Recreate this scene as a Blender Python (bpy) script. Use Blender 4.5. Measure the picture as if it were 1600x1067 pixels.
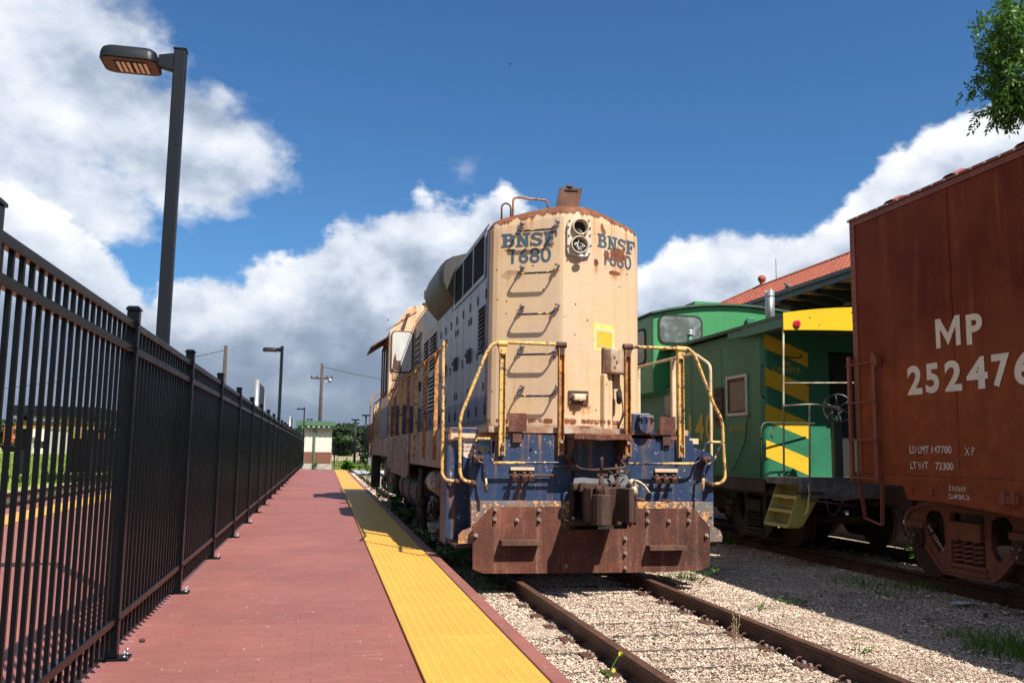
import bpy, math, random
import numpy as np
from mathutils import Vector, Matrix

scene = bpy.context.scene
for _o in list(bpy.data.objects):
    bpy.data.objects.remove(_o)
col = scene.collection
rnd = random.Random(7)
rng = np.random.default_rng(11)

# ------------------------------------------------------------------ camera
F_PX, CX, CY = 1380.0, 800.0, 533.5
YAW, PITCH, ROLL = math.radians(12.1), math.radians(7.1), math.radians(0.8)
CAM = Vector((0, 0, 1.42))
_r = Vector((math.cos(YAW), -math.sin(YAW), 0))
_f = Vector((math.sin(YAW) * math.cos(PITCH), math.cos(YAW) * math.cos(PITCH), math.sin(PITCH)))
_u = _r.cross(_f)
CR = _r * math.cos(ROLL) + _u * math.sin(ROLL)
CU = -_r * math.sin(ROLL) + _u * math.cos(ROLL)
cam_data = bpy.data.cameras.new('camera')
cam = bpy.data.objects.new('camera', cam_data)
col.objects.link(cam)
m3 = Matrix((CR, CU, -_f)).transposed()
cam.matrix_world = Matrix.Translation(CAM) @ m3.to_4x4()
cam_data.sensor_width = 36.0
cam_data.lens = 36.0 * F_PX / 1600.0
cam_data.clip_start = 0.05
cam_data.clip_end = 3000
scene.camera = cam

def ray(px, py):
    return _f + CR * ((px - CX) / F_PX) - CU * ((py - CY) / F_PX)

def at(px, py, X=None, Y=None, Z=None):
    """the point of the plane X=, Y= or Z= seen at a photograph pixel"""
    d = ray(px, py)
    if X is not None: t = (X - CAM.x) / d.x
    elif Y is not None: t = (Y - CAM.y) / d.y
    else: t = (Z - CAM.z) / d.z
    return CAM + d * t

def at_plane(px, py, p0, n):
    d = ray(px, py)
    t = (Vector(p0) - CAM).dot(n) / d.dot(n)
    return CAM + d * t

# ------------------------------------------------------------------ light
SUN_VEC = Vector((0.33, -0.69, 1.0)).normalized()
SUN_EL = math.asin(SUN_VEC.z)
SUN_AZ = math.atan2(SUN_VEC.x, SUN_VEC.y)          # clockwise from +Y
sun_d = bpy.data.lights.new('sun', 'SUN')
sun_d.energy = 4.6
sun_d.angle = math.radians(0.55)
sun_d.color = (1.0, 0.93, 0.83)
sun = bpy.data.objects.new('sun', sun_d)
col.objects.link(sun)
sun.rotation_euler = SUN_VEC.to_track_quat('Z', 'Y').to_euler()
sun.location = (0, 0, 60)

scene.view_settings.view_transform = 'Standard'
scene.view_settings.look = 'None'
scene.view_settings.gamma = 1.0
scene.view_settings.exposure = 1.15
scene.view_settings.use_curve_mapping = False
scene.cycles.max_bounces = 6
scene.cycles.transparent_max_bounces = 12

# ------------------------------------------------------------------ node helper
class NT:
    def __init__(s, tree):
        s.t = tree; s.n = tree.nodes; s.l = tree.links
    def set(s, sock, v):
        if v is None: return
        if isinstance(v, bpy.types.NodeSocket): s.l.new(v, sock)
        else:
            if isinstance(v, (tuple, list)) and len(v) == 3 and sock.type == 'RGBA': v = (*v, 1)
            sock.default_value = v
    def node(s, typ, ins=None, **props):
        nd = s.n.new(typ)
        for k, v in props.items(): setattr(nd, k, v)
        for k, v in (ins or {}).items(): s.set(nd.inputs[k], v)
        return nd
    def math(s, op, a, b=None, c=None, clamp=False):
        nd = s.n.new('ShaderNodeMath'); nd.operation = op; nd.use_clamp = clamp
        s.set(nd.inputs[0], a); s.set(nd.inputs[1], b)
        if c is not None: s.set(nd.inputs[2], c)
        return nd.outputs[0]
    def vmath(s, op, a, b=None, out=0):
        nd = s.n.new('ShaderNodeVectorMath'); nd.operation = op
        s.set(nd.inputs[0], a)
        if b is not None: s.set(nd.inputs[1], b)
        return nd.outputs[out]
    def noise(s, vec, scale, detail=5, rough=0.55, dist=0.0):
        nd = s.node('ShaderNodeTexNoise', {'Vector': vec, 'Scale': scale, 'Detail': detail, 'Roughness': rough, 'Distortion': dist})
        return nd.outputs[0]
    def vor(s, vec, scale, feature='F1', out='Distance', rand=1.0):
        nd = s.node('ShaderNodeTexVoronoi', feature=feature)
        s.set(nd.inputs['Vector'], vec); s.set(nd.inputs['Scale'], scale); s.set(nd.inputs['Randomness'], rand)
        return nd.outputs[out]
    def scale(s, vec, sc):
        return s.vmath('MULTIPLY', vec, sc)
    def mix(s, f, a, b, blend='MIX'):
        nd = s.n.new('ShaderNodeMix'); nd.data_type = 'RGBA'; nd.blend_type = blend
        s.set(nd.inputs[0], f); s.set(nd.inputs[6], a); s.set(nd.inputs[7], b)
        return nd.outputs[2]
    def step(s, v, lo, hi, a=0.0, b=1.0):
        nd = s.n.new('ShaderNodeMapRange'); nd.interpolation_type = 'SMOOTHSTEP'
        s.set(nd.inputs[0], v); s.set(nd.inputs[1], lo); s.set(nd.inputs[2], hi)
        s.set(nd.inputs[3], a); s.set(nd.inputs[4], b)
        return nd.outputs[0]
    def ramp(s, v, stops):
        nd = s.n.new('ShaderNodeValToRGB'); cr = nd.color_ramp
        cr.elements[0].position = stops[0][0]; cr.elements[0].color = (*stops[0][1], 1)
        cr.elements[1].position = stops[-1][0]; cr.elements[1].color = (*stops[-1][1], 1)
        for p, c in stops[1:-1]:
            e = cr.elements.new(p); e.color = (*c, 1)
        s.set(nd.inputs[0], v)
        return nd.outputs[0]
    def sep(s, vec):
        return s.node('ShaderNodeSeparateXYZ', {0: vec}).outputs
    def comb(s, x, y, z):
        return s.node('ShaderNodeCombineXYZ', {0: x, 1: y, 2: z}).outputs[0]
    def bump(s, h, strength=0.3, dist=0.01):
        return s.node('ShaderNodeBump', {'Height': h, 'Strength': strength, 'Distance': dist}).outputs[0]

# ------------------------------------------------------------------ sky
world = bpy.data.worlds.new("World")
scene.world = world
world.use_nodes = True
W = NT(world.node_tree)
W.n.clear()
gen = W.node('ShaderNodeTexCoord').outputs['Generated']
dirv = W.vmath('NORMALIZE', gen)
sky = W.node('ShaderNodeTexSky', sky_type='NISHITA', sun_disc=False)
sky.sun_elevation = SUN_EL
sky.sun_rotation = SUN_AZ
sky.altitude = 200
sky.air_density = 1.0
sky.dust_density = 0.8
sky.ozone_density = 2.2
dx, dy, dz = W.sep(dirv)
az = W.math('MULTIPLY', W.math('ARCTAN2', dx, dy), 180 / math.pi)
el = W.math('MULTIPLY', W.math('ARCSINE', dz), 180 / math.pi)
# top of the cloud bank, degrees of elevation against azimuth (-60..60)
BANK = [(-60, 12), (-30, 11), (-18.7, 15.6), (-14.6, 14.0), (-12.5, 11.0), (-10.7, 9.2), (-8.6, 10.2), (-5.2, 10.4), (-4.4, 11.6), (-2.5, 13.0),
        (0.2, 14.6), (3.1, 14.6), (5.6, 16.2), (8.6, 16.2), (11.5, 17.0), (13.2, 15.6), (17.5, 12.5), (20.4, 12.2), (22.9, 14.4),
        (26.2, 14.8), (27.8, 14.2), (30.1, 14.2), (32.4, 15.0), (34.0, 17.0), (37.3, 19.2), (39.8, 20.1), (42.0, 20.4), (46, 19), (60, 14)]
bt = W.math('DIVIDE', W.math('ADD', az, 60.0), 120.0, clamp=True)
bank = W.math('MULTIPLY', W.ramp(bt, [((a + 60) / 120, (e / 30,) * 3) for a, e in BANK]), 30.0)
cv = W.scale(dirv, (1.0, 1.0, 1.35))
nA = W.noise(cv, 5.0, 9, 0.52)
nB = W.noise(cv, 19.0, 7, 0.6)
warp = W.math('ADD', W.math('MULTIPLY', W.math('SUBTRACT', nA, 0.5), 5.5), W.math('MULTIPLY', W.math('SUBTRACT', nB, 0.5), 4.2))
d1 = W.math('ADD', W.math('SUBTRACT', bank, el), warp)
m1 = W.step(d1, 0.0, 1.0)
# the large soft cloud high on the left, and the small wisps
def blob(a0, e0, ra, re):
    da = W.math('DIVIDE', W.math('SUBTRACT', az, a0), ra)
    de = W.math('DIVIDE', W.math('SUBTRACT', el, e0), re)
    return W.math('SUBTRACT', 1.0, W.math('SQRT', W.math('ADD', W.math('MULTIPLY', da, da), W.math('MULTIPLY', de, de))))
bl = blob(-18.5, 20.0, 10.5, 8.4)
for b in ((-9.2, 18.0, 7.2, 4.4), (-25.0, 22.0, 12.0, 8.0), (-15.5, 14.5, 5.5, 3.4)):
    bl = W.math('SMOOTH_MAX', bl, blob(*b), 0.15)
warp2 = W.math('ADD', W.math('MULTIPLY', W.math('SUBTRACT', nA, 0.5), 1.1), W.math('MULTIPLY', W.math('SUBTRACT', nB, 0.5), 0.75))
d2 = W.math('ADD', bl, warp2)
m2 = W.math('MULTIPLY', W.step(d2, 0.0, 0.30), 0.97)
wl = blob(8.8, 18.0, 1.8, 1.4)
m3_ = W.math('MULTIPLY', W.step(W.math('ADD', wl, W.math('MULTIPLY', warp2, 3.2)), 0.45, 1.5), 0.30)
# fair weather clouds over the rest of the dome
nG = W.noise(W.scale(dirv, (1, 1, 1.8)), 2.1, 8, 0.58)
side = W.math('ADD', W.step(W.math('ABSOLUTE', az), 50, 75), W.step(el, 48, 62), clamp=True)
m4 = W.math('MULTIPLY', W.step(nG, 0.5, 0.6), side)
cloud = W.math('MAXIMUM', W.math('MAXIMUM', m1, m2), W.math('MAXIMUM', m3_, m4))
# cloud shading: lit from the sun side, greyer inside the bank and towards the horizon
off = tuple(v * 0.035 for v in (SUN_VEC.x, SUN_VEC.y * 0.2, SUN_VEC.z))
cv2 = W.scale(W.vmath('ADD', dirv, off), (1.0, 1.0, 1.35))
nA2 = W.noise(cv2, 5.0, 9, 0.52)
nB2 = W.noise(cv2, 19.0, 7, 0.6)
rel = W.math('ADD', W.math('MULTIPLY', W.math('SUBTRACT', nA, nA2), 3.0), W.math('MULTIPLY', W.math('SUBTRACT', nB, nB2), 0.55))
edge = W.step(d1, 0.2, 7.0, 0.60, -0.06)
sh1 = W.math('ADD', W.math('ADD', rel, edge), W.step(el, 0, 12, 0.16, 0.30))
sh2 = W.math('ADD', W.math('ADD', W.math('MULTIPLY', rel, 0.8), 0.50), W.step(az, -20, -8, 0.22, 0.04))
isul = W.step(W.math('SUBTRACT', m2, m1), -0.2, 0.4)
shade = W.math('ADD', W.math('MULTIPLY', sh1, W.math('SUBTRACT', 1.0, isul)), W.math('MULTIPLY', sh2, isul), clamp=True)
ccol = W.ramp(shade, [(0.0, (0.235, 0.295, 0.40)), (0.2, (0.30, 0.37, 0.485)), (0.42, (0.42, 0.49, 0.61)), (0.68, (0.66, 0.72, 0.82)), (1.0, (0.93, 0.95, 0.99))])
SKY_S = 0.072
ccol = W.vmath('SCALE', ccol, None); ccol.node.inputs[3].default_value = 0.50 / SKY_S
skyc = W.mix(1.0, sky.outputs[0], (0.33, 0.575, 0.775), 'MULTIPLY')
# blue-grey haze low over the horizon
low = W.step(el, -1, 9, 0.9, 0.0)
hz = W.mix(low, ccol, tuple(v / SKY_S for v in (0.108, 0.138, 0.185)))
fin = W.mix(cloud, skyc, hz)
bg = W.node('ShaderNodeBackground', {'Color': fin, 'Strength': SKY_S})
W.l.new(bg.outputs[0], W.node('ShaderNodeOutputWorld').inputs[0])

# ------------------------------------------------------------------ objects
ORG = {}
def empty(name, loc, label=None, cat=None, group=None, kind=None):
    o = bpy.data.objects.new(name, None)
    o.empty_display_size = 0.1
    o.location = loc
    col.objects.link(o)
    ORG[o.name] = Vector(loc)
    props(o, label, cat, group, kind)
    return o

def props(o, label=None, cat=None, group=None, kind=None):
    if label: o['label'] = label
    if cat: o['category'] = cat
    if group: o['group'] = group
    if kind: o['kind'] = kind
    return o

def link(name, me, parent=None, label=None, cat=None, group=None, kind=None, base=None, bevel=0, seg=2):
    """link mesh (vertices in world coordinates) as one object; re-centres on its parent's (or its own) origin"""
    o = bpy.data.objects.new(name, me)
    col.objects.link(o)
    if parent is not None:
        org = ORG[parent.name]
        me.transform(Matrix.Translation(-org))
        o.parent = parent
        ORG[o.name] = org
    else:
        org = Vector(base) if base is not None else Vector((0, 0, 0))
        me.transform(Matrix.Translation(-org))
        o.location = org
        ORG[o.name] = org
    if bevel:
        b = o.modifiers.new('bevel', 'BEVEL'); b.width = bevel; b.segments = seg
        b.limit_method = 'ANGLE'; b.angle_limit = math.radians(40)
    props(o, label, cat, group, kind)
    return o

class MB:
    def __init__(s): s.v = []; s.f = []; s.sm = []
    def add(s, vs, fs, smooth=False):
        o = len(s.v); s.v += [tuple(v) for v in vs]
        s.f += [tuple(i + o for i in f) for f in fs]; s.sm += [smooth] * len(fs)
        return s
    def box(s, x0, x1, y0, y1, z0, z1, M=None):
        vs = [(x, y, z) for z in (z0, z1) for y in (y0, y1) for x in (x0, x1)]
        if M is not None: vs = [M @ Vector(v) for v in vs]
        return s.add(vs, [(0, 2, 3, 1), (4, 5, 7, 6), (0, 1, 5, 4), (2, 6, 7, 3), (0, 4, 6, 2), (1, 3, 7, 5)])
    def bar(s, a, b, w, h, up=(0, 0, 1)):
        """rectangular bar from a to b"""
        a, b = Vector(a), Vector(b); d = (b - a).normalized(); up = Vector(up)
        if abs(d.dot(up)) > 0.95: up = Vector((0, 1, 0)) if abs(d.y) < 0.9 else Vector((1, 0, 0))
        r = d.cross(up).normalized(); u = r.cross(d)
        vs = []
        for p in (a, b):
            for i, j in ((-1, -1), (1, -1), (1, 1), (-1, 1)):
                vs.append(p + r * (w / 2 * i) + u * (h / 2 * j))
        return s.add(vs, [(3, 2, 1, 0), (4, 5, 6, 7), (0, 1, 5, 4), (1, 2, 6, 5), (2, 3, 7, 6), (3, 0, 4, 7)])
    def tube(s, pts, r, n=8, closed=False, radii=None, caps=True):
        pts = [Vector(p) for p in pts]; N = len(pts)
        rings = []; ref = None
        for i, p in enumerate(pts):
            if closed: d = pts[(i + 1) % N] - pts[i - 1]
            else: d = pts[min(i + 1, N - 1)] - pts[max(i - 1, 0)]
            d.normalize()
            if ref is None:
                ref = Vector((0, 0, 1)) if abs(d.z) < 0.9 else Vector((1, 0, 0))
            a = (ref - d * ref.dot(d))
            if a.length < 1e-5: a = d.orthogonal()
            a.normalize(); ref = a; b = d.cross(a)
            rr = radii[i] if radii else r
            rings.append([p + (a * math.cos(2 * math.pi * k / n) + b * math.sin(2 * math.pi * k / n)) * rr for k in range(n)])
        o = len(s.v)
        s.v += [tuple(v) for rg in rings for v in rg]
        M_ = N if closed else N - 1
        for i in range(M_):
            for k in range(n):
                a0 = o + i * n + k; a1 = o + i * n + (k + 1) % n
                j = (i + 1) % N
                b0 = o + j * n + k; b1 = o + j * n + (k + 1) % n
                s.f.append((a0, a1, b1, b0)); s.sm.append(True)
        if caps and not closed:
            s.f.append(tuple(o + k for k in range(n))[::-1]); s.sm.append(False)
            s.f.append(tuple(o + (N - 1) * n + k for k in range(n))); s.sm.append(False)
        return s
    def cyl(s, a, b, r, n=12, r2=None):
        """cylinder or cone with flat shaded caps"""
        return s.tube([a, b], r, n, radii=[r, r if r2 is None else r2])
    def prism(s, poly, fn, a, b, smooth=False):
        """poly: 2D points; fn(u, v, w) -> 3D; extruded w from a to b"""
        n = len(poly)
        vs = [fn(u, v, a) for u, v in poly] + [fn(u, v, b) for u, v in poly]
        fs = [tuple(range(n)), tuple(range(n, 2 * n))[::-1]]
        s.add(vs, fs)
        o = len(s.v) - 2 * n
        for i in range(n):
            j = (i + 1) % n
            s.f.append((o + i, o + n + i, o + n + j, o + j)); s.sm.append(smooth)
        return s
    def xz(s, poly, y0, y1, smooth=False): return s.prism(poly, lambda u, v, w: (u, w, v), y0, y1, smooth)
    def yz(s, poly, x0, x1, smooth=False): return s.prism(poly, lambda u, v, w: (w, u, v), x0, x1, smooth)
    def xy(s, poly, z0, z1, smooth=False): return s.prism(poly, lambda u, v, w: (u, v, w), z0, z1, smooth)
    def ball(s, c, r, n=8, m=6, sc=(1, 1, 1)):
        c = Vector(c); vs = []; fs = []
        for i in range(m + 1):
            t = math.pi * i / m
            for k in range(n):
                p = 2 * math.pi * k / n
                vs.append(c + Vector((math.sin(t) * math.cos(p) * sc[0], math.sin(t) * math.sin(p) * sc[1], math.cos(t) * sc[2])) * r)
        for i in range(m):
            for k in range(n):
                fs.append((i * n + k, (i + 1) * n + k, (i + 1) * n + (k + 1) % n, i * n + (k + 1) % n))
        return s.add(vs, fs, True)
    def mesh(s, name, mat):
        me = bpy.data.meshes.new(name)
        me.from_pydata(s.v, [], s.f)
        me.polygons.foreach_set('use_smooth', s.sm)
        me.materials.append(mat)
        me.validate(clean_customdata=False)
        fix_normals(me)
        return me
    def islands(s):
        par = list(range(len(s.v)))
        def find(a):
            while par[a] != a: par[a] = par[par[a]]; a = par[a]
            return a
        for f in s.f:
            r0 = find(f[0])
            for q in f[1:]: par[find(q)] = r0
        groups = {}
        for f, sm in zip(s.f, s.sm): groups.setdefault(find(f[0]), []).append((f, sm))
        out = []
        for g in groups.values():
            idx = {}; m = MB()
            for f, sm in g:
                for q in f:
                    if q not in idx: idx[q] = len(m.v); m.v.append(s.v[q])
                m.f.append(tuple(idx[q] for q in f)); m.sm.append(sm)
            out.append(m)
        return out
    def build(s, name, mat, parent=None, split=False, **k):
        if split:
            return [m.build(name, mat, parent, **k) for m in s.islands()][-1]
        return link(name, s.mesh(name, mat), parent, **k)

import bmesh
def fix_normals(me):
    if len(me.polygons) > 20000: return
    bm = bmesh.new(); bm.from_mesh(me)
    bmesh.ops.recalc_face_normals(bm, faces=bm.faces)
    bm.to_mesh(me); bm.free()

def raw_mesh(name, verts, faces_flat, nper, mat, smooth=False):
    """fast mesh from numpy arrays; all faces with nper corners"""
    me = bpy.data.meshes.new(name)
    nv = len(verts); nf = len(faces_flat) // nper
    me.vertices.add(nv); me.vertices.foreach_set('co', np.asarray(verts, dtype=np.float32).ravel())
    me.loops.add(nf * nper); me.loops.foreach_set('vertex_index', np.asarray(faces_flat, dtype=np.int32))
    me.polygons.add(nf)
    me.polygons.foreach_set('loop_start', np.arange(0, nf * nper, nper, dtype=np.int32))
    me.polygons.foreach_set('loop_total', np.full(nf, nper, dtype=np.int32))
    me.polygons.foreach_set('use_smooth', np.full(nf, smooth))
    me.update(calc_edges=True)
    me.materials.append(mat)
    return me

def kids(o): return list(o.children)
def copy_tree(o, loc=None, rotz=None, label=None, parent=None):
    c = o.copy(); col.objects.link(c); c.parent = parent
    if loc is not None: c.location = loc
    if rotz is not None: c.rotation_euler[2] = rotz
    if label: c['label'] = label
    for ch in kids(o): copy_tree(ch, parent=c)
    return c

def bend(pts, r=0.05, n=4):
    """round the corners of a polyline"""
    pts = [Vector(p) for p in pts]; out = [pts[0]]
    for i in range(1, len(pts) - 1):
        a, b, c = pts[i - 1], pts[i], pts[i + 1]
        ra = min(r, (a - b).length * 0.45, (c - b).length * 0.45)
        p, q = b + (a - b).normalized() * ra, b + (c - b).normalized() * ra
        for k in range(n + 1):
            t = k / n
            out.append(p * (1 - t) ** 2 + b * 2 * t * (1 - t) + q * t * t)
    out.append(pts[-1]); return out

def curve_mesh(polys, depth, name):
    """filled 2D outline(s) with holes, extruded; returns mesh in local XY with thickness along Z (0..depth)"""
    cu = bpy.data.curves.new(name, 'CURVE'); cu.dimensions = '2D'; cu.fill_mode = 'BOTH'; cu.extrude = depth / 2
    for poly in polys:
        sp = cu.splines.new('POLY'); sp.points.add(len(poly) - 1)
        for i, (x, y) in enumerate(poly): sp.points[i].co = (x, y, 0, 1)
        sp.use_cyclic_u = True
    ob = bpy.data.objects.new(name, cu)
    me = bpy.data.meshes.new_from_object(ob)
    bpy.data.objects.remove(ob); bpy.data.curves.remove(cu)
    me.transform(Matrix.Translation((0, 0, depth / 2)))
    return me

def text_mesh(body, height, width, M, mat, bold=0.0, depth=0.002, spacing=1.0):
    """lettering as flat raised paint; M maps local x (along), y (up), z (out of the surface)"""
    cu = bpy.data.curves.new('lettering', 'FONT'); cu.body = body; cu.size = 1.0
    cu.extrude = 0.001; cu.offset = bold; cu.space_character = spacing; cu.resolution_u = 4
    ob = bpy.data.objects.new('lettering', cu)
    me = bpy.data.meshes.new_from_object(ob)
    bpy.data.objects.remove(ob); bpy.data.curves.remove(cu)
    co = np.array([v.co[:] for v in me.vertices])
    lo, hi = co.min(0), co.max(0)
    S = Matrix.Diagonal((width / (hi[0] - lo[0]), height / (hi[1] - lo[1]), depth / 0.002, 1)) @ Matrix.Translation((-lo[0], -lo[1], 0.001))
    me.transform(M @ S)
    me.materials.clear(); me.materials.append(mat)
    return me

def frame3(p, x, up=(0, 0, 1)):
    x = Vector(x).normalized(); up = Vector(up); z = x.cross(up).normalized(); y = z.cross(x)
    return Matrix((( x.x, y.x, z.x, p[0]), (x.y, y.y, z.y, p[1]), (x.z, y.z, z.z, p[2]), (0, 0, 0, 1)))
# ------------------------------------------------------------------ materials
MATS = {}
def mat_new(name):
    m = bpy.data.materials.new(name); m.use_nodes = True
    t = NT(m.node_tree)
    b = t.n['Principled BSDF']
    MATS[name] = m
    return m, t, b

def pos_of(t): return t.node('ShaderNodeNewGeometry').outputs['Position']

RUST_D, RUST_M, RUST_O = (0.045, 0.016, 0.009), (0.13, 0.042, 0.018), (0.42, 0.15, 0.035)

def rust_color(t, p):
    n = t.noise(p, 9, 6, 0.65)
    return t.ramp(n, [(0.25, RUST_D), (0.5, RUST_M), (0.72, (0.22, 0.075, 0.025)), (0.85, RUST_O)])

# real-world albedo corrections, by material
ALB = dict(hood_cream=.64, pilot_blue=.62, pilot_lower_worn=.75, handrail_yellow=.78, handrail_cream=.8, handrail_rusted=.85, cream_trim=.75, plow_rust=.8, coupler_iron=.5,
           cab_cream=.78, white_board=.8, tactile_yellow=.78, tactile_dome_yellow=.78, platform_red=.86, cupola_green=.75, caboose_green=1.0, caboose_yellow=.85, depot_trim=.8, clay_tile=.8,
           shelter_stucco=.75, side_sill=.62, rail_steel=.85, headlight_plate=.8, headlight_ring=.85, lamp_grey=1.0, pole_wood=.5, pole_silver=.55, concrete=.8)
def alb(name, *cs):
    k = ALB.get(name, 1.0)
    return [None if c is None else tuple(q * k for q in c) for c in cs]

def weathered(name, base, base2=None, rust=0.3, stain=0.3, chips=0.0, chip_col=(0.05, 0.03, 0.02), rough=0.45, patches=(), lips=(), bump=0.15,
              scale=1.0, bands=None, spec=0.4, dirt=0.35, dirt_col=None, metallic=0.0, grain=1.0, arch=False, fadez=None):
    """painted steel: base colour with slow variation, vertical dirt and rust runs, rust spots, chips, placed rust patches.
    bands: list of (z, colour below z) with ragged edge; lips: (z_top, length, strength) of rust runs hanging under an edge"""
    m, t, b = mat_new(name)
    base, base2, dirt_col = alb(name, base, base2, dirt_col)
    p = pos_of(t); x, y, z = t.sep(p)
    base2 = base2 or tuple(c * 0.8 for c in base)
    big = t.noise(p, 1.6 * scale, 5, 0.6)
    med = t.noise(p, 7 * scale, 6, 0.65)
    fine = t.noise(p, 38 * scale, 6, 0.7)
    stv = t.scale(p, (11 * scale, 11 * scale, 0.7 * scale))
    st = t.noise(stv, 1.0, 6, 0.6)
    c = t.mix(t.step(big, 0.35, 0.65), base, base2)
    if fadez:          # weathered differently below a soft, wandering line
        z0, z1, fc = fadez
        zz = t.math('ADD', z, t.math('MULTIPLY', t.math('SUBTRACT', t.noise(t.scale(p, (1, 1.6, .8)), 1, 6, 0.7), 0.5), 1.1))
        c = t.mix(t.step(zz, z0, z1, 1, 0), c, t.mix(t.step(med, .35, .65), fc, tuple(q * 0.72 for q in fc)))
    if bands:
        for zb, colr in bands:
            zz = t.math('ADD', z, t.math('MULTIPLY', t.math('SUBTRACT', t.noise(t.scale(p, (14, 14, 2.5)), 1, 5, 0.65), 0.5), 0.22))
            c = t.mix(t.step(zz, zb, zb + 0.015, 1, 0), c, t.mix(big, colr, tuple(q * 0.65 for q in colr)))
    dc = dirt_col or tuple(q * 0.45 for q in base)
    c = t.mix(t.math('MULTIPLY', t.step(t.math('ADD', t.math('MULTIPLY', st, 0.6), t.math('MULTIPLY', med, 0.4)), 0.45, 0.72), dirt), c, dc)
    c = t.mix(t.math('MULTIPLY', t.step(fine, 0.35, 0.7), 0.22 * grain), c, tuple(q * 0.6 for q in base))
    # orange stain runs
    sm = t.math('MULTIPLY', t.step(st, 0.66 - 0.2 * stain, 0.86 - 0.2 * stain), min(1, stain * 1.3))
    c = t.mix(sm, c, t.mix(0.6, c, (0.36, 0.13, 0.035), 'MIX'))
    rc = rust_color(t, p)
    rm = t.math('ADD', t.math('MULTIPLY', med, 0.6), t.math('MULTIPLY', fine, 0.4))
    rmask = t.step(rm, 0.76 - 0.28 * rust, 0.79 - 0.28 * rust)
    # pin-point rust spots
    vd = t.vor(p, 7.5 * scale)
    vc = t.vor(p, 7.5 * scale, out='Color')
    spot = t.math('MULTIPLY', t.step(vd, 0.07, 0.13, 1, 0), t.step(t.sep(vc)[0], 0.72 - 0.3 * rust, 0.76 - 0.3 * rust))
    rmask = t.math('MAXIMUM', rmask, spot)
    edge_n = t.math('MULTIPLY', t.math('SUBTRACT', t.noise(p, 16, 7, 0.7), 0.5), 2.2)
    halo = None
    for (pc, pr, s) in patches:
        d = t.vmath('SUBTRACT', p, tuple(pc))
        d = t.vmath('DIVIDE', d, tuple(pr))
        L = t.math('ADD', t.vmath('LENGTH', d, None, out=1), edge_n)
        rmask = t.math('MAXIMUM', rmask, t.math('MULTIPLY', t.step(L, 0.9, 1.0, 1, 0), s))
        hl = t.vmath('LENGTH', t.vmath('DIVIDE', t.vmath('SUBTRACT', p, (pc[0], pc[1], pc[2] - pr[2] * 0.9)), (pr[0] * 1.3, 9, pr[2] * 2.6)), None, out=1)
        hh = t.step(hl, 0.3, 1.0, 1, 0)
        halo = hh if halo is None else t.math('MAXIMUM', halo, hh)
    zw = z
    for (zt, ln, s) in lips:
        if arch:       # the edge follows the arched roof line
            xx = t.math('SUBTRACT', x, 3.05)
            z = t.math('ADD', zw, t.math('MULTIPLY', t.math('MULTIPLY', xx, xx), 0.13)) if zt > 4 else zw
        win = 1.0 if zt > 4 else t.step(z, zt + 0.03, zt + 0.06, 1, 0)
        fade = t.math('MULTIPLY', t.step(z, zt - ln, zt, 0, 1), win)
        v = t.math('ADD', t.math('MULTIPLY', st, 0.55), t.math('MULTIPLY', med, 0.3))
        k = t.step(t.math('ADD', v, t.math('MULTIPLY', t.math('POWER', fade, 1.4), 0.40 * s)), 0.60, 0.66)
        rmask = t.math('MAXIMUM', rmask, t.math('MULTIPLY', k, t.step(fade, 0.02, 0.4)))
        hh = t.math('MULTIPLY', t.math('MULTIPLY', t.step(z, zt - ln * 3.2, zt, 0, 1), win), t.step(st, 0.46, 0.66))
        halo = hh if halo is None else t.math('MAXIMUM', halo, hh)
    if halo is not None:
        c = t.mix(t.math('MULTIPLY', halo, t.step(st, 0.42, 0.60, 0.08, 0.95)), c, t.mix(0.72, c, (0.36, 0.12, 0.025)))
    c = t.mix(rmask, c, rc)
    if chips:
        cm = t.step(t.math('ADD', t.math('MULTIPLY', t.noise(p, 22, 7, 0.7), 0.7), t.math('MULTIPLY', big, 0.3)), 0.70 - 0.22 * chips, 0.715 - 0.22 * chips)
        c = t.mix(cm, c, chip_col)
    t.set(b.inputs['Base Color'], c)
    t.set(b.inputs['Roughness'], t.math('ADD', t.math('MULTIPLY', rmask, 0.35), t.math('ADD', rough - 0.06, t.math('MULTIPLY', med, 0.15)), clamp=True))
    b.inputs['Specular IOR Level'].default_value = spec
    b.inputs['Metallic'].default_value = metallic
    h = t.math('ADD', t.math('MULTIPLY', big, 2.0), t.math('ADD', t.math('MULTIPLY', fine, 0.12), t.math('MULTIPLY', rmask, -0.25)))
    t.set(b.inputs['Normal'], t.bump(h, bump, 0.012))
    return m

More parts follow.
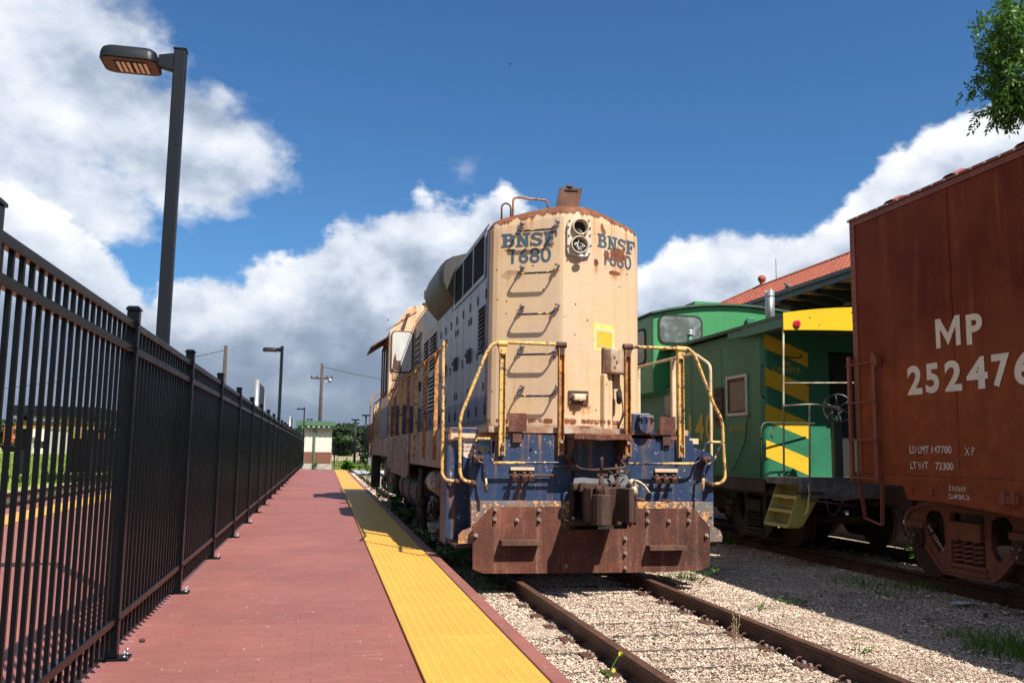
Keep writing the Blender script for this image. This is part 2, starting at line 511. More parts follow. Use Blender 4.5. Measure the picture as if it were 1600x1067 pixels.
def rusty(name, a=RUST_D, bcol=RUST_M, c3=(0.2, 0.07, 0.03), light=(0.22, 0.16, 0.13), lightamt=0.25, scale=1.0, rough=0.75):
    m, t, b = mat_new(name)
    a, bcol, c3, light = alb(name, a, bcol, c3, light)
    p = pos_of(t)
    big = t.noise(p, 2.2 * scale, 6, 0.65); fine = t.noise(p, 30 * scale, 7, 0.7)
    st = t.noise(t.scale(p, (12 * scale, 12 * scale, 1.0 * scale)), 1, 5, 0.6)
    b0 = t.noise(p, 0.9 * scale, 4, 0.6)
    mixn = t.math('ADD', t.math('MULTIPLY', t.math('SUBTRACT', b0, 0.5), 0.5), t.math('MULTIPLY', big, 0.5))
    mixn = t.math('ADD', mixn, t.math('ADD', t.math('MULTIPLY', fine, 0.25), t.math('MULTIPLY', st, 0.25)))
    c = t.ramp(mixn, [(0.3, a), (0.5, bcol), (0.68, c3)])
    c = t.mix(t.math('MULTIPLY', t.step(t.math('ADD', t.math('MULTIPLY', st, 0.6), t.math('MULTIPLY', fine, 0.4)), 0.5, 0.7), lightamt), c, light)
    c = t.mix(t.step(t.noise(p, 60 * scale, 3, 0.6), 0.66, 0.70), c, tuple(min(1, q * 2.2) for q in c3))
    t.set(b.inputs['Base Color'], c)
    t.set(b.inputs['Roughness'], t.math('ADD', rough - 0.1, t.math('MULTIPLY', fine, 0.25)))
    b.inputs['Specular IOR Level'].default_value = 0.35
    t.set(b.inputs['Normal'], t.bump(t.math('ADD', fine, big), 0.35, 0.006))
    return m

def plain(name, colr, rough=0.5, metallic=0.0, var=0.25, scale=6, bump=0.05, spec=0.5, coat=0):
    m, t, b = mat_new(name)
    colr, = alb(name, colr)
    p = pos_of(t)
    n = t.noise(p, scale, 6, 0.6); n2 = t.noise(p, scale * 8, 4, 0.6)
    c = t.mix(t.step(n, 0.3, 0.7), colr, tuple(q * (1 - var) for q in colr))
    c = t.mix(t.math('MULTIPLY', n2, var * 0.6), c, tuple(q * 0.6 for q in colr))
    t.set(b.inputs['Base Color'], c)
    t.set(b.inputs['Roughness'], t.math('ADD', rough - 0.08, t.math('MULTIPLY', n, 0.16)))
    b.inputs['Metallic'].default_value = metallic
    b.inputs['Specular IOR Level'].default_value = spec
    t.set(b.inputs['Normal'], t.bump(n2, bump, 0.004))
    return m

def worn_paint(name, colr, wear=0.3, rough=0.6, scale=1.0, cut=()):
    """lettering paint that has flaked through to what is under it"""
    m, t, b = mat_new(name)
    p = pos_of(t)
    n = t.math('ADD', t.math('MULTIPLY', t.noise(p, 9 * scale, 6, 0.7), 0.45), t.math('MULTIPLY', t.noise(p, 45 * scale, 6, 0.75), 0.55))
    t.set(b.inputs['Base Color'], t.mix(t.noise(p, 12, 5, 0.6), colr, tuple(q * 0.62 for q in colr)))
    b.inputs['Roughness'].default_value = rough
    for (pc, pr) in cut:
        L = t.vmath('LENGTH', t.vmath('DIVIDE', t.vmath('SUBTRACT', p, tuple(pc)), tuple(pr)), None, out=1)
        L = t.math('ADD', L, t.math('MULTIPLY', t.math('SUBTRACT', t.noise(p, 16, 7, 0.7), 0.5), 2.2))
        n = t.math('ADD', n, t.step(L, 0.9, 1.0, 0.6, 0.0))
    t.set(b.inputs['Alpha'], t.step(n, 0.655 - 0.3 * wear, 0.69 - 0.3 * wear, 1, 0))
    return m

def foliage(name, c1, c2, trans=0.35, rough=0.5):
    m, t, b = mat_new(name)
    g = t.node('ShaderNodeNewGeometry')
    ri = g.outputs['Random Per Island']
    n = t.noise(g.outputs['Position'], 1.2, 3, 0.6)
    f = t.math('ADD', t.math('MULTIPLY', ri, 0.6), t.math('MULTIPLY', n, 0.4))
    c = t.mix(t.step(f, 0.2, 0.85), c1, c2)
    t.set(b.inputs['Base Color'], c)
    b.inputs['Roughness'].default_value = rough
    b.inputs['Specular IOR Level'].default_value = 0.35
    tr = t.node('ShaderNodeBsdfTranslucent', {'Color': t.mix(0.5, c, c2)})
    mx = t.node('ShaderNodeMixShader', {0: trans, 1: b.outputs[0], 2: tr.outputs[0]})
    t.l.new(mx.outputs[0], t.n['Material Output'].inputs[0])
    return m

def glass_mat(name, colr=(0.03, 0.035, 0.035), rough=0.12):
    m, t, b = mat_new(name)
    p = pos_of(t); n = t.noise(p, 5, 6, 0.65)
    t.set(b.inputs['Base Color'], t.mix(t.step(n, 0.4, 0.7), colr, tuple(min(1, q * 2.2 + 0.02) for q in colr)))
    t.set(b.inputs['Roughness'], t.math('ADD', rough, t.math('MULTIPLY', n, 0.25)))
    b.inputs['Specular IOR Level'].default_value = 0.6
    return m

CREAM = (0.80, 0.565, 0.33)
YEL = (0.80, 0.46, 0.07)
BLUE = (0.017, 0.045, 0.13)
M_black = plain('fence_black', (0.0020, 0.0030, 0.0045), 0.30, var=0.3, spec=0.20)
M_lamp = plain('lamp_grey', (0.007, 0.0095, 0.0135), 0.42, var=0.2, spec=0.2)
M_led = plain('lamp_lens', (0.75, 0.62, 0.45), 0.25, var=0.1)
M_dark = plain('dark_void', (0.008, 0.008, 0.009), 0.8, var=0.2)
M_steelbright = plain('galvanised', (0.42, 0.44, 0.46), 0.42, 0.7, var=0.35, scale=9)
M_bolt = rusty('bolt_steel', (0.10, 0.075, 0.065), (0.2, 0.15, 0.13), (0.32, 0.27, 0.24), lightamt=0.4, scale=3)
M_rustplate = rusty('plow_rust', (0.030, 0.012, 0.009), (0.105, 0.033, 0.019), (0.25, 0.085, 0.042), (0.25, 0.17, 0.15), 0.5)
M_rust2 = rusty('rusty_iron', (0.028, 0.014, 0.010), (0.07, 0.032, 0.022), (0.14, 0.06, 0.035), (0.16, 0.12, 0.10), 0.3, 2)
M_coupler = rusty('coupler_iron', (0.035, 0.018, 0.013), (0.085, 0.040, 0.028), (0.13, 0.065, 0.045), (0.20, 0.15, 0.13), 0.35, 1.5)
M_rail = rusty('rail_steel', (0.030, 0.014, 0.009), (0.070, 0.030, 0.018), (0.125, 0.055, 0.030), (0.17, 0.11, 0.085), 0.3, 1.5, rough=0.6)
M_greasy = rusty('greasy_running_gear', (0.010, 0.008, 0.007), (0.028, 0.020, 0.015), (0.075, 0.048, 0.034), (0.16, 0.13, 0.11), 0.3, 2, rough=0.7)
M_whitegear = weathered('flaking_white_gear', (0.32, 0.29, 0.25), rust=0.8, stain=0.8, chips=0.9, chip_col=(0.06, 0.03, 0.02), rough=0.8)
_q = lambda px, py: at(px, py, Y=10.66)
CUTS = [(_q(969, 398), (0.135, 1, 0.095)), (_q(946, 402), (0.05, 1, 0.07))]
M_hood = weathered('hood_cream', CREAM, (0.76, 0.56, 0.39), rust=0.30, stain=0.34, rough=0.42, bump=0.35, dirt=0.42, dirt_col=(0.62, 0.36, 0.16), arch=True,
    lips=[(4.53, 0.27, 1.12), (1.785, 0.07, 0.5)],
    patches=[(_q(969, 398), (0.135, 1, 0.095), 1), (_q(946, 402), (0.05, 1, 0.07), 1), (_q(961, 427), (0.11, 1, 0.032), 1),
             (_q(926, 415), (0.035, 1, 0.05), 1), (_q(937, 360), (0.03, 1, 0.06), 1), (_q(800, 388), (0.07, 1, 0.016), .9), (_q(797, 426), (0.07, 1, 0.06), .35), ((2.72, 10.53, 4.01), (0.06, 1, 0.05), 0.8),
             ((3.45, 10.56, 4.22), (0.04, 1, 0.04), 0.9), ((2.30, 10.72, 3.67), (0.12, 1, 0.03), 0.5), ((3.1, 10.45, 1.98), (0.16, 1, 0.04), 0.5)])
M_roof = rusty('hood_roof_rust', (0.05, 0.018, 0.012), (0.11, 0.038, 0.02), (0.24, 0.09, 0.035), (0.75, 0.5, 0.28), 0.28)
M_side = weathered('hood_side_faded', (0.115, 0.14, 0.19), (0.19, 0.20, 0.235), rust=0.3, stain=0.5, rough=0.38, dirt=0.9, dirt_col=(0.07, 0.08, 0.10),
    bands=[(2.12, (0.03, 0.05, 0.12))], chips=0.35, chip_col=(0.42, 0.34, 0.27))
M_side2 = weathered('hood_side_brown', (0.29, 0.23, 0.19), (0.16, 0.16, 0.175), rust=0.25, stain=0.5, rough=0.45, dirt=0.6, dirt_col=(0.10, 0.09, 0.09),
    bands=[(2.3, (0.022, 0.04, 0.10))])
M_cab = weathered('cab_cream', (0.74, 0.52, 0.33), (0.62, 0.42, 0.27), rust=0.2, stain=0.35, rough=0.45, lips=[(4.8, 0.25, 0.7)], bands=[(2.42, (0.022, 0.045, 0.12))])
M_blue = weathered('pilot_blue', (0.016, 0.045, 0.130), (0.035, 0.062, 0.135), rust=0.4, stain=0.6, rough=0.40, dirt=0.95, dirt_col=(0.10, 0.105, 0.11), chips=0.42,
    chip_col=(0.30, 0.28, 0.25), lips=[(1.62, 0.06, 0.45)])
M_bluegrey = weathered('pilot_lower_worn', (0.15, 0.16, 0.18), (0.17, 0.12, 0.09), rust=0.55, stain=0.8, rough=0.6, chips=0.75, chip_col=(0.55, 0.26, 0.09), dirt=0.6)
M_yel = weathered('handrail_yellow', (0.74, 0.46, 0.12), (0.66, 0.44, 0.19), rust=0.75, stain=0.6, chips=0.72, chip_col=(0.09, 0.035, 0.02), rough=0.5, scale=2.5)
M_yelrust = weathered('handrail_rusted', (0.55, 0.26, 0.06), (0.25, 0.10, 0.04), rust=0.85, stain=0.6, chips=0.5, chip_col=(0.05, 0.02, 0.012), rough=0.7, scale=2.5)
M_creamrail = weathered('handrail_cream', (0.72, 0.55, 0.36), rust=0.45, chips=0.5, chip_col=(0.06, 0.035, 0.04), rough=0.5, scale=2.5)
M_sill = weathered('side_sill', (0.36, 0.345, 0.33), (0.30, 0.19, 0.13), rust=0.75, stain=0.8, rough=0.6, dirt=0.5)
M_creamtrim = weathered('cream_trim', (0.78, 0.58, 0.38), rust=0.45, stain=0.6, rough=0.5)
M_grab = plain('grab_iron_blue', (0.012, 0.014, 0.035), 0.3, var=0.2)
M_grabyel = weathered('grab_iron_worn', (0.013, 0.015, 0.04), (0.02, 0.02, 0.05), rust=0.2, chips=0.65, chip_col=(0.55, 0.33, 0.07), rough=0.4, scale=2)
M_bulge = weathered('dynamic_brake_grey', (0.034, 0.037, 0.042), (0.045, 0.045, 0.036), rust=0.1, stain=0.3, rough=0.5, dirt=0.6, spec=0.3)
M_white = weathered('white_board', (0.62, 0.62, 0.60), (0.5, 0.5, 0.48), rust=0.1, stain=0.3, rough=0.5, dirt=0.5)
M_letter = worn_paint('letter_blue', (0.045, 0.085, 0.125), 0.03)
M_letterw = worn_paint('letter_blue_flaked', (0.045, 0.085, 0.125), 0.30, cut=CUTS)
M_hlplate = weathered('headlight_plate', (0.62, 0.52, 0.42), (0.55, 0.48, 0.42), rust=0.25, stain=0.4, rough=0.4, scale=3)
M_hlring = weathered('headlight_ring', (0.50, 0.40, 0.28), rust=0.4, stain=0.4, rough=0.35, scale=3)
M_wire = plain('bare_wire', (0.55, 0.55, 0.52), 0.3, 0.6)
M_yeldecal = worn_paint('yellow_notice', (0.56, 0.40, 0.035), 0.14)
M_whitedecal = worn_paint('white_decal', (0.52, 0.50, 0.44), 0.25)
M_bluedecal = worn_paint('blue_decal', (0.08, 0.35, 0.62), 0.1)
M_reddecal = worn_paint('red_decal', (0.35, 0.03, 0.03), 0.2)
M_rustbox = weathered('rusty_box', (0.22, 0.11, 0.06), (0.4, 0.33, 0.25), rust=0.6, stain=0.8, rough=0.55, scale=2.5)

# diamond mesh over dark radiator intakes
def screen_mat():
    m, t, b = mat_new('intake_screen')
    p = pos_of(t); x, y, z = t.sep(p)
    a = t.math('PINGPONG', t.math('ADD', y, z), 0.035); c = t.math('PINGPONG', t.math('SUBTRACT', y, z), 0.035)
    k = t.math('MAXIMUM', t.step(a, 0.003, 0.006, 1, 0), t.step(c, 0.003, 0.006, 1, 0))
    t.set(b.inputs['Base Color'], t.mix(k, (0.003, 0.0035, 0.005), (0.022, 0.025, 0.032)))
    b.inputs['Specular IOR Level'].default_value = 0.08
    b.inputs['Roughness'].default_value = 0.8
    t.set(b.inputs['Normal'], t.bump(k, 0.5, 0.01))
    return m
M_screen = screen_mat()

# boxcar red
M_box = weathered('boxcar_red', (0.150, 0.030, 0.012), (0.100, 0.015, 0.009), rust=0.08, stain=0.30, rough=0.5, dirt=0.6, dirt_col=(0.21, 0.06, 0.018), bump=0.2, scale=0.8, spec=0.06, fadez=(2.2, 3.1, (0.235, 0.058, 0.024)))
M_box2 = weathered('boxcar_ironwork', (0.21, 0.055, 0.030), (0.15, 0.035, 0.02), rust=0.3, stain=0.4, rough=0.5, scale=1.6)
M_boxtext = worn_paint('boxcar_white_paint', (0.72, 0.62, 0.50), 0.05)
M_boxtextw = worn_paint('boxcar_faded_paint', (0.70, 0.62, 0.54), 0.46, scale=1.5)
# caboose
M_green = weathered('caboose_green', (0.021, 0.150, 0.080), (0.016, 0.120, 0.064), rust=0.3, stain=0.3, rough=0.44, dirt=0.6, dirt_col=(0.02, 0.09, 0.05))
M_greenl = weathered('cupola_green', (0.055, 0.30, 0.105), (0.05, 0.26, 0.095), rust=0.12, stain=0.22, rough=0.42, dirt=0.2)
M_greend = weathered('caboose_roof_green', (0.03, 0.085, 0.055), (0.05, 0.06, 0.045), rust=0.3, stain=0.4, rough=0.55)
M_cyel = weathered('caboose_yellow', (0.74, 0.47, 0.012), (0.68, 0.43, 0.015), rust=0.10, stain=0.15, rough=0.4, dirt=0.15, dirt_col=(0.4, 0.24, 0.02))
M_stripe = worn_paint('stripe_yellow', (0.66, 0.42, 0.01), 0.12)
M_cletter = worn_paint('caboose_gold', (0.42, 0.33, 0.03), 0.06)
M_steps = weathered('step_yellow', (0.58, 0.48, 0.12), (0.52, 0.43, 0.12), rust=0.25, stain=0.3, rough=0.5, scale=1.6)
M_tread = rusty('step_tread', (0.05, 0.05, 0.055), (0.12, 0.12, 0.12), (0.25, 0.24, 0.23), scale=4)
M_truckbox = rusty('boxcar_truck_red', (0.080, 0.028, 0.015), (0.18, 0.060, 0.032), (0.27, 0.095, 0.05), (0.2, 0.12, 0.1), 0.2, 1.5)
M_truckcab = rusty('caboose_truck_grey', (0.020, 0.021, 0.019), (0.045, 0.045, 0.038), (0.07, 0.06, 0.045), (0.1, 0.1, 0.08), 0.2, 1.5)
M_wheel = rusty('wheel_steel', (0.020, 0.011, 0.008), (0.050, 0.024, 0.016), (0.09, 0.042, 0.028), (0.12, 0.09, 0.07), 0.2, 1.5)
M_red = plain('red_reflector', (0.55, 0.01, 0.02), 0.3, var=0.1)
M_glass = glass_mat('dusty_glass', (0.07, 0.085, 0.08), 0.15)
M_glassd = glass_mat('dark_glass', (0.012, 0.014, 0.016), 0.08)
M_alum = weathered('window_frame_metal', (0.40, 0.42, 0.40), rust=0.3, stain=0.5, rough=0.4, scale=3)
M_wheelrim = plain('brake_wheel_grey', (0.06, 0.062, 0.065), 0.35, 0.3, var=.4)
M_silver = plain('pole_silver', (0.60, 0.61, 0.62), 0.35, 0.55, var=0.15)
# buildings
M_stucco = plain('shelter_stucco', (0.70, 0.66, 0.58), 0.85, var=0.12, scale=3)
M_bandst = plain('shelter_trim_stucco', (0.40, 0.36, 0.28), 0.85, var=0.15, scale=3)
M_roofgreen = plain('shelter_roof_green', (0.055, 0.125, 0.07), 0.45, var=0.2)
M_concrete = plain('concrete', (0.42, 0.39, 0.34), 0.9, var=0.3, scale=3, bump=0.3)
M_brick = plain('brick_red', (0.22, 0.075, 0.045), 0.85, var=0.45, scale=14, bump=0.3)
M_mortar = plain('mortar', (0.38, 0.34, 0.29), 0.95, var=0.2, scale=12, bump=0.3)
def depot_brick():
    m, t, b = mat_new('depot_brick')
    p = pos_of(t); x, y, z = t.sep(p)
    br = t.node('ShaderNodeTexBrick', {'Vector': t.comb(y, z, 0.0), 'Scale': 1.0, 'Mortar Size': 0.012, 'Brick Width': 0.22, 'Row Height': 0.075,
                                       'Color1': (0.13, 0.07, 0.05), 'Color2': (0.075, 0.045, 0.038), 'Mortar': (0.21, 0.17, 0.14)})
    t.set(b.inputs['Base Color'], t.mix(t.noise(p, 5, 5, 0.6), br.outputs[0], (0.06, 0.04, 0.035)))
    b.inputs['Roughness'].default_value = 0.9
    t.set(b.inputs['Normal'], t.bump(br.outputs[1], -0.6, 0.01))
    return m
M_depbrick = depot_brick()
M_tile = plain('clay_tile', (0.42, 0.105, 0.055), 0.75, var=0.5, scale=5, bump=0.2)
M_trimgreen = plain('depot_trim', (0.065, 0.095, 0.09), 0.5, var=0.25)
M_soffit = plain('depot_soffit', (0.90, 0.50, 0.07), 0.6, var=0.25)
M_soffitd = plain('depot_bracket', (0.035, 0.045, 0.04), 0.6, var=0.25)
M_winwhite = plain('sash_white', (0.6, 0.6, 0.56), 0.5, var=0.15)
M_wood = plain('pole_wood', (0.115, 0.085, 0.062), 0.9, var=0.45, scale=5, bump=0.3)
M_tie = rusty('sleeper_wood', (0.020, 0.015, 0.012), (0.045, 0.032, 0.025), (0.08, 0.06, 0.048), (0.14, 0.12, 0.1), 0.35, 2, rough=0.95)
M_orange = plain('freight_orange', (0.30, 0.075, 0.012), 0.5, var=0.25)
M_tankblack = plain('tank_black', (0.006, 0.006, 0.007), 0.6, var=0.35, spec=.2)
M_bark = plain('tree_bark', (0.09, 0.07, 0.05), 0.95, var=0.4, scale=8, bump=0.5)
M_leaf = foliage('leaf_green', (0.018, 0.055, 0.008), (0.10, 0.22, 0.025), 0.35, 0.4)
M_leaffar = foliage('far_leaf', (0.022, 0.042, 0.020), (0.045, 0.085, 0.032), 0.2)
M_weed = foliage('weed_green', (0.035, 0.11, 0.012), (0.11, 0.27, 0.025), 0.4)
M_grass = foliage('grass_green', (0.11, 0.19, 0.03), (0.27, 0.34, 0.08), 0.4)
M_dry = plain('dry_stalk', (0.28, 0.21, 0.10), 0.9)
M_petal = plain('petal_yellow', (0.85, 0.62, 0.02), 0.6)
M_bird = plain('bird_dark', (0.02, 0.02, 0.022), 0.8)
M_pigeon = plain('pigeon_grey', (0.12, 0.13, 0.15), 0.7)
M_plastic = plain('plastic_film', (0.60, 0.68, 0.78), 0.3, var=0.15, scale=20, bump=0.6)

def platform_mat():
    m, t, b = mat_new('platform_red')
    p = pos_of(t); x, y, z = t.sep(p)
    br = t.node('ShaderNodeTexBrick', {'Vector': t.comb(x, y, 0.0), 'Scale': 1.0, 'Mortar Size': 0.004, 'Mortar Smooth': 0.1, 'Brick Width': 0.20, 'Row Height': 0.10, 'Color1': (1, 1, 1), 'Color2': (0.9, 0.9, 0.9), 'Mortar': (0, 0, 0)})
    big = t.noise(p, 0.7, 6, 0.65); fine = t.noise(p, 60, 5, 0.7); sw = t.noise(t.scale(p, (1.2, 14, 1)), 1, 5, 0.6)
    c = t.mix(t.step(big, 0.3, 0.7), (0.245, 0.088, 0.073), (0.178, 0.065, 0.056))
    c = t.mix(t.math('MULTIPLY', t.step(sw, 0.45, 0.75), 0.25), c, (0.29, 0.13, 0.105))
    c = t.mix(t.math('MULTIPLY', fine, 0.28), c, (0.10, 0.04, 0.035))
    # joints that still hold pale dust, here and there
    dust = t.math('MULTIPLY', t.step(br.outputs[1], 0.4, 0.8), t.step(t.noise(p, 4.5, 6, 0.7), 0.53, 0.60))
    c = t.mix(t.math('MULTIPLY', dust, 0.55), c, (0.45, 0.33, 0.28))
    c = t.mix(t.math('MULTIPLY', t.step(br.outputs[1], 0.4, 0.8), t.step(t.noise(p, 2.0, 5, 0.6), 0.45, 0.6, 0.12, 0.6)), c, (0.10, 0.045, 0.04))
    c = t.mix(t.math('MULTIPLY', t.step(t.noise(p, 2.3, 7, 0.75), 0.60, 0.68), 0.35), c, (0.13, 0.055, 0.05))
    c = t.mix(t.step(t.vor(p, 7.0), 0.02, 0.035, 0.5, 0), c, (0.03, 0.02, 0.02))
    t.set(b.inputs['Base Color'], c)
    t.set(b.inputs['Roughness'], t.math('ADD', 0.52, t.math('MULTIPLY', big, 0.2)))
    b.inputs['Specular IOR Level'].default_value = 0.35
    t.set(b.inputs['Normal'], t.bump(t.math('SUBTRACT', t.math('MULTIPLY', fine, 0.35), br.outputs[1]), 0.35, 0.004))
    return m
M_plat = platform_mat()

def tactile_mat():
    m, t, b = mat_new('tactile_yellow')
    p = pos_of(t)
    big = t.noise(p, 1.8, 6, 0.65); fine = t.noise(p, 70, 4, 0.7)
    c = t.mix(t.step(big, 0.3, 0.7), (0.48, 0.265, 0.046), (0.42, 0.225, 0.040))
    c = t.mix(t.math('MULTIPLY', fine, 0.15), c, (0.40, 0.22, 0.05))
    c = t.mix(t.math('MULTIPLY', t.step(t.noise(p, 5, 7, 0.75), 0.56, 0.70), 0.35), c, (0.42, 0.24, 0.07))
    c = t.mix(t.step(t.vor(p, 9.0), 0.02, 0.03, 0.5, 0), c, (0.07, 0.05, 0.03))
    t.set(b.inputs['Base Color'], c)
    b.inputs['Roughness'].default_value = 0.55
    b.inputs['Specular IOR Level'].default_value = 0.35
    t.set(b.inputs['Normal'], t.bump(fine, 0.15, 0.003))
    return m
M_tact = tactile_mat()
M_dome = plain('tactile_dome_yellow', (0.64, 0.36, 0.045), 0.45, var=0.15)

def gravel_mat(name, a, bb, cc, scale=32, shade=1.0):
    m, t, b = mat_new(name)
    p = pos_of(t)
    v = t.node('ShaderNodeTexVoronoi', {'Vector': p, 'Scale': scale}); v2 = t.node('ShaderNodeTexVoronoi', {'Vector': p, 'Scale': scale * 2.3})
    rc = t.sep(v.outputs['Color']); rc2 = t.sep(v2.outputs['Color'])
    c = t.ramp(rc[0], [(0.0, a), (0.35, bb), (0.7, cc), (1.0, tuple(min(1, q * 1.35) for q in cc))])
    c2 = t.ramp(rc2[0], [(0.0, a), (0.5, bb), (1.0, cc)])
    c = t.mix(t.step(rc[1], 0.45, 0.55), c, c2)
    ed = t.step(v.outputs['Distance'], 0.35, 0.75, 0, 1)
    c = t.mix(t.math('MULTIPLY', ed, 0.5), c, tuple(q * 0.35 for q in a))
    big = t.noise(p, 0.9, 6, 0.6)
    c = t.mix(t.math('MULTIPLY', t.step(big, 0.4, 0.7), 0.4), c, tuple(q * 0.7 for q in bb))
    t.set(b.inputs['Base Color'], c)
    b.inputs['Roughness'].default_value = 0.9
    b.inputs['Specular IOR Level'].default_value = 0.2
    h = t.math('SUBTRACT', 1.0, v.outputs['Distance'])
    h = t.math('ADD', h, t.math('MULTIPLY', t.math('SUBTRACT', 1.0, v2.outputs['Distance']), 0.5))
    t.set(b.inputs['Normal'], t.bump(h, 0.8, 0.012))
    return m
M_gravel = gravel_mat('gravel_fine', (0.12, 0.09, 0.07), (0.32, 0.25, 0.19), (0.50, 0.41, 0.32), 46)
def stone_mat():
    m, t, b = mat_new('gravel_stones')
    g = t.node('ShaderNodeNewGeometry')
    c = t.ramp(g.outputs['Random Per Island'], [(0.0, (0.07, 0.055, 0.05)), (0.12, (0.22, 0.15, 0.12)), (0.35, (0.42, 0.32, 0.245)), (0.6, (0.54, 0.43, 0.33)), (0.85, (0.66, 0.56, 0.44)), (0.93, (0.42, 0.24, 0.19)), (1.0, (0.75, 0.70, 0.64))])
    c = t.mix(t.math('MULTIPLY', t.noise(g.outputs['Position'], 60, 4, 0.6), 0.3), c, (0.2, 0.15, 0.12))
    c = t.mix(t.step(t.noise(g.outputs['Position'], 1.6, 7, 0.7), 0.45, 0.66, 0.05, 0.5), c, (0.15, 0.11, 0.085))
    t.set(b.inputs['Base Color'], c)
    b.inputs['Roughness'].default_value = 0.88
    b.inputs['Specular IOR Level'].default_value = 0.25
    return m
M_stone = stone_mat()
def ground_mat(name, a, bcol, scale=0.4):
    m, t, b = mat_new(name)
    p = pos_of(t)
    n = t.noise(p, scale, 8, 0.65); n2 = t.noise(p, 6, 6, 0.7)
    c = t.mix(t.step(t.math('ADD', t.math('MULTIPLY', n, 0.7), t.math('MULTIPLY', n2, 0.3)), 0.42, 0.6), a, bcol)
    t.set(b.inputs['Base Color'], c)
    b.inputs['Roughness'].default_value = 0.95
    b.inputs['Specular IOR Level'].default_value = 0.15
    t.set(b.inputs['Normal'], t.bump(n2, 0.5, 0.05))
    return m
M_ground = ground_mat('dry_ground', (0.30, 0.25, 0.17), (0.13, 0.16, 0.06), 0.15)
M_lawn = ground_mat('lawn', (0.17, 0.24, 0.04), (0.26, 0.30, 0.08), 0.8)
M_road = ground_mat('crossing_concrete', (0.34, 0.36, 0.38), (0.28, 0.30, 0.32), 0.6)
# ================================================================== SETTING
GZ = -0.17
def sheet(name, x0, x1, y0, y1, z, mat, nx=1, ny=1, amp=0.0, kind='structure'):
    xs = np.linspace(x0, x1, nx + 1); ys = np.linspace(y0, y1, ny + 1)
    X, Y = np.meshgrid(xs, ys)
    Z = np.full_like(X, z)
    if amp:
        r = np.random.default_rng(3)
        for k in range(14):
            a, bb, ph = r.uniform(0.4, 4, 2).tolist() + [r.uniform(0, 6)]
            Z = Z + amp / 6 * np.sin(a * X + bb * Y * (1 if k % 2 else -1) + ph)
    V = np.stack([X, Y, Z], -1).reshape(-1, 3)
    i = np.arange(nx * ny); ix = i % nx; iy = i // nx; o = iy * (nx + 1) + ix
    Fc = np.stack([o, o + 1, o + nx + 2, o + nx + 1], -1).ravel()
    return link(name, raw_mesh(name, V, Fc, 4, mat, amp > 0), kind=kind)

sheet('ground', -700, 900, -60, 1500, GZ - 0.05, M_ground)
sheet('gravel_bed', 1.2, 12.0, -4, 60, GZ, M_gravel, 100, 400, 0.022)
sheet('gravel_bed_far', 1.2, 9, 60, 72, GZ - 0.01, M_gravel)
sheet('grass_field', -160, -10.5, -10, 330, GZ - 0.02, M_lawn)
sheet('gravel_bed_beside_field', -10.5, -5.9, -10, 120, GZ - 0.01, M_gravel)
sheet('road_crossing', 1.0, 60, 56.5, 66, GZ + 0.09, M_road)
sheet('yard_gravel', 0.5, 22, 72, 160, GZ - 0.02, M_gravel)

# paved depot platform beyond the siding, paving coloured darker for the depot's shade
dpp = empty('depot_platform', (11, 10, 0), kind='structure')
m = MB(); m.box(10.2, 30, -4, 60, -0.4, 0.22); m.build('paving', plain('depot_paving_shaded', (0.10, 0.085, 0.09), .9, var=.4, scale=4, bump=.4), dpp)

# ------------------------------------------------------------------ platform
def strip_x(y): return 0.565 + 0.006 * y
def edge_x(y): return 1.335 + 0.0062 * y
plat = empty('platform', (0, 5, 0), kind='structure')
YP0, YP1 = -1.0, 53.5
SY = [YP0, 11.5] + [11.5 + 7.6 * k for k in range(1, 6)] + [YP1]
for a, bb in zip(SY[:-1], SY[1:]):
    if bb - a < 0.5: continue
    m = MB(); g = 0.006
    m.xy([(-3.4, a + g), (strip_x(a) - 0.012, a + g), (strip_x(bb) - 0.012, bb - g), (-3.4, bb - g)], 0.10, 0.210)
    m.build('slab', M_plat, plat, bevel=0.006, seg=1)
    m = MB()
    m.xy([(strip_x(a) + 0.665, a + g), (edge_x(a), a + g), (edge_x(bb), bb - g), (strip_x(bb) + 0.665, bb - g)], -0.05, 0.210)
    m.build('edge_slab', M_plat, plat, bevel=0.01, seg=2)
m = MB(); m.xy([(-3.4, YP0), (edge_x(YP0) - 0.02, YP0), (edge_x(YP1) - 0.02, YP1), (-3.4, YP1)], -0.35, 0.095)
m.build('platform_base', M_concrete, plat)
# tactile tiles, 1.22 m long
nt = int((YP1 - 2.0) / 1.22)
for k in range(nt + 1):
    y0 = 1.02 + k * 1.22; y1 = min(y0 + 1.216, YP1)
    m = MB(); m.xy([(strip_x(y0), y0), (strip_x(y0) + 0.65, y0), (strip_x(y1) + 0.65, y1), (strip_x(y1), y1)], 0.10, 0.2145)
    m.build('tactile_tile', M_tact, plat, bevel=0.003, seg=1)
# the raised domes, far too many to count
vs = []; fs = []
ring = [(math.cos(q), math.sin(q)) for q in np.linspace(0, 2 * math.pi, 9)[:-1]]
def domes(y0, y1, dy, rows):
    y = y0
    while y < y1:
        for r_ in range(rows):
            x = strip_x(y) + 0.035 + r_ * (0.58 / (rows - 1)); o = len(vs)
            for rr, zz in ((0.0125, 0.2140), (0.0075, 0.2190)):
                vs.extend((x + cx_ * rr, y + cy_ * rr, zz) for cx_, cy_ in ring)
            for q in range(8): fs.append((o + q, o + (q + 1) % 8, o + 8 + (q + 1) % 8, o + 8 + q))
            fs.append(tuple(range(o + 8, o + 16)))
        y += dy
domes(3.9, 26, 0.0595, 11)
me = bpy.data.meshes.new('domes'); me.from_pydata(vs, [], fs); me.materials.append(M_dome)
link('tactile_domes', me, plat, kind='stuff')
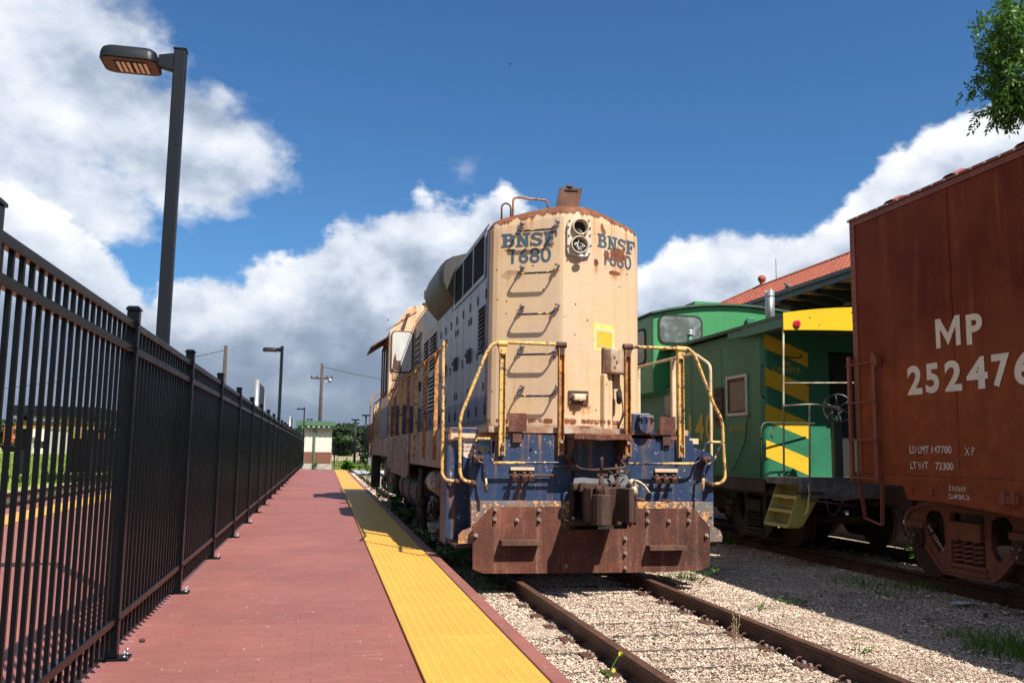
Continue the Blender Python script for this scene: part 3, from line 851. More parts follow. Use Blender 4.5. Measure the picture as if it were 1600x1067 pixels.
# ridges seen as lines where the strip recedes: shallow ribs between the rows of domes
m = MB()
for r_ in range(11):
    pts = [(strip_x(y) + 0.035 + r_ * 0.058, y) for y in (3.0, YP1)]
    (xa, ya), (xb, yb) = pts
    m.xy([(xa - 0.004, ya), (xa + 0.004, ya), (xb + 0.004, yb), (xb - 0.004, yb)], 0.213, 0.2158)
m.build('tactile_ribs', M_dome, plat, kind='stuff')

# platform on the other side of the fence
pl2 = empty('far_platform', (-4, 10, 0), kind='structure')
m = MB(); m.box(-4.62, -3.41, -1, 53.5, -0.35, 0.2); m.box(-5.85, -5.30, -1, 53.5, -0.35, 0.2); m.build('slab', M_plat, pl2)
m = MB()
m.box(-5.29, -4.63, -1, 53.5, -0.3, 0.214); m.build('tactile_strip', M_tact, pl2)

# ------------------------------------------------------------------ tracks
def rail_poly(xc, z=0.0):
    return [(xc - 0.0365, z), (xc + 0.0365, z), (xc + 0.0385, z - 0.012), (xc + 0.034, z - 0.036), (xc + 0.009, z - 0.048), (xc + 0.009, z - 0.135),
            (xc + 0.022, z - 0.15), (xc + 0.07, z - 0.16), (xc + 0.07, z - 0.17), (xc - 0.07, z - 0.17), (xc - 0.07, z - 0.16), (xc - 0.022, z - 0.15),
            (xc - 0.009, z - 0.135), (xc - 0.009, z - 0.048), (xc - 0.034, z - 0.036), (xc - 0.0385, z - 0.012)]
def make_track(name, xc, y0, y1, tie0, tie1, step=0.56, gauge=0.7535, plates=0, tw=1.28, tz=-0.165):
    t = empty(name, (xc, y0, GZ), kind='structure')
    for s in (-1, 1):
        m = MB(); m.xz(rail_poly(xc + s * gauge), y0, y1); m.build('rail', M_rail, t, bevel=0.004, seg=2)
    n = int((tie1 - tie0) / step); proto = None; pp = None
    for k in range(n):
        y = tie0 + k * step + rnd.uniform(-0.04, 0.04)
        m = MB(); a = rnd.uniform(-0.015, 0.015); dz = rnd.uniform(-0.010, 0.008)
        vs_ = []
        for z_ in (-0.13, 0.0):
            for x_, y_, t_ in ((-tw, -0.11 - a, -0.02), (tw, -0.11 + a, -0.02), (tw, 0.11 + a, dz), (-tw, 0.11 - a, dz)):
                vs_.append((xc + x_, y + y_, tz + (z_ if z_ else t_)))
        m.add(vs_, [(0, 1, 2, 3), (4, 5, 6, 7), (0, 1, 5, 4), (1, 2, 6, 5), (2, 3, 7, 6), (3, 0, 4, 7)])
        m.build('sleeper', M_tie, t, bevel=0.008, seg=1)
        if k < plates:
            for s in (-1, 1):
                xr = xc + s * gauge
                m = MB(); m.box(xr - 0.18, xr + 0.18, y - 0.09, y + 0.09, -0.159, -0.128 + dz * 0.5)
                pl = m.build('tie_plate', M_rail, t, bevel=0.004, seg=1)
                m = MB()
                for sx in (-1, 1):
                    for sy in (-1, 1):
                        if rnd.random() < 0.8: m.box(xr + sx * 0.10 - 0.012, xr + sx * 0.10 + 0.012, y + sy * 0.045 - 0.012, y + sy * 0.045 + 0.012, -0.135, -0.108)
                if m.v: m.build('spike', M_bolt, pl, split=True)
                # rail anchors: bent spring clips under the rail foot
                m = MB()
                for sy in (-1, 1):
                    yy = y + sy * 0.135
                    m.tube([(xr - s * 0.075 - s * 0.012 + math.cos(q) * 0.028 * -s, yy, -0.128 + math.sin(q) * 0.028) for q in np.linspace(-1.5, 2.6, 8)], 0.007, 6)
                m.build('rail_anchor', M_rust2, t)
    return t
XT = 2.97
make_track('railway_track', XT, -3, 56, 4.0, 12.5, plates=14, tz=-0.136)
# the nearest track runs on over the crossing and bends away with a second one
def curved_track(name, pts, gauge=0.75):
    t = empty(name, (pts[0][0], pts[0][1], GZ), kind='structure')
    P = bend([Vector((x, y, 0)) for x, y in pts], 30, 10)
    for s in (-1, 1):
        off = []
        for i, p in enumerate(P):
            d = (P[min(i + 1, len(P) - 1)] - P[max(i - 1, 0)]).normalized()
            off.append(p + Vector((d.y, -d.x, 0)) * s * gauge)
        m = MB()
        for a, bb in zip(off[:-1], off[1:]):
            m.bar(a + Vector((0, 0, -0.06)), bb + Vector((0, 0, -0.06)), 0.07, 0.14)
        m.build('rail', M_rail, t)
curved_track('track_beyond_crossing', [(XT, 56), (XT, 78), (4.6, 110), (12, 170)])
curved_track('curved_siding', [(6.5, 60), (3.6, 78), (2.6, 104), (4.2, 170)])
XT2 = 8.15
make_track('siding_track', XT2, -4, 60, 3.0, 30, step=0.62, plates=0)
make_track('track_by_field', -8.2, -8, 110, 8, 60, step=0.6, tz=-0.16)

# ------------------------------------------------------------------ loose stones
def stones(name, n, x0, x1, y0, y1, s0, s1, z=GZ, keep=None, fall=1.6):
    u = rng.random(n) ** fall
    y = y0 + u * (y1 - y0); x = rng.uniform(x0, x1, n)
    if keep is not None:
        k = keep(x, y); x, y = x[k], y[k]; n = len(x)
    s = s0 + (s1 - s0) * rng.random(n) ** 3
    s *= 1 + 0.05 * (y - y0)
    base = np.array([(1, 0, 0), (-1, 0, 0), (0, 1, 0), (0, -1, 0), (0, 0, 1), (0, 0, -1)], dtype=float)
    P = base[None] * (0.75 + 0.5 * rng.random((n, 6, 1))) + rng.normal(0, 0.16, (n, 6, 3))
    P *= np.stack([0.8 + 0.5 * rng.random(n), 0.8 + 0.5 * rng.random(n), 0.55 + 0.3 * rng.random(n)], -1)[:, None]
    th = rng.random(n) * 6.283; c, sn = np.cos(th), np.sin(th)
    Q = np.stack([P[..., 0] * c[:, None] - P[..., 1] * sn[:, None], P[..., 0] * sn[:, None] + P[..., 1] * c[:, None], P[..., 2]], -1) * s[:, None, None]
    Q += np.stack([x, y, z + s * 0.25 + rng.random(n) * 0.008], -1)[:, None]
    tri = np.array([(0, 2, 4), (2, 1, 4), (1, 3, 4), (3, 0, 4), (2, 0, 5), (1, 2, 5), (3, 1, 5), (0, 3, 5)])
    Fc = (tri[None] + (np.arange(n) * 6)[:, None, None]).ravel()
    return link(name, raw_mesh(name, Q.reshape(-1, 3), Fc, 3, M_stone), kind='stuff')
def not_rail(x, y):
    k = np.ones(len(x), bool)
    for c_ in (XT, XT2):
        for s in (-0.7535, 0.7535): k &= np.abs(x - c_ - s) > 0.085
    ph = (((y - 4.0 + 0.28) / 0.56) % 1 - 0.5) * 0.56
    for s in (-0.7535, 0.7535): k &= ~((np.abs(x - XT - s) < 0.19) & (np.abs(ph) < 0.10) & (y < 12) & (rng.random(len(x)) < 0.8))
    return k & (x > edge_x(y) + 0.02)
def bare_tie_gaps(x, y):
    k = not_rail(x, y)
    inside = np.abs(x - XT) < 0.68
    ph = (((y - 4.0 + 0.28) / 0.56) % 1 - 0.5) * 0.56       # offset from a sleeper's centre line
    edge = np.abs(ph - 0.09) < 0.035
    return k & ~(inside & edge & (rng.random(len(x)) < 0.6) & (y > 5.5))
stones('loose_gravel', 120000, 1.35, 4.9, 4.2, 12, 0.0045, 0.012, z=GZ + 0.022, keep=bare_tie_gaps, fall=1.5)
stones('loose_gravel', 100000, 4.4, 8.6, 4.6, 16, 0.0045, 0.012, z=GZ, keep=not_rail, fall=1.4)
stones('coarse_ballast', 4500, 1.35, 9.5, 4.2, 20, 0.010, 0.026, z=GZ + 0.006, keep=not_rail, fall=1.4)
stones('coarse_ballast', 3500, 1.5, 2.15, 13, 55, 0.02, 0.05, z=GZ, keep=not_rail, fall=1.2)

# ================================================================== FENCE
FX = -1.12
fence = empty('fence', (FX, 5, 0.21), 'long black steel picket fence along the left edge of the red platform', 'fence')
PY0, PSP = 3.22, 2.385
cap = None
for k in range(-1, 27):
    y = PY0 + PSP * k
    m = MB(); m.box(FX - 0.034, FX + 0.034, y - 0.034, y + 0.034, 0.225, 2.225)
    post = m.build('post', M_black, fence, bevel=0.004, seg=2)
    m = MB(); m.box(FX - 0.04, FX + 0.04, y - 0.04, y + 0.04, 2.226, 2.238); m.prism([(-0.04, -0.04), (0.04, -0.04), (0.04, 0.04), (-0.04, 0.04)], lambda u, v, w: (FX + u * (1 - w * 0.35), y + v * (1 - w * 0.35), 2.239 + w * 0.014), 0, 1)
    m.build('post_cap', M_black, post)
    if k < 14:
        m = MB(); m.box(FX - 0.075, FX + 0.10, y - 0.065, y + 0.065, 0.2115, 0.224)
        pl = m.build('base_plate', M_black, post, bevel=0.002, seg=1)
        if k < 6:
            m = MB()
            for sx in (-0.055, 0.078):
                for sy in (-0.042, 0.042):
                    m.cyl((FX + sx, y + sy, 0.2245), (FX + sx, y + sy, 0.236), 0.0095, 6); m.cyl((FX + sx, y + sy, 0.2365), (FX + sx, y + sy, 0.262), 0.0055, 6)
            m.build('anchor_bolt', M_steelbright, post, split=True)
            m = MB()
            for z in (2.135, 1.99, 0.43):
                m.box(FX - 0.024, FX + 0.024, y - 0.047, y - 0.035, z - 0.026, z + 0.026)
                m.box(FX - 0.024, FX + 0.024, y + 0.035, y + 0.047, z - 0.026, z + 0.026)
                m.cyl((FX + 0.034, y - 0.041, z + 0.01), (FX + 0.045, y - 0.041, z + 0.01), 0.008, 6)
            m.build('rail_bracket', M_black, post, split=True)
    if k < 26:
        for z in (2.135, 1.99, 0.43):
            m = MB()
            h = 0.022
            m.box(FX - 0.021, FX + 0.021, y + 0.0355, y + PSP - 0.0355, z - h, z + h)
            m.build('rail', M_black, fence, bevel=0.004, seg=1)
# pickets: one mesh, copied
pm = MB(); pm.box(FX - 0.0095, FX + 0.0095, -0.0095, 0.0095, 0.275, 2.1125)
pme = pm.mesh('picket', M_black); pme.transform(Matrix.Translation(-ORG['fence'] * 1.0) @ Matrix.Identity(4))
far = MB(); cnt = 0
for k in range(-1, 26):
    y0 = PY0 + PSP * k
    for j in range(1, 20):
        y = y0 + PSP * j / 20
        if cnt < 300:
            if y < 2.0: continue
            o = bpy.data.objects.new('picket', pme); col.objects.link(o); o.parent = fence
            o.location = (0, y, 0); cnt += 1
        else: far.box(FX - 0.0095, FX + 0.0095, y - 0.0095, y + 0.0095, 0.275, 2.1125)
far.build('far_pickets', M_black, fence, kind='stuff')

# ------------------------------------------------------------------ lamps
def make_lamp(x, y, label):
    t = empty('street_lamp', (x, y, 0.21), label, 'lamp', 'black square lamp posts along the platform fence')
    w = 0.046; H = 4.56
    m = MB(); m.box(x - w, x + w, y - w, y + w, 0.23, H); m.build('pole', M_lamp, t, bevel=0.008, seg=2)
    m = MB(); m.box(x - w - 0.004, x + w + 0.004, y - w - 0.004, y + w + 0.004, H + 0.001, H + 0.012); m.build('pole_cap', M_lamp, t)
    m = MB(); m.box(x - 0.16, x + 0.048, y - 0.12, y + 0.12, 0.211, 0.229); m.build('base_plate', M_lamp, t)
    m = MB()
    m.xz([(x - w - 0.001, H - 0.03), (x - w - 0.001, H - 0.175), (x - 0.16, H - 0.15), (x - 0.16, H - 0.055)], y - 0.032, y + 0.032)
    m.build('arm', M_lamp, t, bevel=0.006)
    # head: shallow rounded housing, flat rusty-looking underside
    hx1, hx0 = x - 0.150, x - 0.575; zb = H - 0.160; hw = 0.165
    def rr(x0, x1, y0, y1, r, n=5):
        out = []
        for cx_, cy_, a0 in ((x1 - r, y1 - r, 0), (x0 + r, y1 - r, 90), (x0 + r, y0 + r, 180), (x1 - r, y0 + r, 270)):
            for i in range(n + 1):
                a = math.radians(a0 + 90 * i / n); out.append((cx_ + r * math.cos(a), cy_ + r * math.sin(a)))
        return out
    base = rr(hx0, hx1, y - hw, y + hw, 0.07)
    m = MB(); rings = []
    for z, ins in ((zb, 0.0), (zb + 0.055, 0.004), (zb + 0.085, 0.016), (zb + 0.104, 0.04), (zb + 0.112, 0.08)):
        cx_, cy_ = (hx0 + hx1) / 2, y
        rings.append([(cx_ + (px_ - cx_) * (1 - ins / 0.23), cy_ + (py_ - cy_) * (1 - ins / 0.165), z) for px_, py_ in base])
    o = 0; n = len(base)
    vs_ = [v for r_ in rings for v in r_]; fs_ = []
    for i in range(len(rings) - 1):
        for q in range(n): fs_.append((i * n + q, i * n + (q + 1) % n, (i + 1) * n + (q + 1) % n, (i + 1) * n + q))
    m.add(vs_, fs_, True); m.add(rings[-1], [tuple(range(n))]); m.add(rings[0], [tuple(range(n))[::-1]])
    hd = m.build('lamp_head', M_lamp, t)
    m = MB(); inner = rr(hx0 + 0.02, hx1 - 0.012, y - hw + 0.016, y + hw - 0.016, 0.06)
    m.xy(inner, zb - 0.008, zb - 0.001); m.build('underside', M_lampunder, hd)
    m = MB(); m.box(hx0 + 0.10, hx1 - 0.11, y - 0.10, y + 0.10, zb - 0.012, zb - 0.0085); m.build('lens_recess', M_dark, hd)
    for g in (0, 1):
        for i in range(3):
            xx = hx0 + 0.118 + g * 0.124 + i * 0.038
            m = MB(); m.box(xx, xx + 0.024, y - 0.09, y + 0.09, zb - 0.018, zb - 0.0125); m.build('led_strip', M_led, hd)
    return t
M_lampunder = plain('lamp_underside', (0.12, 0.065, 0.045), 0.6, var=0.2)
lamp0 = make_lamp(-1.212, 7.15, 'nearest and tallest looking lamp post rising behind the fence at upper left')
for y, lb in ((28.2, 'second lamp post, standing above the middle of the fence line'),
              (70.0, 'distant lamp post behind the small green roofed shelter'),
              (95.0, 'farthest lamp post, small, behind the green roofed shelter')):
    copy_tree(lamp0, (-1.265 if y < 90 else -0.9, y, 0.21), None, lb)

# ------------------------------------------------------------------ station signs behind the fence
def sign(x, y0, y1, h0, h1, label):
    t = empty('station_sign', (x, y0, 0.2), label, 'sign', 'silver two post station signs behind the fence')
    for y, h, r_ in ((y0, h0, 0.072), (y1, h1, 0.06)):
        m = MB(); m.cyl((x, y, 0.2), (x, y, h), r_, 16); m.build('post', M_silver, t)
    m = MB(); m.box(x - 0.03, x + 0.03, y0 + 0.12, y1 - 0.1, h1 - 0.95, h1 - 0.02); m.build('panel', M_lamp, t)
    m = MB(); m.box(x - 0.035, x + 0.035, y0 + 0.12, y1 - 0.1, h1 - 1.03, h1 - 0.96); m.build('trim', M_orange, t)
SX = -1.62
a, b_ = at(402, 593, X=SX), at(412.5, 606, X=SX)
sign(SX, a.y, b_.y, a.z, b_.z, 'nearer silver two post sign showing above the fence')
a, b_ = at(453.2, 650, X=SX), at(457, 653.5, X=SX)
sign(SX, a.y, b_.y, a.z, b_.z, 'farther silver two post sign above the fence by the lamp')
# ================================================================== LOCOMOTIVE
LX = 3.05
loco = empty('locomotive', (LX, 18, 0), 'weathered cream and blue diesel locomotive with rusted plow, standing beside the platform', 'locomotive')
YS = 9.80                     # front sheet plane
def F(px, py, y=YS):
    p = at(px, py, Y=y); return (p.x, p.z)
# ---- hood
HX, HW = LX, 1.0
YF, YC = 10.45, 10.87
def hood_top(x): return 4.40 + 0.13 * (1 - ((x - HX) / HW) ** 2)
def hood_outline(yb):
    L = [(-1.0, yb), (-1.0, YC + 0.14), (-0.995, YC + 0.09), (-0.97, YC + 0.04), (-0.92, YC - 0.005), (-0.86, YC - 0.04)]
    L += [(u, YF + 0.005 + (-0.19 - u) * 0.56) for u in (-0.62, -0.40, -0.21)] + [(-0.17, YF)]
    return L, [(-u, v) for u, v in reversed(L)]
def build_hood():
    L, R = hood_outline(21.0)
    O = [(u + HX, v) for u, v in L + R]; n = len(O)
    def ring(ins, dz, z=None):
        out = []
        for x, y in O:
            k = 1 - ins / HW
            xx = HX + (x - HX) * k; yy = y + ins * (0.9 if y < 20 else 0)
            out.append((xx, yy, (hood_top(x) + dz) if z is None else z))
        return out
    rings = [ring(0, 0, 1.70), ring(0, -0.17), ring(0.008, -0.10), ring(0.035, -0.045), ring(0.085, -0.01), ring(0.15, 0.006)]
    m = MB(); vs_ = [v for r_ in rings for v in r_]; fs_ = []
    for i in range(len(rings) - 1):
        for q in range(n - 1): fs_.append((i * n + q, i * n + q + 1, (i + 1) * n + q + 1, (i + 1) * n + q))
    k0 = n  # lower body flat, top lip smooth
    m.add(vs_, fs_[:n - 1], False)
    o = len(m.v) - len(vs_)
    b = MB(); b.add(vs_, fs_[n - 1:2 * (n - 1)], True); b.add(vs_, fs_[2 * (n - 1):], True)
    # roof cap
    top = rings[-1]; h = n // 2; cap = []; cf = []
    for i in range(h):
        a, c = Vector(top[i]), Vector(top[n - 1 - i])
        for k in range(7):
            p = a.lerp(c, k / 6); x = p.x; p.z = max(a.z, 0) + 0.10 * (1 - (2 * k / 6 - 1) ** 2) * ((c.x - a.x) / 2.0) ** 2
            cap.append(p)
    for i in range(h - 1):
        for k in range(6): cf.append((i * 7 + k, i * 7 + k + 1, (i + 1) * 7 + k + 1, (i + 1) * 7 + k))
    b.add(cap, cf, True)
    return m, b
hm, hb = build_hood()
hood = hm.build('hood', M_hood, loco)
hb.build('hood_roof_edge', M_hood, hood)
# seam line under the roof edge and base flashing
LO, RO = hood_outline(21.0)
def around(z0, z1, out, lst=None, y_max=99):
    pts = [(HX + u * (1 + out), v - out) for u, v in LO + RO if v < y_max]
    m = MB()
    for a, c in zip(pts[:-1], pts[1:]):
        m.add([(a[0], a[1], z0), (c[0], c[1], z0), (c[0], c[1], z1), (a[0], a[1], z1)], [(0, 1, 2, 3)])
    return m
m = around(1.70, 1.745, 0.02); m2 = around(1.745, 1.745, 0.02)
m.build('base_flashing', M_rustbox, hood)
for px_ in (819, 850, 905, 975):
    pass
# rivets along base and seams
PL, NL = Vector((HX - 0.92, YC - 0.005, 0)), Vector((-(YC - YF), -(0.92 - 0.17), 0)).normalized()
TL = Vector((0.75, -(YC - YF), 0)).normalized()
PR, NR = Vector((HX + 0.92, YC - 0.005, 0)), Vector(((YC - YF), -(0.92 - 0.17), 0)).normalized()
TR = Vector((0.75, (YC - YF), 0)).normalized()
def onL(px, py, off=0.0): return at_plane(px, py, Vector((HX - 0.19, YF + 0.005, 0)), NL) + NL * off
def onR(px, py, off=0.0): return at_plane(px, py, Vector((HX + 0.19, YF + 0.005, 0)), NR) + NR * off
m = MB()
for z in (1.79,):
    for k in range(9): m.ball(PL + TL * (0.06 + k * 0.095) + Vector((0, 0, z)), 0.009, 6, 4)
    for k in range(9): m.ball(Vector((HX + 0.2, YF, z)) + TR * (0.02 + k * 0.095), 0.009, 6, 4)
m.build('rivets', M_hood, hood, kind='stuff')
# corner trim strip on the side edge
m = MB(); m.box(HX - HW - 0.012, HX - HW + 0.0, YC + 0.16, YC + 0.20, 1.75, 4.24); m.build('corner_seam', M_side, hood)

# ---- lettering on the facets
def slab(word, p, xdir, height, width, ital=0.0):
    """bold slab serif capitals built of strokes"""
    T = frame3(p, xdir); m = MB(); n = len(word); cw = 1.0 / n; lay = [0]
    def R(x0, y0, x1, y1, sk=0.0):
        lay[0] += 1; z = 0.002 + lay[0] * 0.00012
        P = [(x0, y0), (x1, y0), (x1 + sk, y1), (x0 + sk, y1)]
        m.add([T @ Vector((u * width, v * height, z)) for u, v in P], [(0, 1, 2, 3)])
    def arc(cx_, cy_, rx, ry, tx, ty, a0, a1, k=10):
        lay[0] += 1; z = 0.002 + lay[0] * 0.00012; vs_ = []
        for i in range(k + 1):
            a = math.radians(a0 + (a1 - a0) * i / k)
            for q in (0, 1):
                vs_.append(T @ Vector(((cx_ + (rx - tx * q) * math.cos(a)) * width, (cy_ + (ry - ty * q) * math.sin(a)) * height, z)))
        m.add(vs_, [(2 * i, 2 * i + 2, 2 * i + 3, 2 * i + 1) for i in range(k)])
    s = 0.07; hs = 0.15
    for i, ch in enumerate(word):
        x = i * cw; w = cw * 0.97
        if ch == 'B':
            R(x + .02, 0, x + .02 + s, 1); R(x - .01, 0, x + w * .6, hs); R(x - .01, 1 - hs, x + w * .58, 1); R(x + .04, .45, x + w * .6, .45 + hs)
            arc(x + w * .52, .745, w * .36, .255, s * .85, hs, -90, 90); arc(x + w * .55, .30, w * .40, .30, s * .9, hs, -90, 90)
        if ch == 'N':
            R(x + .03, 0, x + .03 + s * .75, 1); R(x + w - s, 0, x + w - s * .25, 1)
            R(x - .0, 0, x + s + .06, hs * .8); R(x - .0, 1 - hs * .8, x + s + .02, 1); R(x + w - s - .05, 1 - hs * .8, x + w + .02, 1)
            R(x + w - s * 1.0, 0, x + w - s * .1, 1, -(w - s * 1.0 - .01))
        if ch == 'S':
            arc(x + w * .5, .73, w * .42, .27, s * .95, hs, 20, 270); arc(x + w * .5, .29, w * .44, .29, s * .95, hs, -160, 90)
            R(x + w * .82, .64, x + w * .93, .97); R(x + .01, .04, x + w * .14, .36)
        if ch == 'F':
            R(x + .03, 0, x + .03 + s, 1); R(x, 0, x + s + .07, hs * .8); R(x, 1 - hs, x + w * .95, 1); R(x + .05, .42, x + w * .7, .42 + hs)
            R(x + w * .84, .62, x + w * .97, 1); R(x + w * .58, .32, x + w * .70, .70)
    return m
def lettered(text, a, b_, h, mat, plane_off=0.004, parent=None, name='lettering', serif=False, bold=0.03):
    xd = (b_ - a); xd.z *= 1.0
    width = xd.length
    if serif:
        return slab(text, a, xd, h, width).build(name, mat, parent)
    me = text_mesh(text, h, width, frame3(a, xd), mat, bold)
    return link(name, me, parent)
a, b_ = onL(784.5, 386, .003), onL(872, 383, .003); b_.z = a.z = (a.z + b_.z) / 2
hL = (onL(830, 363).z - onL(830, 386).z)
lettered('BNSF', a, b_, hL * 0.92, M_letter, parent=hood, serif=True)
a, b_ = onL(799, 411, .003), onL(861, 410, .003); b_.z = a.z = (a.z + b_.z) / 2
lettered('1680', a, b_, (onL(830, 388).z - onL(830, 411).z), M_letter, parent=hood, bold=0.008)
a, b_ = onR(934, 389, .003), onR(992, 396, .003); z = (a.z + b_.z) / 2; a.z = b_.z = onR(962, 392).z
lettered('BNSF', a, b_, hL * 0.92, M_letterw, parent=hood, serif=True)
a, b_ = onR(944, 414, .003), onR(986, 419, .003); a.z = b_.z = onR(965, 418).z
lettered('1680', a, b_, (onL(830, 388).z - onL(830, 411).z), M_letterw, parent=hood, bold=0.008)

# ---- grab irons
for i, (yl, yr, yb) in enumerate(((350, 347, 364), (418, 415, 430), (479, 477, 493.5), (541.5, 544, 556), (604, 603.5, 620.5))):
    p0, p1 = onL(817, yl), onL(872, yr)
    q0, q1 = onL(812.5, yb, .11), onL(868.5, yb - 2, .11)
    q0.z = q1.z = (q0.z + q1.z) / 2
    m = MB()
    A = p0 + NL * 0.05 + Vector((0, 0, -0.01)); B_ = p1 + NL * 0.05 + Vector((0, 0, -0.01))
    m.tube(bend([A, A + NL * 0.025 + Vector((-0.02, 0, -0.02)), q0 + Vector((-0.005, 0, 0.03)), q0 + TL * 0.04, q1 - TL * 0.04, q1 + Vector((0.005, 0, 0.03)), B_ + NL * 0.025 + Vector((0.0, 0, -0.02)), B_], 0.035, 4), 0.0135, 8)
    g = m.build('grab_iron', M_grabyel, loco)
    m = MB()
    for p in (p0, p1):
        m.cyl(p, p + NL * 0.055, 0.026, 10); m.ball(p + NL * 0.055, 0.027, 8, 6); m.cyl(p + Vector((0, 0, -0.04)), p + NL * 0.04 + Vector((0, 0, -0.045)), 0.018, 8)
    m.build('grab_bracket', M_bolt, g, split=True)

# ---- headlight
a, b_ = at(886.5, 341, Y=YF - 0.03), at(923.5, 402, Y=YF - 0.03)
hx0, hx1, hz1, hz0 = a.x, b_.x, a.z, b_.z
def rrect(x0, x1, z0, z1, r, n=5):
    out = []
    for cx_, cz_, a0 in ((x1 - r, z1 - r, 0), (x0 + r, z1 - r, 90), (x0 + r, z0 + r, 180), (x1 - r, z0 + r, 270)):
        for i in range(n + 1):
            q = math.radians(a0 + 90 * i / n); out.append((cx_ + r * math.cos(q), cz_ + r * math.sin(q)))
    return out
hl = empty('headlight', (0, 0, 0)); hl.parent = loco; hl.location = (0, 0, 0); ORG[hl.name] = ORG[loco.name]
hr = [(at(906, 355.5, Y=YF - 0.03), 0.098), (at(904.5, 383.5, Y=YF - 0.03), 0.105)]
def circ(cx_, cz_, r, n=20): return [(cx_ + r * math.cos(2 * math.pi * k / n), cz_ + r * math.sin(2 * math.pi * k / n)) for k in range(n)]
me = curve_mesh([rrect(hx0, hx1, hz0, hz1, 0.085)] + [circ(c.x, c.z, r) for c, r in hr], 0.035, 'headlight_plate')
me.transform(Matrix(((1, 0, 0, 0), (0, 0, -1, YF - 0.004), (0, 1, 0, 0), (0, 0, 0, 1))))
me.materials.clear(); me.materials.append(M_hlplate)
link('mounting_plate', me, hl, bevel=0.004)
for c, r in hr:
    m = MB()
    prof = [(r + 0.012, -0.04), (r + 0.008, -0.085), (r - 0.008, -0.085), (r - 0.012, -0.03), (r - 0.02, -0.008)]
    n = 24; vs_ = [(c.x + rr_ * math.cos(2 * math.pi * k / n), YF + yy, c.z + rr_ * math.sin(2 * math.pi * k / n)) for rr_, yy in prof for k in range(n)]
    fs_ = [(i * n + k, i * n + (k + 1) % n, (i + 1) * n + (k + 1) % n, (i + 1) * n + k) for i in range(len(prof) - 1) for k in range(n)]
    m.add(vs_, fs_, True); m.build('lamp_socket', M_hlring, hl)
    m = MB(); m.cyl((c.x, YF - 0.006, c.z), (c.x, YF - 0.003, c.z), r, 24); m.build('socket_void', M_dark, hl)
m = MB()
c = hr[1][0]
for k in range(9):
    a0 = rnd.uniform(0, 6.28)
    pts = [Vector((c.x + math.cos(a0 + j * 1.1) * rnd.uniform(0.01, 0.075), YF - 0.03 - 0.013 * j, c.z + math.sin(a0 + j * 1.1) * rnd.uniform(0.01, 0.08))) for j in range(5)]
    m.tube(bend(pts, 0.03, 3), 0.0028, 5)
c = hr[0][0]
m.tube(bend([(c.x - 0.04, YF - 0.01, c.z - 0.02), (c.x - 0.02, YF - 0.06, c.z - 0.03), (c.x + 0.03, YF - 0.09, c.z - 0.09), (c.x + 0.02, YF - 0.10, c.z - 0.16)], 0.03), 0.0028, 5)
m.build('loose_wire', M_wire, hl, split=True)
m = MB(); c = at(908, 401, Y=YF - 0.09); m.ball(c, 0.055, 12, 8, (1, .6, .55)); m.build('hanging_bulb', M_steelbright, hl)
m = MB()
for px_, py_ in ((890, 345), (920, 345), (889, 368), (922, 368), (890, 398), (921, 397), (888, 355), (922, 357), (888, 384), (923, 384)):
    p = at(px_, py_, Y=YF - 0.04); m.cyl((p.x, YF - 0.037, p.z), (p.x, YF - 0.052, p.z), 0.011, 6)
m.build('bolt', M_rust2, hl, split=True)

# ---- fittings on the right facet
def boxR(px0, py0, px1, py1, o0, o1):
    a, b_ = onR(px0, py1), onR(px1, py0)
    w = (b_ - a).dot(TR); h = b_.z - a.z; m = MB()
    M_ = Matrix.Translation(a) @ Matrix(((TR.x, NR.x, 0, 0), (TR.y, NR.y, 0, 0), (0, 0, 1, 0), (0, 0, 0, 1)))
    m.box(0, w, o0, o1, 0, h, M_); return m
jb = boxR(942, 547, 968, 584, 0.0, 0.15).build('junction_box', M_rustbox, loco, bevel=0.03, seg=3)
boxR(939.5, 544.5, 947, 584, 0.0, 0.03).build('box_flange', M_rust2, jb)
m = MB()
for px_, py_ in ((946, 558), (950, 566), (946.5, 574)):
    p = onR(px_, py_, 0.152); m.cyl(p, p + NR * 0.012, 0.018, 8)
m.build('bolt', M_bolt, jb, split=True)
boxR(938, 585.5, 951, 672, 0.0, 0.07).build('conduit_cover', M_hood, loco, bevel=0.015)
m = MB(); pt = onR(958, 586, 0.10)
for k in range(9):
    c = pt + Vector((0, 0, -0.022 * k - 0.012)); ax = Vector((1, 0, 0)) if k % 2 else Vector((0, 1, 0))
    m.tube([c + ax * 0.011 * math.cos(q) + Vector((0, 0, 0.017 * math.sin(q))) for q in np.linspace(0, 2 * math.pi, 9)[:-1]], 0.0035, 5, closed=True)
m.build('chain', M_rust2, loco)
m = MB(); c = pt + Vector((0, 0, -0.21)); m.cyl(c, c + Vector((0, 0, -0.13)), 0.038, 12, 0.034); m.cyl(c + Vector((0, 0, 0.02)), c, 0.02, 10); m.ball(c + Vector((0, 0, -0.13)), 0.033, 10, 6)
m.build('plug', M_dark, loco)
m = MB(); m.tube(bend([onR(966, 580, .08), onR(970, 600, .09), onR(974, 640, .04), onR(960, 672, .05)], 0.1), 0.012, 8); m.tube(bend([onR(953, 585, .05), onR(954, 630, .05), onR(953, 668, .03)], .05), 0.008, 6)
m.build('hose', M_dark, loco)
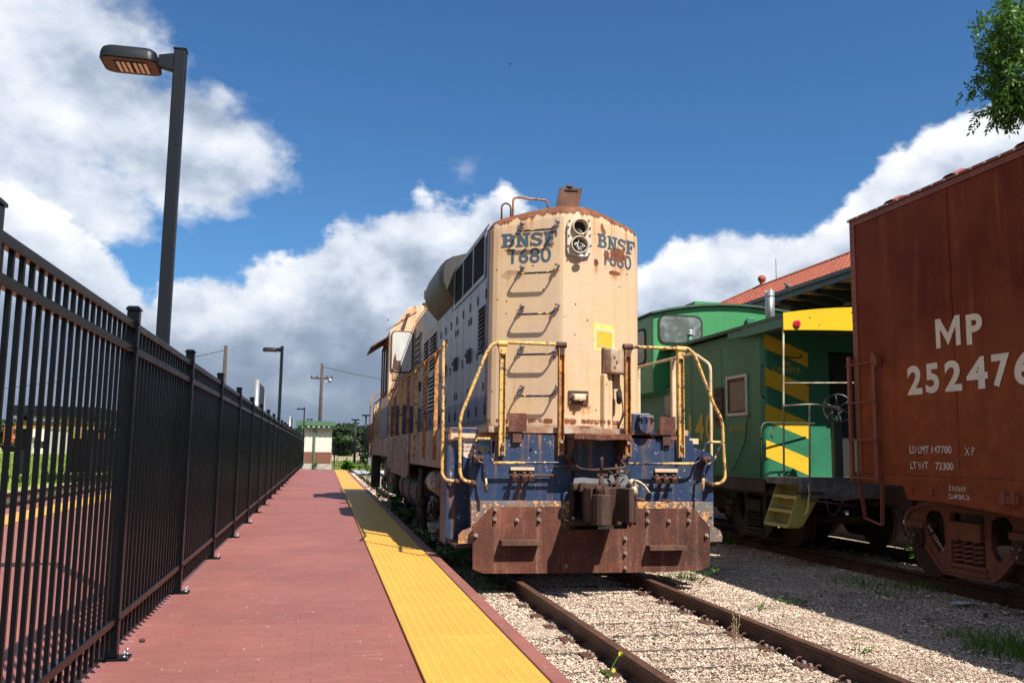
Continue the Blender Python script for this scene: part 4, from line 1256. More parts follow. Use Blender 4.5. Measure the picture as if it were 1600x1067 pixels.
# receptacle
a, b_ = at(888, 631.5, Y=YF - 0.003), at(905, 611, Y=YF - 0.003)
a = onR(889, 632, .004); 
m = MB(); p0 = at(888, 631.5, Y=YF - 0.006); p1 = at(919.5, 611, Y=YF - 0.02)
m.box(p0.x, p1.x, YF - 0.022, YF - 0.006, p0.z, p1.z); rc = m.build('receptacle_plate', M_rust2, loco)
m = MB(); m.box(p0.x + 0.05, p1.x - 0.05, YF - 0.10, YF - 0.023, p0.z + 0.045, p1.z - 0.045); m.build('receptacle', M_creamtrim, rc, bevel=0.02)
m = MB(); m.cyl(((p0.x + p1.x) / 2, YF - 0.101, p0.z + 0.06), ((p0.x + p1.x) / 2, YF - 0.12, p0.z + 0.06), 0.02, 8); m.tube([(p0.x + 0.03, YF - 0.06, p1.z - 0.05), (p1.x - 0.03, YF - 0.06, p1.z - 0.05)], 0.012, 6); m.build('latch', M_hlring, rc, split=True)
# yellow notice patch
boxR(931, 517, 957.5, 543, 0.002, 0.0035).build('notice_border', M_whitedecal, loco)
boxR(932.5, 520, 956, 541, 0.004, 0.0055).build('notice', M_yeldecal, loco)
boxR(928, 509, 960, 547, 0.0008, 0.0014).build('faded_patch', worn_paint('faded_yellow', (0.80, 0.62, 0.16), 0.45), loco)

# ---- roof fittings
m = MB(); pts = [at(801, 323, Y=10.95), at(802, 311, Y=10.95), at(808, 308.5, Y=10.95), at(855, 313.5, Y=10.95), at(859, 318, Y=10.95)]
m.tube(bend([pts[0] + Vector((0, 0, -0.25)), pts[1], pts[2], pts[3], pts[4] + Vector((0, 0, -0.25))], 0.04), 0.014, 8); m.build('roof_grab_iron', M_yelrust, loco)
m = MB(); c = at(791, 325, Y=10.95); m.tube([c + Vector((0.06, 0, -0.22))] + [c + Vector((0.06 * math.cos(q), 0, 0.06 * math.sin(q))) for q in np.linspace(0, math.pi, 8)] + [c + Vector((-0.06, 0, -0.22))], 0.012, 6); m.build('lifting_eye', M_rust2, loco)
m = MB()
q = [at(875.5, 293, Y=10.7), at(910, 294.5, Y=10.7), at(904, 325, Y=10.7), at(868.5, 325, Y=10.7)]
bot = [v + Vector((0, 0.03, 0)) for v in q]
m.add(q + bot, [(0, 1, 2, 3), (7, 6, 5, 4), (0, 4, 5, 1), (1, 5, 6, 2), (2, 6, 7, 3), (3, 7, 4, 0)])
pnl = m.build('roof_hatch_panel', M_rust2, loco)
m = MB(); c = at(890, 291.5, Y=10.7); m.ball(c, 0.05, 10, 6, (1, .4, .5)); m.bar(q[0] * .8 + q[1] * .2 + Vector((0, -.01, -.03)), q[0] * .2 + q[1] * .8 + Vector((0, -.01, -.03)), 0.012, 0.012); m.build('hatch_handle', M_rust2, pnl)
m = MB(); m.box(HX - 0.22, HX + 0.22, 10.74, 11.3, 4.5, 4.56); m.build('hatch_base', M_roof, loco)

M_latch = weathered('latch_dark', (0.05, 0.055, 0.07), rust=0.5, rough=0.5, scale=3)
# ---- hood left side: doors, screens, louvres
XS = HX - HW
ybs = [11.12, 11.72, 12.35, 12.98, 13.62, 14.25, 14.88, 15.5, 16.12, 16.75, 17.4, 18.05, 18.7, 19.35]
for i, (y0, y1) in enumerate(zip(ybs[:-1], ybs[1:])):
    zt = 3.62 if y0 < 13.7 else 3.78
    m = MB(); m.box(XS - 0.014, XS - 0.0005, y0 + 0.012, y1 - 0.012, 1.80, zt)
    d = m.build('door', M_side if y0 < 15.4 else M_side2, hood, bevel=0.004)
    m = MB(); yy = y1 - 0.10 if i % 2 else y0 + 0.10
    for z in (2.25, 3.25):
        m.box(XS - 0.028, XS - 0.0145, yy - 0.016, yy + 0.016, z - 0.05, z + 0.05)
    m.box(XS - 0.05, XS - 0.0145, yy - 0.012, yy + 0.012, 2.66, 2.86); m.bar((XS - 0.06, yy - 0.05, 2.80), (XS - 0.06, yy + 0.05, 2.76), 0.02, 0.02)
    m.build('latch', M_latch, d, split=True)
    m = MB()
    for z in (1.95, 2.7, 3.45): m.cyl((XS - 0.022, y0 + 0.005, z - 0.06), (XS - 0.022, y0 + 0.005, z + 0.06), 0.012, 6)
    m.build('hinge', M_side, d, split=True)
def louvres(y0, y1, z0, z1, n):
    fr = MB(); fr.box(XS - 0.020, XS - 0.0142, y0, y1, z0, z1); f = fr.build('louvre_frame', M_dark, hood)
    st = (z1 - z0) / n
    for k in range(n):
        z = z0 + k * st; m = MB()
        m.add([(XS - 0.022, y0 + .02, z + st * .95), (XS - 0.022, y1 - .02, z + st * .95), (XS - 0.055, y1 - .02, z + st * .25), (XS - 0.055, y0 + .02, z + st * .25),
               (XS - 0.02, y0 + .02, z + st * .78), (XS - 0.02, y1 - .02, z + st * .78)], [(0, 1, 2, 3), (3, 2, 5, 4), (0, 3, 4), (1, 5, 2)])
        m.build('louvre', M_side, f)
louvres(11.20, 11.66, 2.70, 3.32, 11)
for yy0, yy1 in ((16.2, 17.2), (17.45, 18.2)):
    louvres(yy0, yy1, 2.95, 3.62, 9); louvres(yy0, yy1, 2.15, 2.85, 9)
# radiator screens with frame
m = MB()
for zz in (3.70, 4.30): m.box(XS - 0.03, XS - 0.001, 11.20, 13.95, zz - 0.03, zz + 0.03)
for yy in (11.22, 12.13, 13.03, 13.93): m.box(XS - 0.029, XS - 0.001, yy - 0.03, yy + 0.03, 3.7301, 4.2699)
m.build('screen_frame', M_side, hood)
for yy in (11.25, 12.16, 13.06):
    m = MB(); m.box(XS - 0.016, XS - 0.004, yy, yy + 0.85, 3.73, 4.27); m.build('intake_screen', M_screen, hood)
m = MB(); m.box(XS - 0.012, XS - 0.001, YC + 0.22, 20.2, 3.62, 3.668); m.box(XS - 0.012, XS - 0.001, 11.05, 20.2, 4.34, 4.36); m.build('belt_rail', M_side, hood)
m = MB(); m.box(XS - 0.0035, XS - 0.0002, YC + 0.205, 21, 1.76, 4.24); m.build('side_panel', M_side, hood)
# pipes on roof side, small fittings
m = MB()
for yy in (12.2, 13.95): m.tube(bend([(XS + 0.12, yy, 4.36), (XS + 0.12, yy, 4.47), (XS + 0.12, yy + 0.22, 4.47), (XS + 0.12, yy + 0.22, 4.36)], 0.04), 0.011, 6)
m.build('roof_step', M_rust2, loco, split=True)
# dynamic brake bulge
prof = [(2.12, 3.72), (1.97, 3.86), (1.86, 3.99), (1.80, 4.14), (1.79, 4.30), (1.83, 4.43), (1.91, 4.52), (2.03, 4.59), (2.2, 4.64), (2.5, 4.66), (2.5, 3.72)]
m = MB()
def bring(y, k): return [(2.2 + (x - 2.2) * k if x < 2.2 else x, y, 4.15 + (z - 4.15) * (0.55 + 0.45 * k)) for x, z in prof]
R_ = [bring(13.96, 0.86), bring(14.12, 0.97), bring(14.2, 1.0), bring(16.1, 1.0), bring(16.35, 0.6)]
n = len(prof); vs_ = [v for r_ in R_ for v in r_]
for i in range(4): m.add(vs_[i * n:(i + 2) * n], [(q, (q + 1) % n, n + (q + 1) % n, n + q) for q in range(n)], True)
m.add(R_[0], [tuple(range(n))]); m.add(R_[-1], [tuple(range(n))[::-1]])
bu = m.build('brake_bulge', M_bulge, loco)
m = MB(); m.add([(x, 0, z) for x, z in []], [])
mm = MB(); sub = [(1.83, 4.445), (1.91, 4.535), (2.03, 4.605), (2.2, 4.655), (2.5, 4.675)]
mm.add([(x, yy, z) for yy in (14.22, 16.1) for x, z in sub], [(i, i + 1, i + 6, i + 5) for i in range(4)], True)
mm.build('rusted_top', M_roof, bu)
# small yellow cover and dark louvre box behind the bulge
m = MB(); m.box(1.97, 2.25, 17.6, 17.9, 4.5, 4.66); m.build('yellow_cover', M_yel, loco)
m = MB(); m.box(XS - 0.045, XS - 0.001, 18.9, 19.7, 3.1, 3.95); m.build('air_filter_box', M_side2, hood)
for k in range(6):
    m = MB(); m.box(XS - 0.055, XS - 0.046, 18.95, 19.65, 3.15 + k * 0.13, 3.23 + k * 0.13); m.build('filter_slat', M_dark, hood)

# ---- cab
YCB = 20.25; CXL, CXR = 1.47, 2 * LX - 1.47
cabp = [(CXL, 1.7), (CXR, 1.7), (CXR, 4.12), (CXR - 0.42, 4.70), (CXR - 0.9, 4.80), (CXL + 0.9, 4.80), (CXL + 0.42, 4.70), (CXL, 4.12)]
m = MB(); m.xz(cabp, YCB, 22.6); cab = m.build('cab', M_cab, loco, bevel=0.02)
a, b_ = at(611.5, 580, Y=YCB), at(644, 520, Y=YCB)
m = MB(); m.xz(rrect(a.x - 0.03, b_.x + 0.03, a.z - 0.03, b_.z + 0.03, 0.1), YCB - 0.03, YCB - 0.001); wf = m.build('rear_window_frame', M_rust2, cab)
m = MB(); m.xz(rrect(a.x, b_.x, a.z, b_.z, 0.08), YCB - 0.045, YCB - 0.031); m.build('window_board', M_white, wf)
m = MB(); m.xz([(a.x + .01, a.z + .02), (a.x + .22, a.z + .01), (a.x + .20, a.z + .24), (a.x + .10, a.z + .25), (a.x + .08, a.z + .42), (a.x + .04, a.z + .3)], YCB - 0.049, YCB - 0.046); m.build('bare_patch', M_rust2, wf)
for k in range(6):
    a, b_ = at(613, 592.5 - k * 2.1, Y=YCB), at(632, 591 - k * 2.1, Y=YCB)
    m = MB(); m.box(a.x, b_.x, YCB - 0.03, YCB - 0.001, a.z, a.z + 0.02); m.build('vent_slat', M_cab, cab)
m = MB(); a, b_ = at(603, 517, Y=YCB), at(651, 487, Y=YCB); m.bar((a.x, YCB - 0.01, a.z), (b_.x, YCB - 0.01, b_.z), 0.01, 0.012)
for px_, py_ in ((606, 540), (606, 560), (606, 500), (628, 500), (640, 490), (625, 517), (648, 517)):
    p = at(px_, py_, Y=YCB); m.ball((p.x, YCB - 0.003, p.z), 0.018, 6, 4)
m.build('cab_seam', M_rust2, cab, split=True)
m = MB(); c = at(636, 495, Y=YCB); m.cyl(c, c + Vector((0, -0.2, 0)), 0.03, 8, 0.05); m.build('horn', M_rust2, cab)
# side window with awning
m = MB(); m.box(CXL - 0.02, CXL - 0.001, 20.7, 22.2, 2.75, 3.85); sw_ = m.build('side_window', M_glassd, cab)
m = MB()
for zz in (2.72, 3.88): m.box(CXL - 0.04, CXL - 0.001, 20.65, 22.25, zz - 0.03, zz + 0.03)
for yy in (20.67, 21.45, 22.23): m.box(CXL - 0.039, CXL - 0.001, yy - 0.03, yy + 0.03, 2.7501, 3.8499)
m.build('sash', M_rust2, sw_)
m = MB(); m.add([(CXL, 20.6, 4.06), (CXL, 22.4, 4.06), (CXL - 0.40, 22.4, 3.80), (CXL - 0.40, 20.6, 3.80), (CXL, 20.6, 4.03), (CXL, 22.4, 4.03), (CXL - 0.40, 22.4, 3.76), (CXL - 0.40, 20.6, 3.76)],
      [(0, 1, 2, 3), (7, 6, 5, 4), (0, 3, 7, 4), (3, 2, 6, 7), (2, 1, 5, 6)])
m.build('sun_awning', M_rust2, cab)
m = MB(); m.box(CXL + 0.75, CXR - 0.75, YCB + .02, 22.6, 4.801, 4.825); m.build('cab_roof', M_roof, cab)
# short hood beyond the cab
m = MB(); m.xz([(2.05, 1.7), (4.05, 1.7), (4.05, 3.2), (3.9, 3.35), (2.2, 3.35), (2.05, 3.2)], 22.62, 25.4); m.build('short_hood', M_side2, loco)
# electrical cabinet low on the walkway beside the cab
m = MB(); m.box(1.52, 2.04, 22.62, 26.2, 1.70, 2.55); m.build('battery_box', M_side2, loco)

# ---- frame, walkway, sills
m = MB(); m.box(1.52, 4.58, YS + 0.75, 26.5, 1.635, 1.70); m.box(1.85, 4.25, YS + 0.02, YS + 0.75, 1.635, 1.70); fr = m.build('walkway', M_rustbox, loco)
m = MB(); m.box(2.2, 3.9, YS + 0.3, 26.2, 0.95, 1.634); m.build('centre_sill', M_greasy, loco)
m = MB(); m.box(1.50, 1.519, 10.95, 15.15, 1.20, 1.70); m.build('side_sill', M_sill, loco)
m = MB(); m.yz([(15.16, 1.70), (19.8, 1.70), (19.8, 1.12), (18.8, 0.98), (15.4, 0.94), (15.16, 1.02)], 1.47, 1.50); m.build('side_sill', M_sill, loco)
m = MB(); m.box(1.495, 1.515, 19.82, 26.5, 1.28, 1.70); m.build('side_sill', M_sill, loco)
m = MB()
for k in range(10):
    yy = 15.5 + k * 0.42; m.box(1.462, 1.4699, yy, yy + 0.03, 0.96, 1.66)
m.build('sill_ribs', M_sill, loco, kind='stuff')
m = MB(); m.box(4.581, 4.60, 10.95, 26.5, 1.15, 1.70); m.build('side_sill', M_sill, loco)
# rear step well sheet with stickers (left) and its twin
YB = YS + 0.72
def FB(px, py): return F(px, py, YB)
x0, z1 = FB(702, 678); x1 = LX - 1.0
m = MB(); m.box(x0, 1.99, YB, YB + 0.02, 0.33, 1.69)
bs = m.build('step_well_sheet', M_blue, loco)
m = MB(); m.box(x0 - 0.02, x0 - 0.001, YB - 0.02, YB + 0.5, 0.33, 1.62); m.build('step_well_edge', M_blue, bs)
m = MB(); xa, za = FB(704, 687.5); xb, zb_ = FB(774, 680.5); m.box(xa, xb, YB - 0.006, YB - 0.001, za, za + 0.085); m.build('cream_band', M_creamtrim, bs)
m = MB(); xm = 2 * LX - x0; m.box(4.11, xm, YB, YB + 0.02, 0.33, 1.69); bs2 = m.build('step_well_sheet', M_blue, loco)
m = MB(); xa, za = F(1076, 693.5, YS + .06); xb, zb_ = F(1093, 686); m.box(xa, xb, YS + 0.03, YS + 0.036, za, za + 0.065); m.build('cream_band', M_creamtrim, bs2)
def disc(cx_, cz_, r, y0, y1, n=24): m = MB(); m.xz(circ(cx_, cz_, r, n), y0, y1); return m
cx_, cz_ = FB(733, 700.5); st = disc(cx_, cz_, 0.115, YB - 0.005, YB - 0.002).build('round_sticker', M_whitedecal, bs)
for k, (w_, tx) in enumerate(((0.10, 'INJURY'), (0.19, 'ACCEPTABLE'), (0.16, 'INJURIES'), (0.03, 'B'))):
    link('sticker_text', text_mesh(tx, 0.030, w_, frame3((cx_ - w_ / 2, YB - 0.0055, cz_ + 0.055 - k * 0.05), (1, 0, 0)), M_reddecal, 0.02, 0.001), st)
cx_, cz_ = FB(757, 697); st = disc(cx_, cz_, 0.085, YB - 0.005, YB - 0.002).build('round_sticker', M_whitedecal, bs)
m = MB(); m.xz([(cx_ + 0.08 * math.cos(q), cz_ + 0.08 * math.sin(q)) for q in np.linspace(0.15, math.pi - 0.15, 12)], YB - 0.0075, YB - 0.0055); m.build('sticker_print', M_bluedecal, st)
link('sticker_text', text_mesh('3', 0.05, 0.035, frame3((cx_ - 0.01, YB - 0.0056, cz_ - 0.06), (1, 0, 0)), M_bluedecal, 0.03, 0.001), st)
m = MB(); xa, _ = F(703, 800, YB); 
for z in (0.36,):
    m.box(x0 + 0.0, 2.05, YS + 0.03, YB - 0.001, z, z + 0.03)
m.build('step_tread', M_rust2, loco)
m = MB()
for z in (0.36,): m.box(4.08, xm, YS + 0.03, YB - 0.001, z, z + 0.03)
m.build('step_tread', M_rust2, loco)

# ---- front sheet
pts = [(776, 676), (880, 680), (898, 681), (985, 684), (1000, 685), (1082, 688), (1084, 699), (1108, 707), (1114, 713), (1115, 795), (1115, 822), (1126, 829), (1129, 838), (1128, 846), (1110, 846),
       (738, 849), (716, 849), (716, 836), (722, 829), (735, 824), (734.5, 790), (734.5, 722), (738, 712), (746, 709), (772, 708)]
P2 = [F(*p) for p in pts]
me = curve_mesh([P2], 0.022, 'front_sheet')
me.transform(Matrix(((1, 0, 0, 0), (0, 0, 1, YS), (0, 1, 0, 0), (0, 0, 0, 1)))); me.materials.clear(); me.materials.append(M_blue)
fsheet = link('front_sheet', me, loco, bevel=0.004)
P3 = [F(*p, YS - 0.012) for p in [(736, 782), (1114, 784), (1115, 822), (1126, 829), (1129, 838), (1128, 846), (716, 849), (716, 836), (722, 829), (736, 824)]]
m = MB(); m.xz(P3, YS - 0.012, YS - 0.001); m.build('lower_sheet', M_bluegrey, fsheet, bevel=0.003)
m = MB()
for px_, py_ in ((702, 690), (716, 808), (1110, 808), (805, 690), (830, 700), (1040, 700)):
    x, z = F(px_, py_); m.cyl((x, YS - 0.013, z), (x, YS - 0.02, z), 0.014, 8)
m.build('bolt', M_dark, fsheet, split=True)
# recessed coupler pocket
a, b_ = F(893, 735), F(985, 828)
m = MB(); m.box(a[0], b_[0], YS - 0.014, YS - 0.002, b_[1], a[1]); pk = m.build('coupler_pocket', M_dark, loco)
# sloped plate over pocket
q = [Vector((F(893, 763, YS - .2)[0], YS - .22, F(893, 763, YS - .2)[1])), Vector((F(988, 757, YS - .2)[0], YS - .22, F(988, 757, YS - .2)[1])), Vector((F(972, 733)[0], YS - 0.015, F(972, 733)[1])), Vector((F(899, 735)[0], YS - 0.015, F(899, 735)[1]))]
m = MB(); m.add(q + [v + Vector((0, 0, -0.03)) for v in q], [(0, 1, 2, 3), (7, 6, 5, 4), (0, 4, 5, 1), (1, 5, 6, 2), (2, 6, 7, 3), (3, 7, 4, 0)]); m.build('pocket_hood', plain('pocket_grey', (0.085, 0.09, 0.10), 0.4), loco)
m = MB(); x0_, z0_ = F(884, 790); x1_, z1_ = F(997, 735)
m.box(F(893, 790)[0] - 0.03, F(893, 790)[0], YS - 0.12, YS - 0.015, F(893, 826)[1], F(893, 764)[1]); m.box(F(986, 790)[0], F(986, 790)[0] + 0.03, YS - 0.12, YS - 0.015, F(893, 815)[1], F(893, 760)[1])
m.build('pocket_cheek', M_coupler, loco, split=True)
# walkway drop plate
yf = YS - 0.42
q = [at(897.5, 679.5, Y=yf), at(985.5, 683.5, Y=yf)]
x0_, x1_, zz = q[0].x, q[1].x, (q[0].z + q[1].z) / 2
n = 16; vs_ = []
for i in range(n + 1):
    k = i / n; x = x0_ + (x1_ - x0_) * k
    dip = 0.035 * math.exp(-((k - 0.5) / 0.16) ** 2)
    for y, z in ((yf + dip, zz + 0.03 - dip * .5), (yf + dip, zz - 0.035 - dip * .3), (YS - 0.001, zz - 0.005), (YS - 0.001, zz + 0.03)): vs_.append((x, y, z))
fs_ = [(4 * i + j, 4 * i + (j + 1) % 4, 4 * i + 4 + (j + 1) % 4, 4 * i + 4 + j) for i in range(n) for j in range(4)] + [(0, 1, 2, 3), (4 * n + 3, 4 * n + 2, 4 * n + 1, 4 * n)]
m = MB(); m.add(vs_, fs_); m.build('drop_plate', M_rustplate, loco, bevel=0.004)
m = MB()
for xx, s in ((x0_ + 0.02, 1), (x1_ - 0.02, -1)):
    m.yz([(YS - 0.005, zz - 0.02), (yf + 0.05, zz - 0.04), (YS - 0.005, zz - 0.42)], xx - 0.006, xx + 0.006)
m.build('plate_gusset', M_rust2, loco, split=True)

# ---- plow plates
YPl = YS - 0.10
for poly, yy in (([(738.5, 822), (768, 792), (876, 791), (877.5, 895.5), (755, 895.5), (738.5, 888.5)], YPl), ([(980, 794), (1085, 794.5), (1109.5, 823.5), (1109, 884), (1095, 891), (980, 894.5)], YPl), ([(876.5, 827.5), (981.5, 826), (981.8, 894), (876.5, 895.3)], YPl - 0.028)):
    me = curve_mesh([[F(*p, yy) for p in poly]], 0.025, 'plow_plate')
    me.transform(Matrix(((1, 0, 0, 0), (0, 0, 1, yy), (0, 1, 0, 0), (0, 0, 0, 1)))); me.materials.clear(); me.materials.append(M_rustplate)
    link('plow_plate', me, loco, bevel=0.004)
m = MB(); m.box(F(745, 860)[0], F(1100, 860)[0], YPl + 0.03, YS - 0.02, 0.30, 0.42); m.build('plow_bracket', M_rust2, loco)
bolts = [(774.5, 796.5), (843, 797), (774, 811.5), (808.5, 812.5), (843, 812), (744, 836.5), (1013, 799), (1078, 798), (1013, 814.5), (1046, 814), (1077.5, 813.5), (1105, 836.5), (976.5, 841), (976.5, 864), (976.5, 887), (884, 884)]
for px_, py_ in bolts:
    x, z = F(px_, py_, YPl - 0.03); y = YPl - (0.028 if 870 < px_ < 985 else 0)
    m = MB(); m.cyl((x, y - 0.001, z), (x, y - 0.022, z), 0.024, 6); m.cyl((x, y - 0.022, z), (x, y - 0.045, z), 0.012, 8); m.build('bolt', M_bolt, loco)
for (px0, px1, py0, py1) in ((784, 846, 844.5, 852), (1016, 1074.5, 853, 859.5)):
    yo = YPl - 0.13; x0_, z1_ = F(px0, py0, yo); x1_, z0_ = F(px1, py1, yo)
    m = MB(); m.box(x0_, x1_, yo, yo + 0.012, z0_, z1_); m.box(x0_, x1_, yo + 0.012, YPl - 0.001, z1_ - 0.012, z1_); m.box(x0_, x0_ + 0.012, yo + 0.013, YPl - 0.001, z0_, z1_ - 0.013); m.box(x1_ - 0.012, x1_, yo + 0.013, YPl - 0.001, z0_, z1_ - 0.013)
    m.build('plow_step', M_rust2, loco, bevel=0.002)

# ---- coupler
KX = at(945, 790, Y=9.15).x
cp = empty('coupler', (0, 0, 0)); cp.parent = loco; ORG[cp.name] = ORG[loco.name]
def K(px, py): p = at(px, py, Y=9.10); return p.x, p.z
zc1 = K(945, 765)[1]; zc0 = K(945, 817)[1]; zm = (zc0 + zc1) / 2
m = MB(); m.box(KX - 0.09, KX + 0.13, 9.30, YS + 0.3, zm - 0.12, zm + 0.12); m.build('shank', M_coupler, cp, bevel=0.02)
# head body in plan (x, y), mouth towards the viewer between the knuckle (left) and guard arm (right)
head = [(-0.20, 9.36), (-0.21, 9.22), (-0.24, 9.14), (-0.20, 9.06), (-0.10, 9.10), (-0.02, 9.20), (0.05, 9.22), (0.12, 9.18), (0.16, 9.08), (0.185, 8.96), (0.235, 8.94), (0.25, 9.00), (0.22, 9.16), (0.20, 9.34), (0.1, 9.42), (-0.12, 9.42)]
m = MB(); m.xy([(KX + u + 0.02, v) for u, v in head], zc0 + 0.01, zc1 + 0.02, False); m.build('coupler_head', M_coupler, cp, bevel=0.010, seg=2)
kn = [(-0.165, 9.16), (-0.165, 9.02), (-0.15, 8.95), (-0.11, 8.91), (-0.03, 8.905), (0.005, 8.93), (0.01, 8.985), (-0.02, 9.03), (-0.05, 9.05), (-0.06, 9.14), (-0.10, 9.20)]
m = MB(); m.xy([(KX + u, v) for u, v in kn], zc0 - 0.01, zc1 - 0.045, False); m.build('knuckle', M_coupler, cp, bevel=0.008, seg=2)
m = MB(); m.cyl((KX - 0.11, 9.03, zc1 - 0.035), (KX - 0.11, 9.03, zc1 + 0.05), 0.035, 10); m.ball((KX - 0.04, 9.12, zc0 - 0.01), 0.05, 8, 6, (1.2, 1, .7)); m.build('knuckle_pin', M_coupler, cp, split=True)
m = MB(); m.box(KX - 0.26, KX + 0.28, 9.46, 9.60, zc1 - 0.02, zc1 + 0.05); m.box(KX - 0.20, KX - 0.12, 9.40, 9.459, zc1 - 0.04, zc1 + 0.065); m.box(KX + 0.2, KX + 0.27, 9.40, 9.459, zc1 - 0.04, zc1 + 0.06); m.build('striker_casting', M_coupler, cp, bevel=0.015)
m = MB(); m.box(KX - 0.32, KX + 0.26, 9.35, 9.70, zc0 - 0.045, zc0 - 0.0); m.build('carrier_iron', M_coupler, cp, bevel=0.01)
m = MB(); x, z = K(945, 757); m.cyl((x, 9.22, z - 0.1), (x, 9.22, z + 0.09), 0.038, 10, 0.026); m.tube([(x, 9.22, z + 0.08), (x, 9.22, z + 0.15)], 0.02, 8); m.tube([(x, 9.22 + 0.0, z + 0.12), (x + 0.005, 9.22, z + 0.25), (x + 0.004, 9.22, z + 0.29)], 0.014, 8, radii=[.022, .016, .02])
m.bar((x - 0.05, 9.22, z + 0.1), (x + 0.07, 9.22, z + 0.1), 0.02, 0.03)
m.build('lift_pin', M_coupler, cp)
# air hose loop and anglecock
m = MB(); G = lambda px, py, y: at(px, py, Y=y)
m.tube(bend([G(893, 716, 9.7), G(899, 727, 9.6), G(908, 733, 9.5), G(925, 734.5, 9.42), G(950, 733, 9.40), G(973, 731, 9.42), G(978, 729, 9.5), G(972, 722, 9.6), G(966, 717, 9.7)], 0.05), 0.016, 8)
m.tube(bend([G(962, 726, 9.55), G(966, 744, 9.5), G(964, 754, 9.42), G(952, 757, 9.36)], 0.08), 0.017, 8)
m.tube(bend([G(951, 735, 9.5), G(960, 743, 9.5), G(976, 743, 9.55), G(983, 733, 9.6)], 0.08), 0.008, 6)
m.build('air_pipe', M_coupler, loco, split=True)
m = MB()
for px_, py_, r in ((889, 714, .045), (971, 716, .06), (965, 724, .04), (893, 722, .035)): m.ball(G(px_, py_, 9.68), r, 10, 6, (1, .8, .8))
m.build('pipe_fitting', M_rust2, loco, split=True)
m = MB(); c = G(991, 761, 9.55); m.cyl(c + Vector((0, .1, .02)), c, 0.05, 12); m.cyl(c + Vector((0, 0, -.09)), c + Vector((0, 0, .01)), 0.045, 12); m.ball(c + Vector((-.03, 0, .05)), 0.045, 8, 6)
m.build('angle_cock', M_hlring, loco)
m = MB(); m.tube(bend([G(990, 750, 9.5), G(998, 752, 9.48), G(1006, 757, 9.47), G(1015, 770, 9.45)], 0.06), 0.013, 8, radii=None); m.build('cock_handle', M_creamrail, loco)
m = MB(); m.tube(bend([G(980, 775, 9.6), G(992, 779, 9.55), G(1008, 781, 9.5)], 0.05), 0.018, 8); m.tube([G(1033, 781, 9.68), G(1048, 783, 9.66)], 0.014, 8); m.build('hose_stub', M_rust2, loco, split=True)

# ---- MU hose manifolds and plates
for s, (pxs, py0, plx) in enumerate((((804, 819, 829), 746, (797, 834, 730, 734.5)), ((1026, 1039, 1052), 749.5, (1022, 1057.5, 732.5, 737.5)))):
    x0_, z0_ = F(plx[0], plx[3]); x1_, z1_ = F(plx[1], plx[2])
    m = MB(); m.box(x0_, x1_, YS - 0.035, YS - 0.001, z0_, z1_); m.build('label_holder', M_creamtrim, loco, bevel=0.003)
    m = MB()
    for px_ in pxs:
        x, z = F(px_, py0, YS - 0.1)
        m.cyl((x, YS - 0.13, z), (x, YS - 0.001, z + 0.02), 0.024, 10); m.cyl((x, YS - 0.16, z - 0.015), (x, YS - 0.12, z + 0.005), 0.034, 10); m.ball((x, YS - 0.10, z + 0.045), 0.022, 8, 5)
    xa, za = F(plx[0] - 2, py0 - 4, YS - .08); xb, _ = F(plx[1] + 30 * (1 if s == 0 else 0) + 2, py0 - 4, YS - .08)
    m.tube([(xa, YS - 0.10, za), (xb, YS - 0.10, za)], 0.013, 8)
    m.build('hose_manifold', M_rust2, loco, split=True)
# ---- cut levers
def C3(pts, y=YS - 0.14): return [at(680 + a_ / 3.3333, 660 + b__ / 3.3333, Y=y) for a_, b__ in pts]
for P_ in (C3([(268, 372), (262, 345), (252, 212), (232, 205), (215, 200), (206, 180), (207, 95), (230, 82), (285, 84), (291, 100), (290, 190), (302, 209), (400, 210), (640, 209), (692, 211)]),
           C3([(1393, 372), (1396, 340), (1402, 230), (1430, 212), (1447, 205), (1490, 112), (1480, 102), (1425, 101), (1410, 110), (1378, 200), (1350, 214), (1200, 215), (975, 214)])):
    m = MB(); m.tube(bend(P_, 0.035), 0.0145, 8); m.build('cut_lever', M_grabyel, loco)
m = MB()
for a_, b__, c_, d_ in ((300, 210, 445, 210), (262, 290, 268, 350), (1185, 215, 1345, 214), (1397, 290, 1394, 355), (215, 84, 285, 84), (1425, 101, 1485, 103)):
    P_ = C3([(a_, b__), (c_, d_)]); m.tube(P_, 0.0162, 8)
m.build('lever_sleeve', M_yel, loco, split=True)
for a_, b__ in ((228, 190), (1405, 195)):
    m = MB(); p = C3([(a_, b__)], YS - 0.08)[0]; m.box(p.x - 0.05, p.x + 0.05, YS - 0.14, YS - 0.001, p.z - 0.04, p.z + 0.04); m.cyl((p.x - .025, YS - .16, p.z), (p.x - .025, YS - .14, p.z), .02, 8); m.cyl((p.x + .025, YS - .16, p.z + .01), (p.x + .025, YS - .14, p.z + .01), .02, 8)
    m.build('lever_bracket', M_rust2, loco, bevel=0.01)

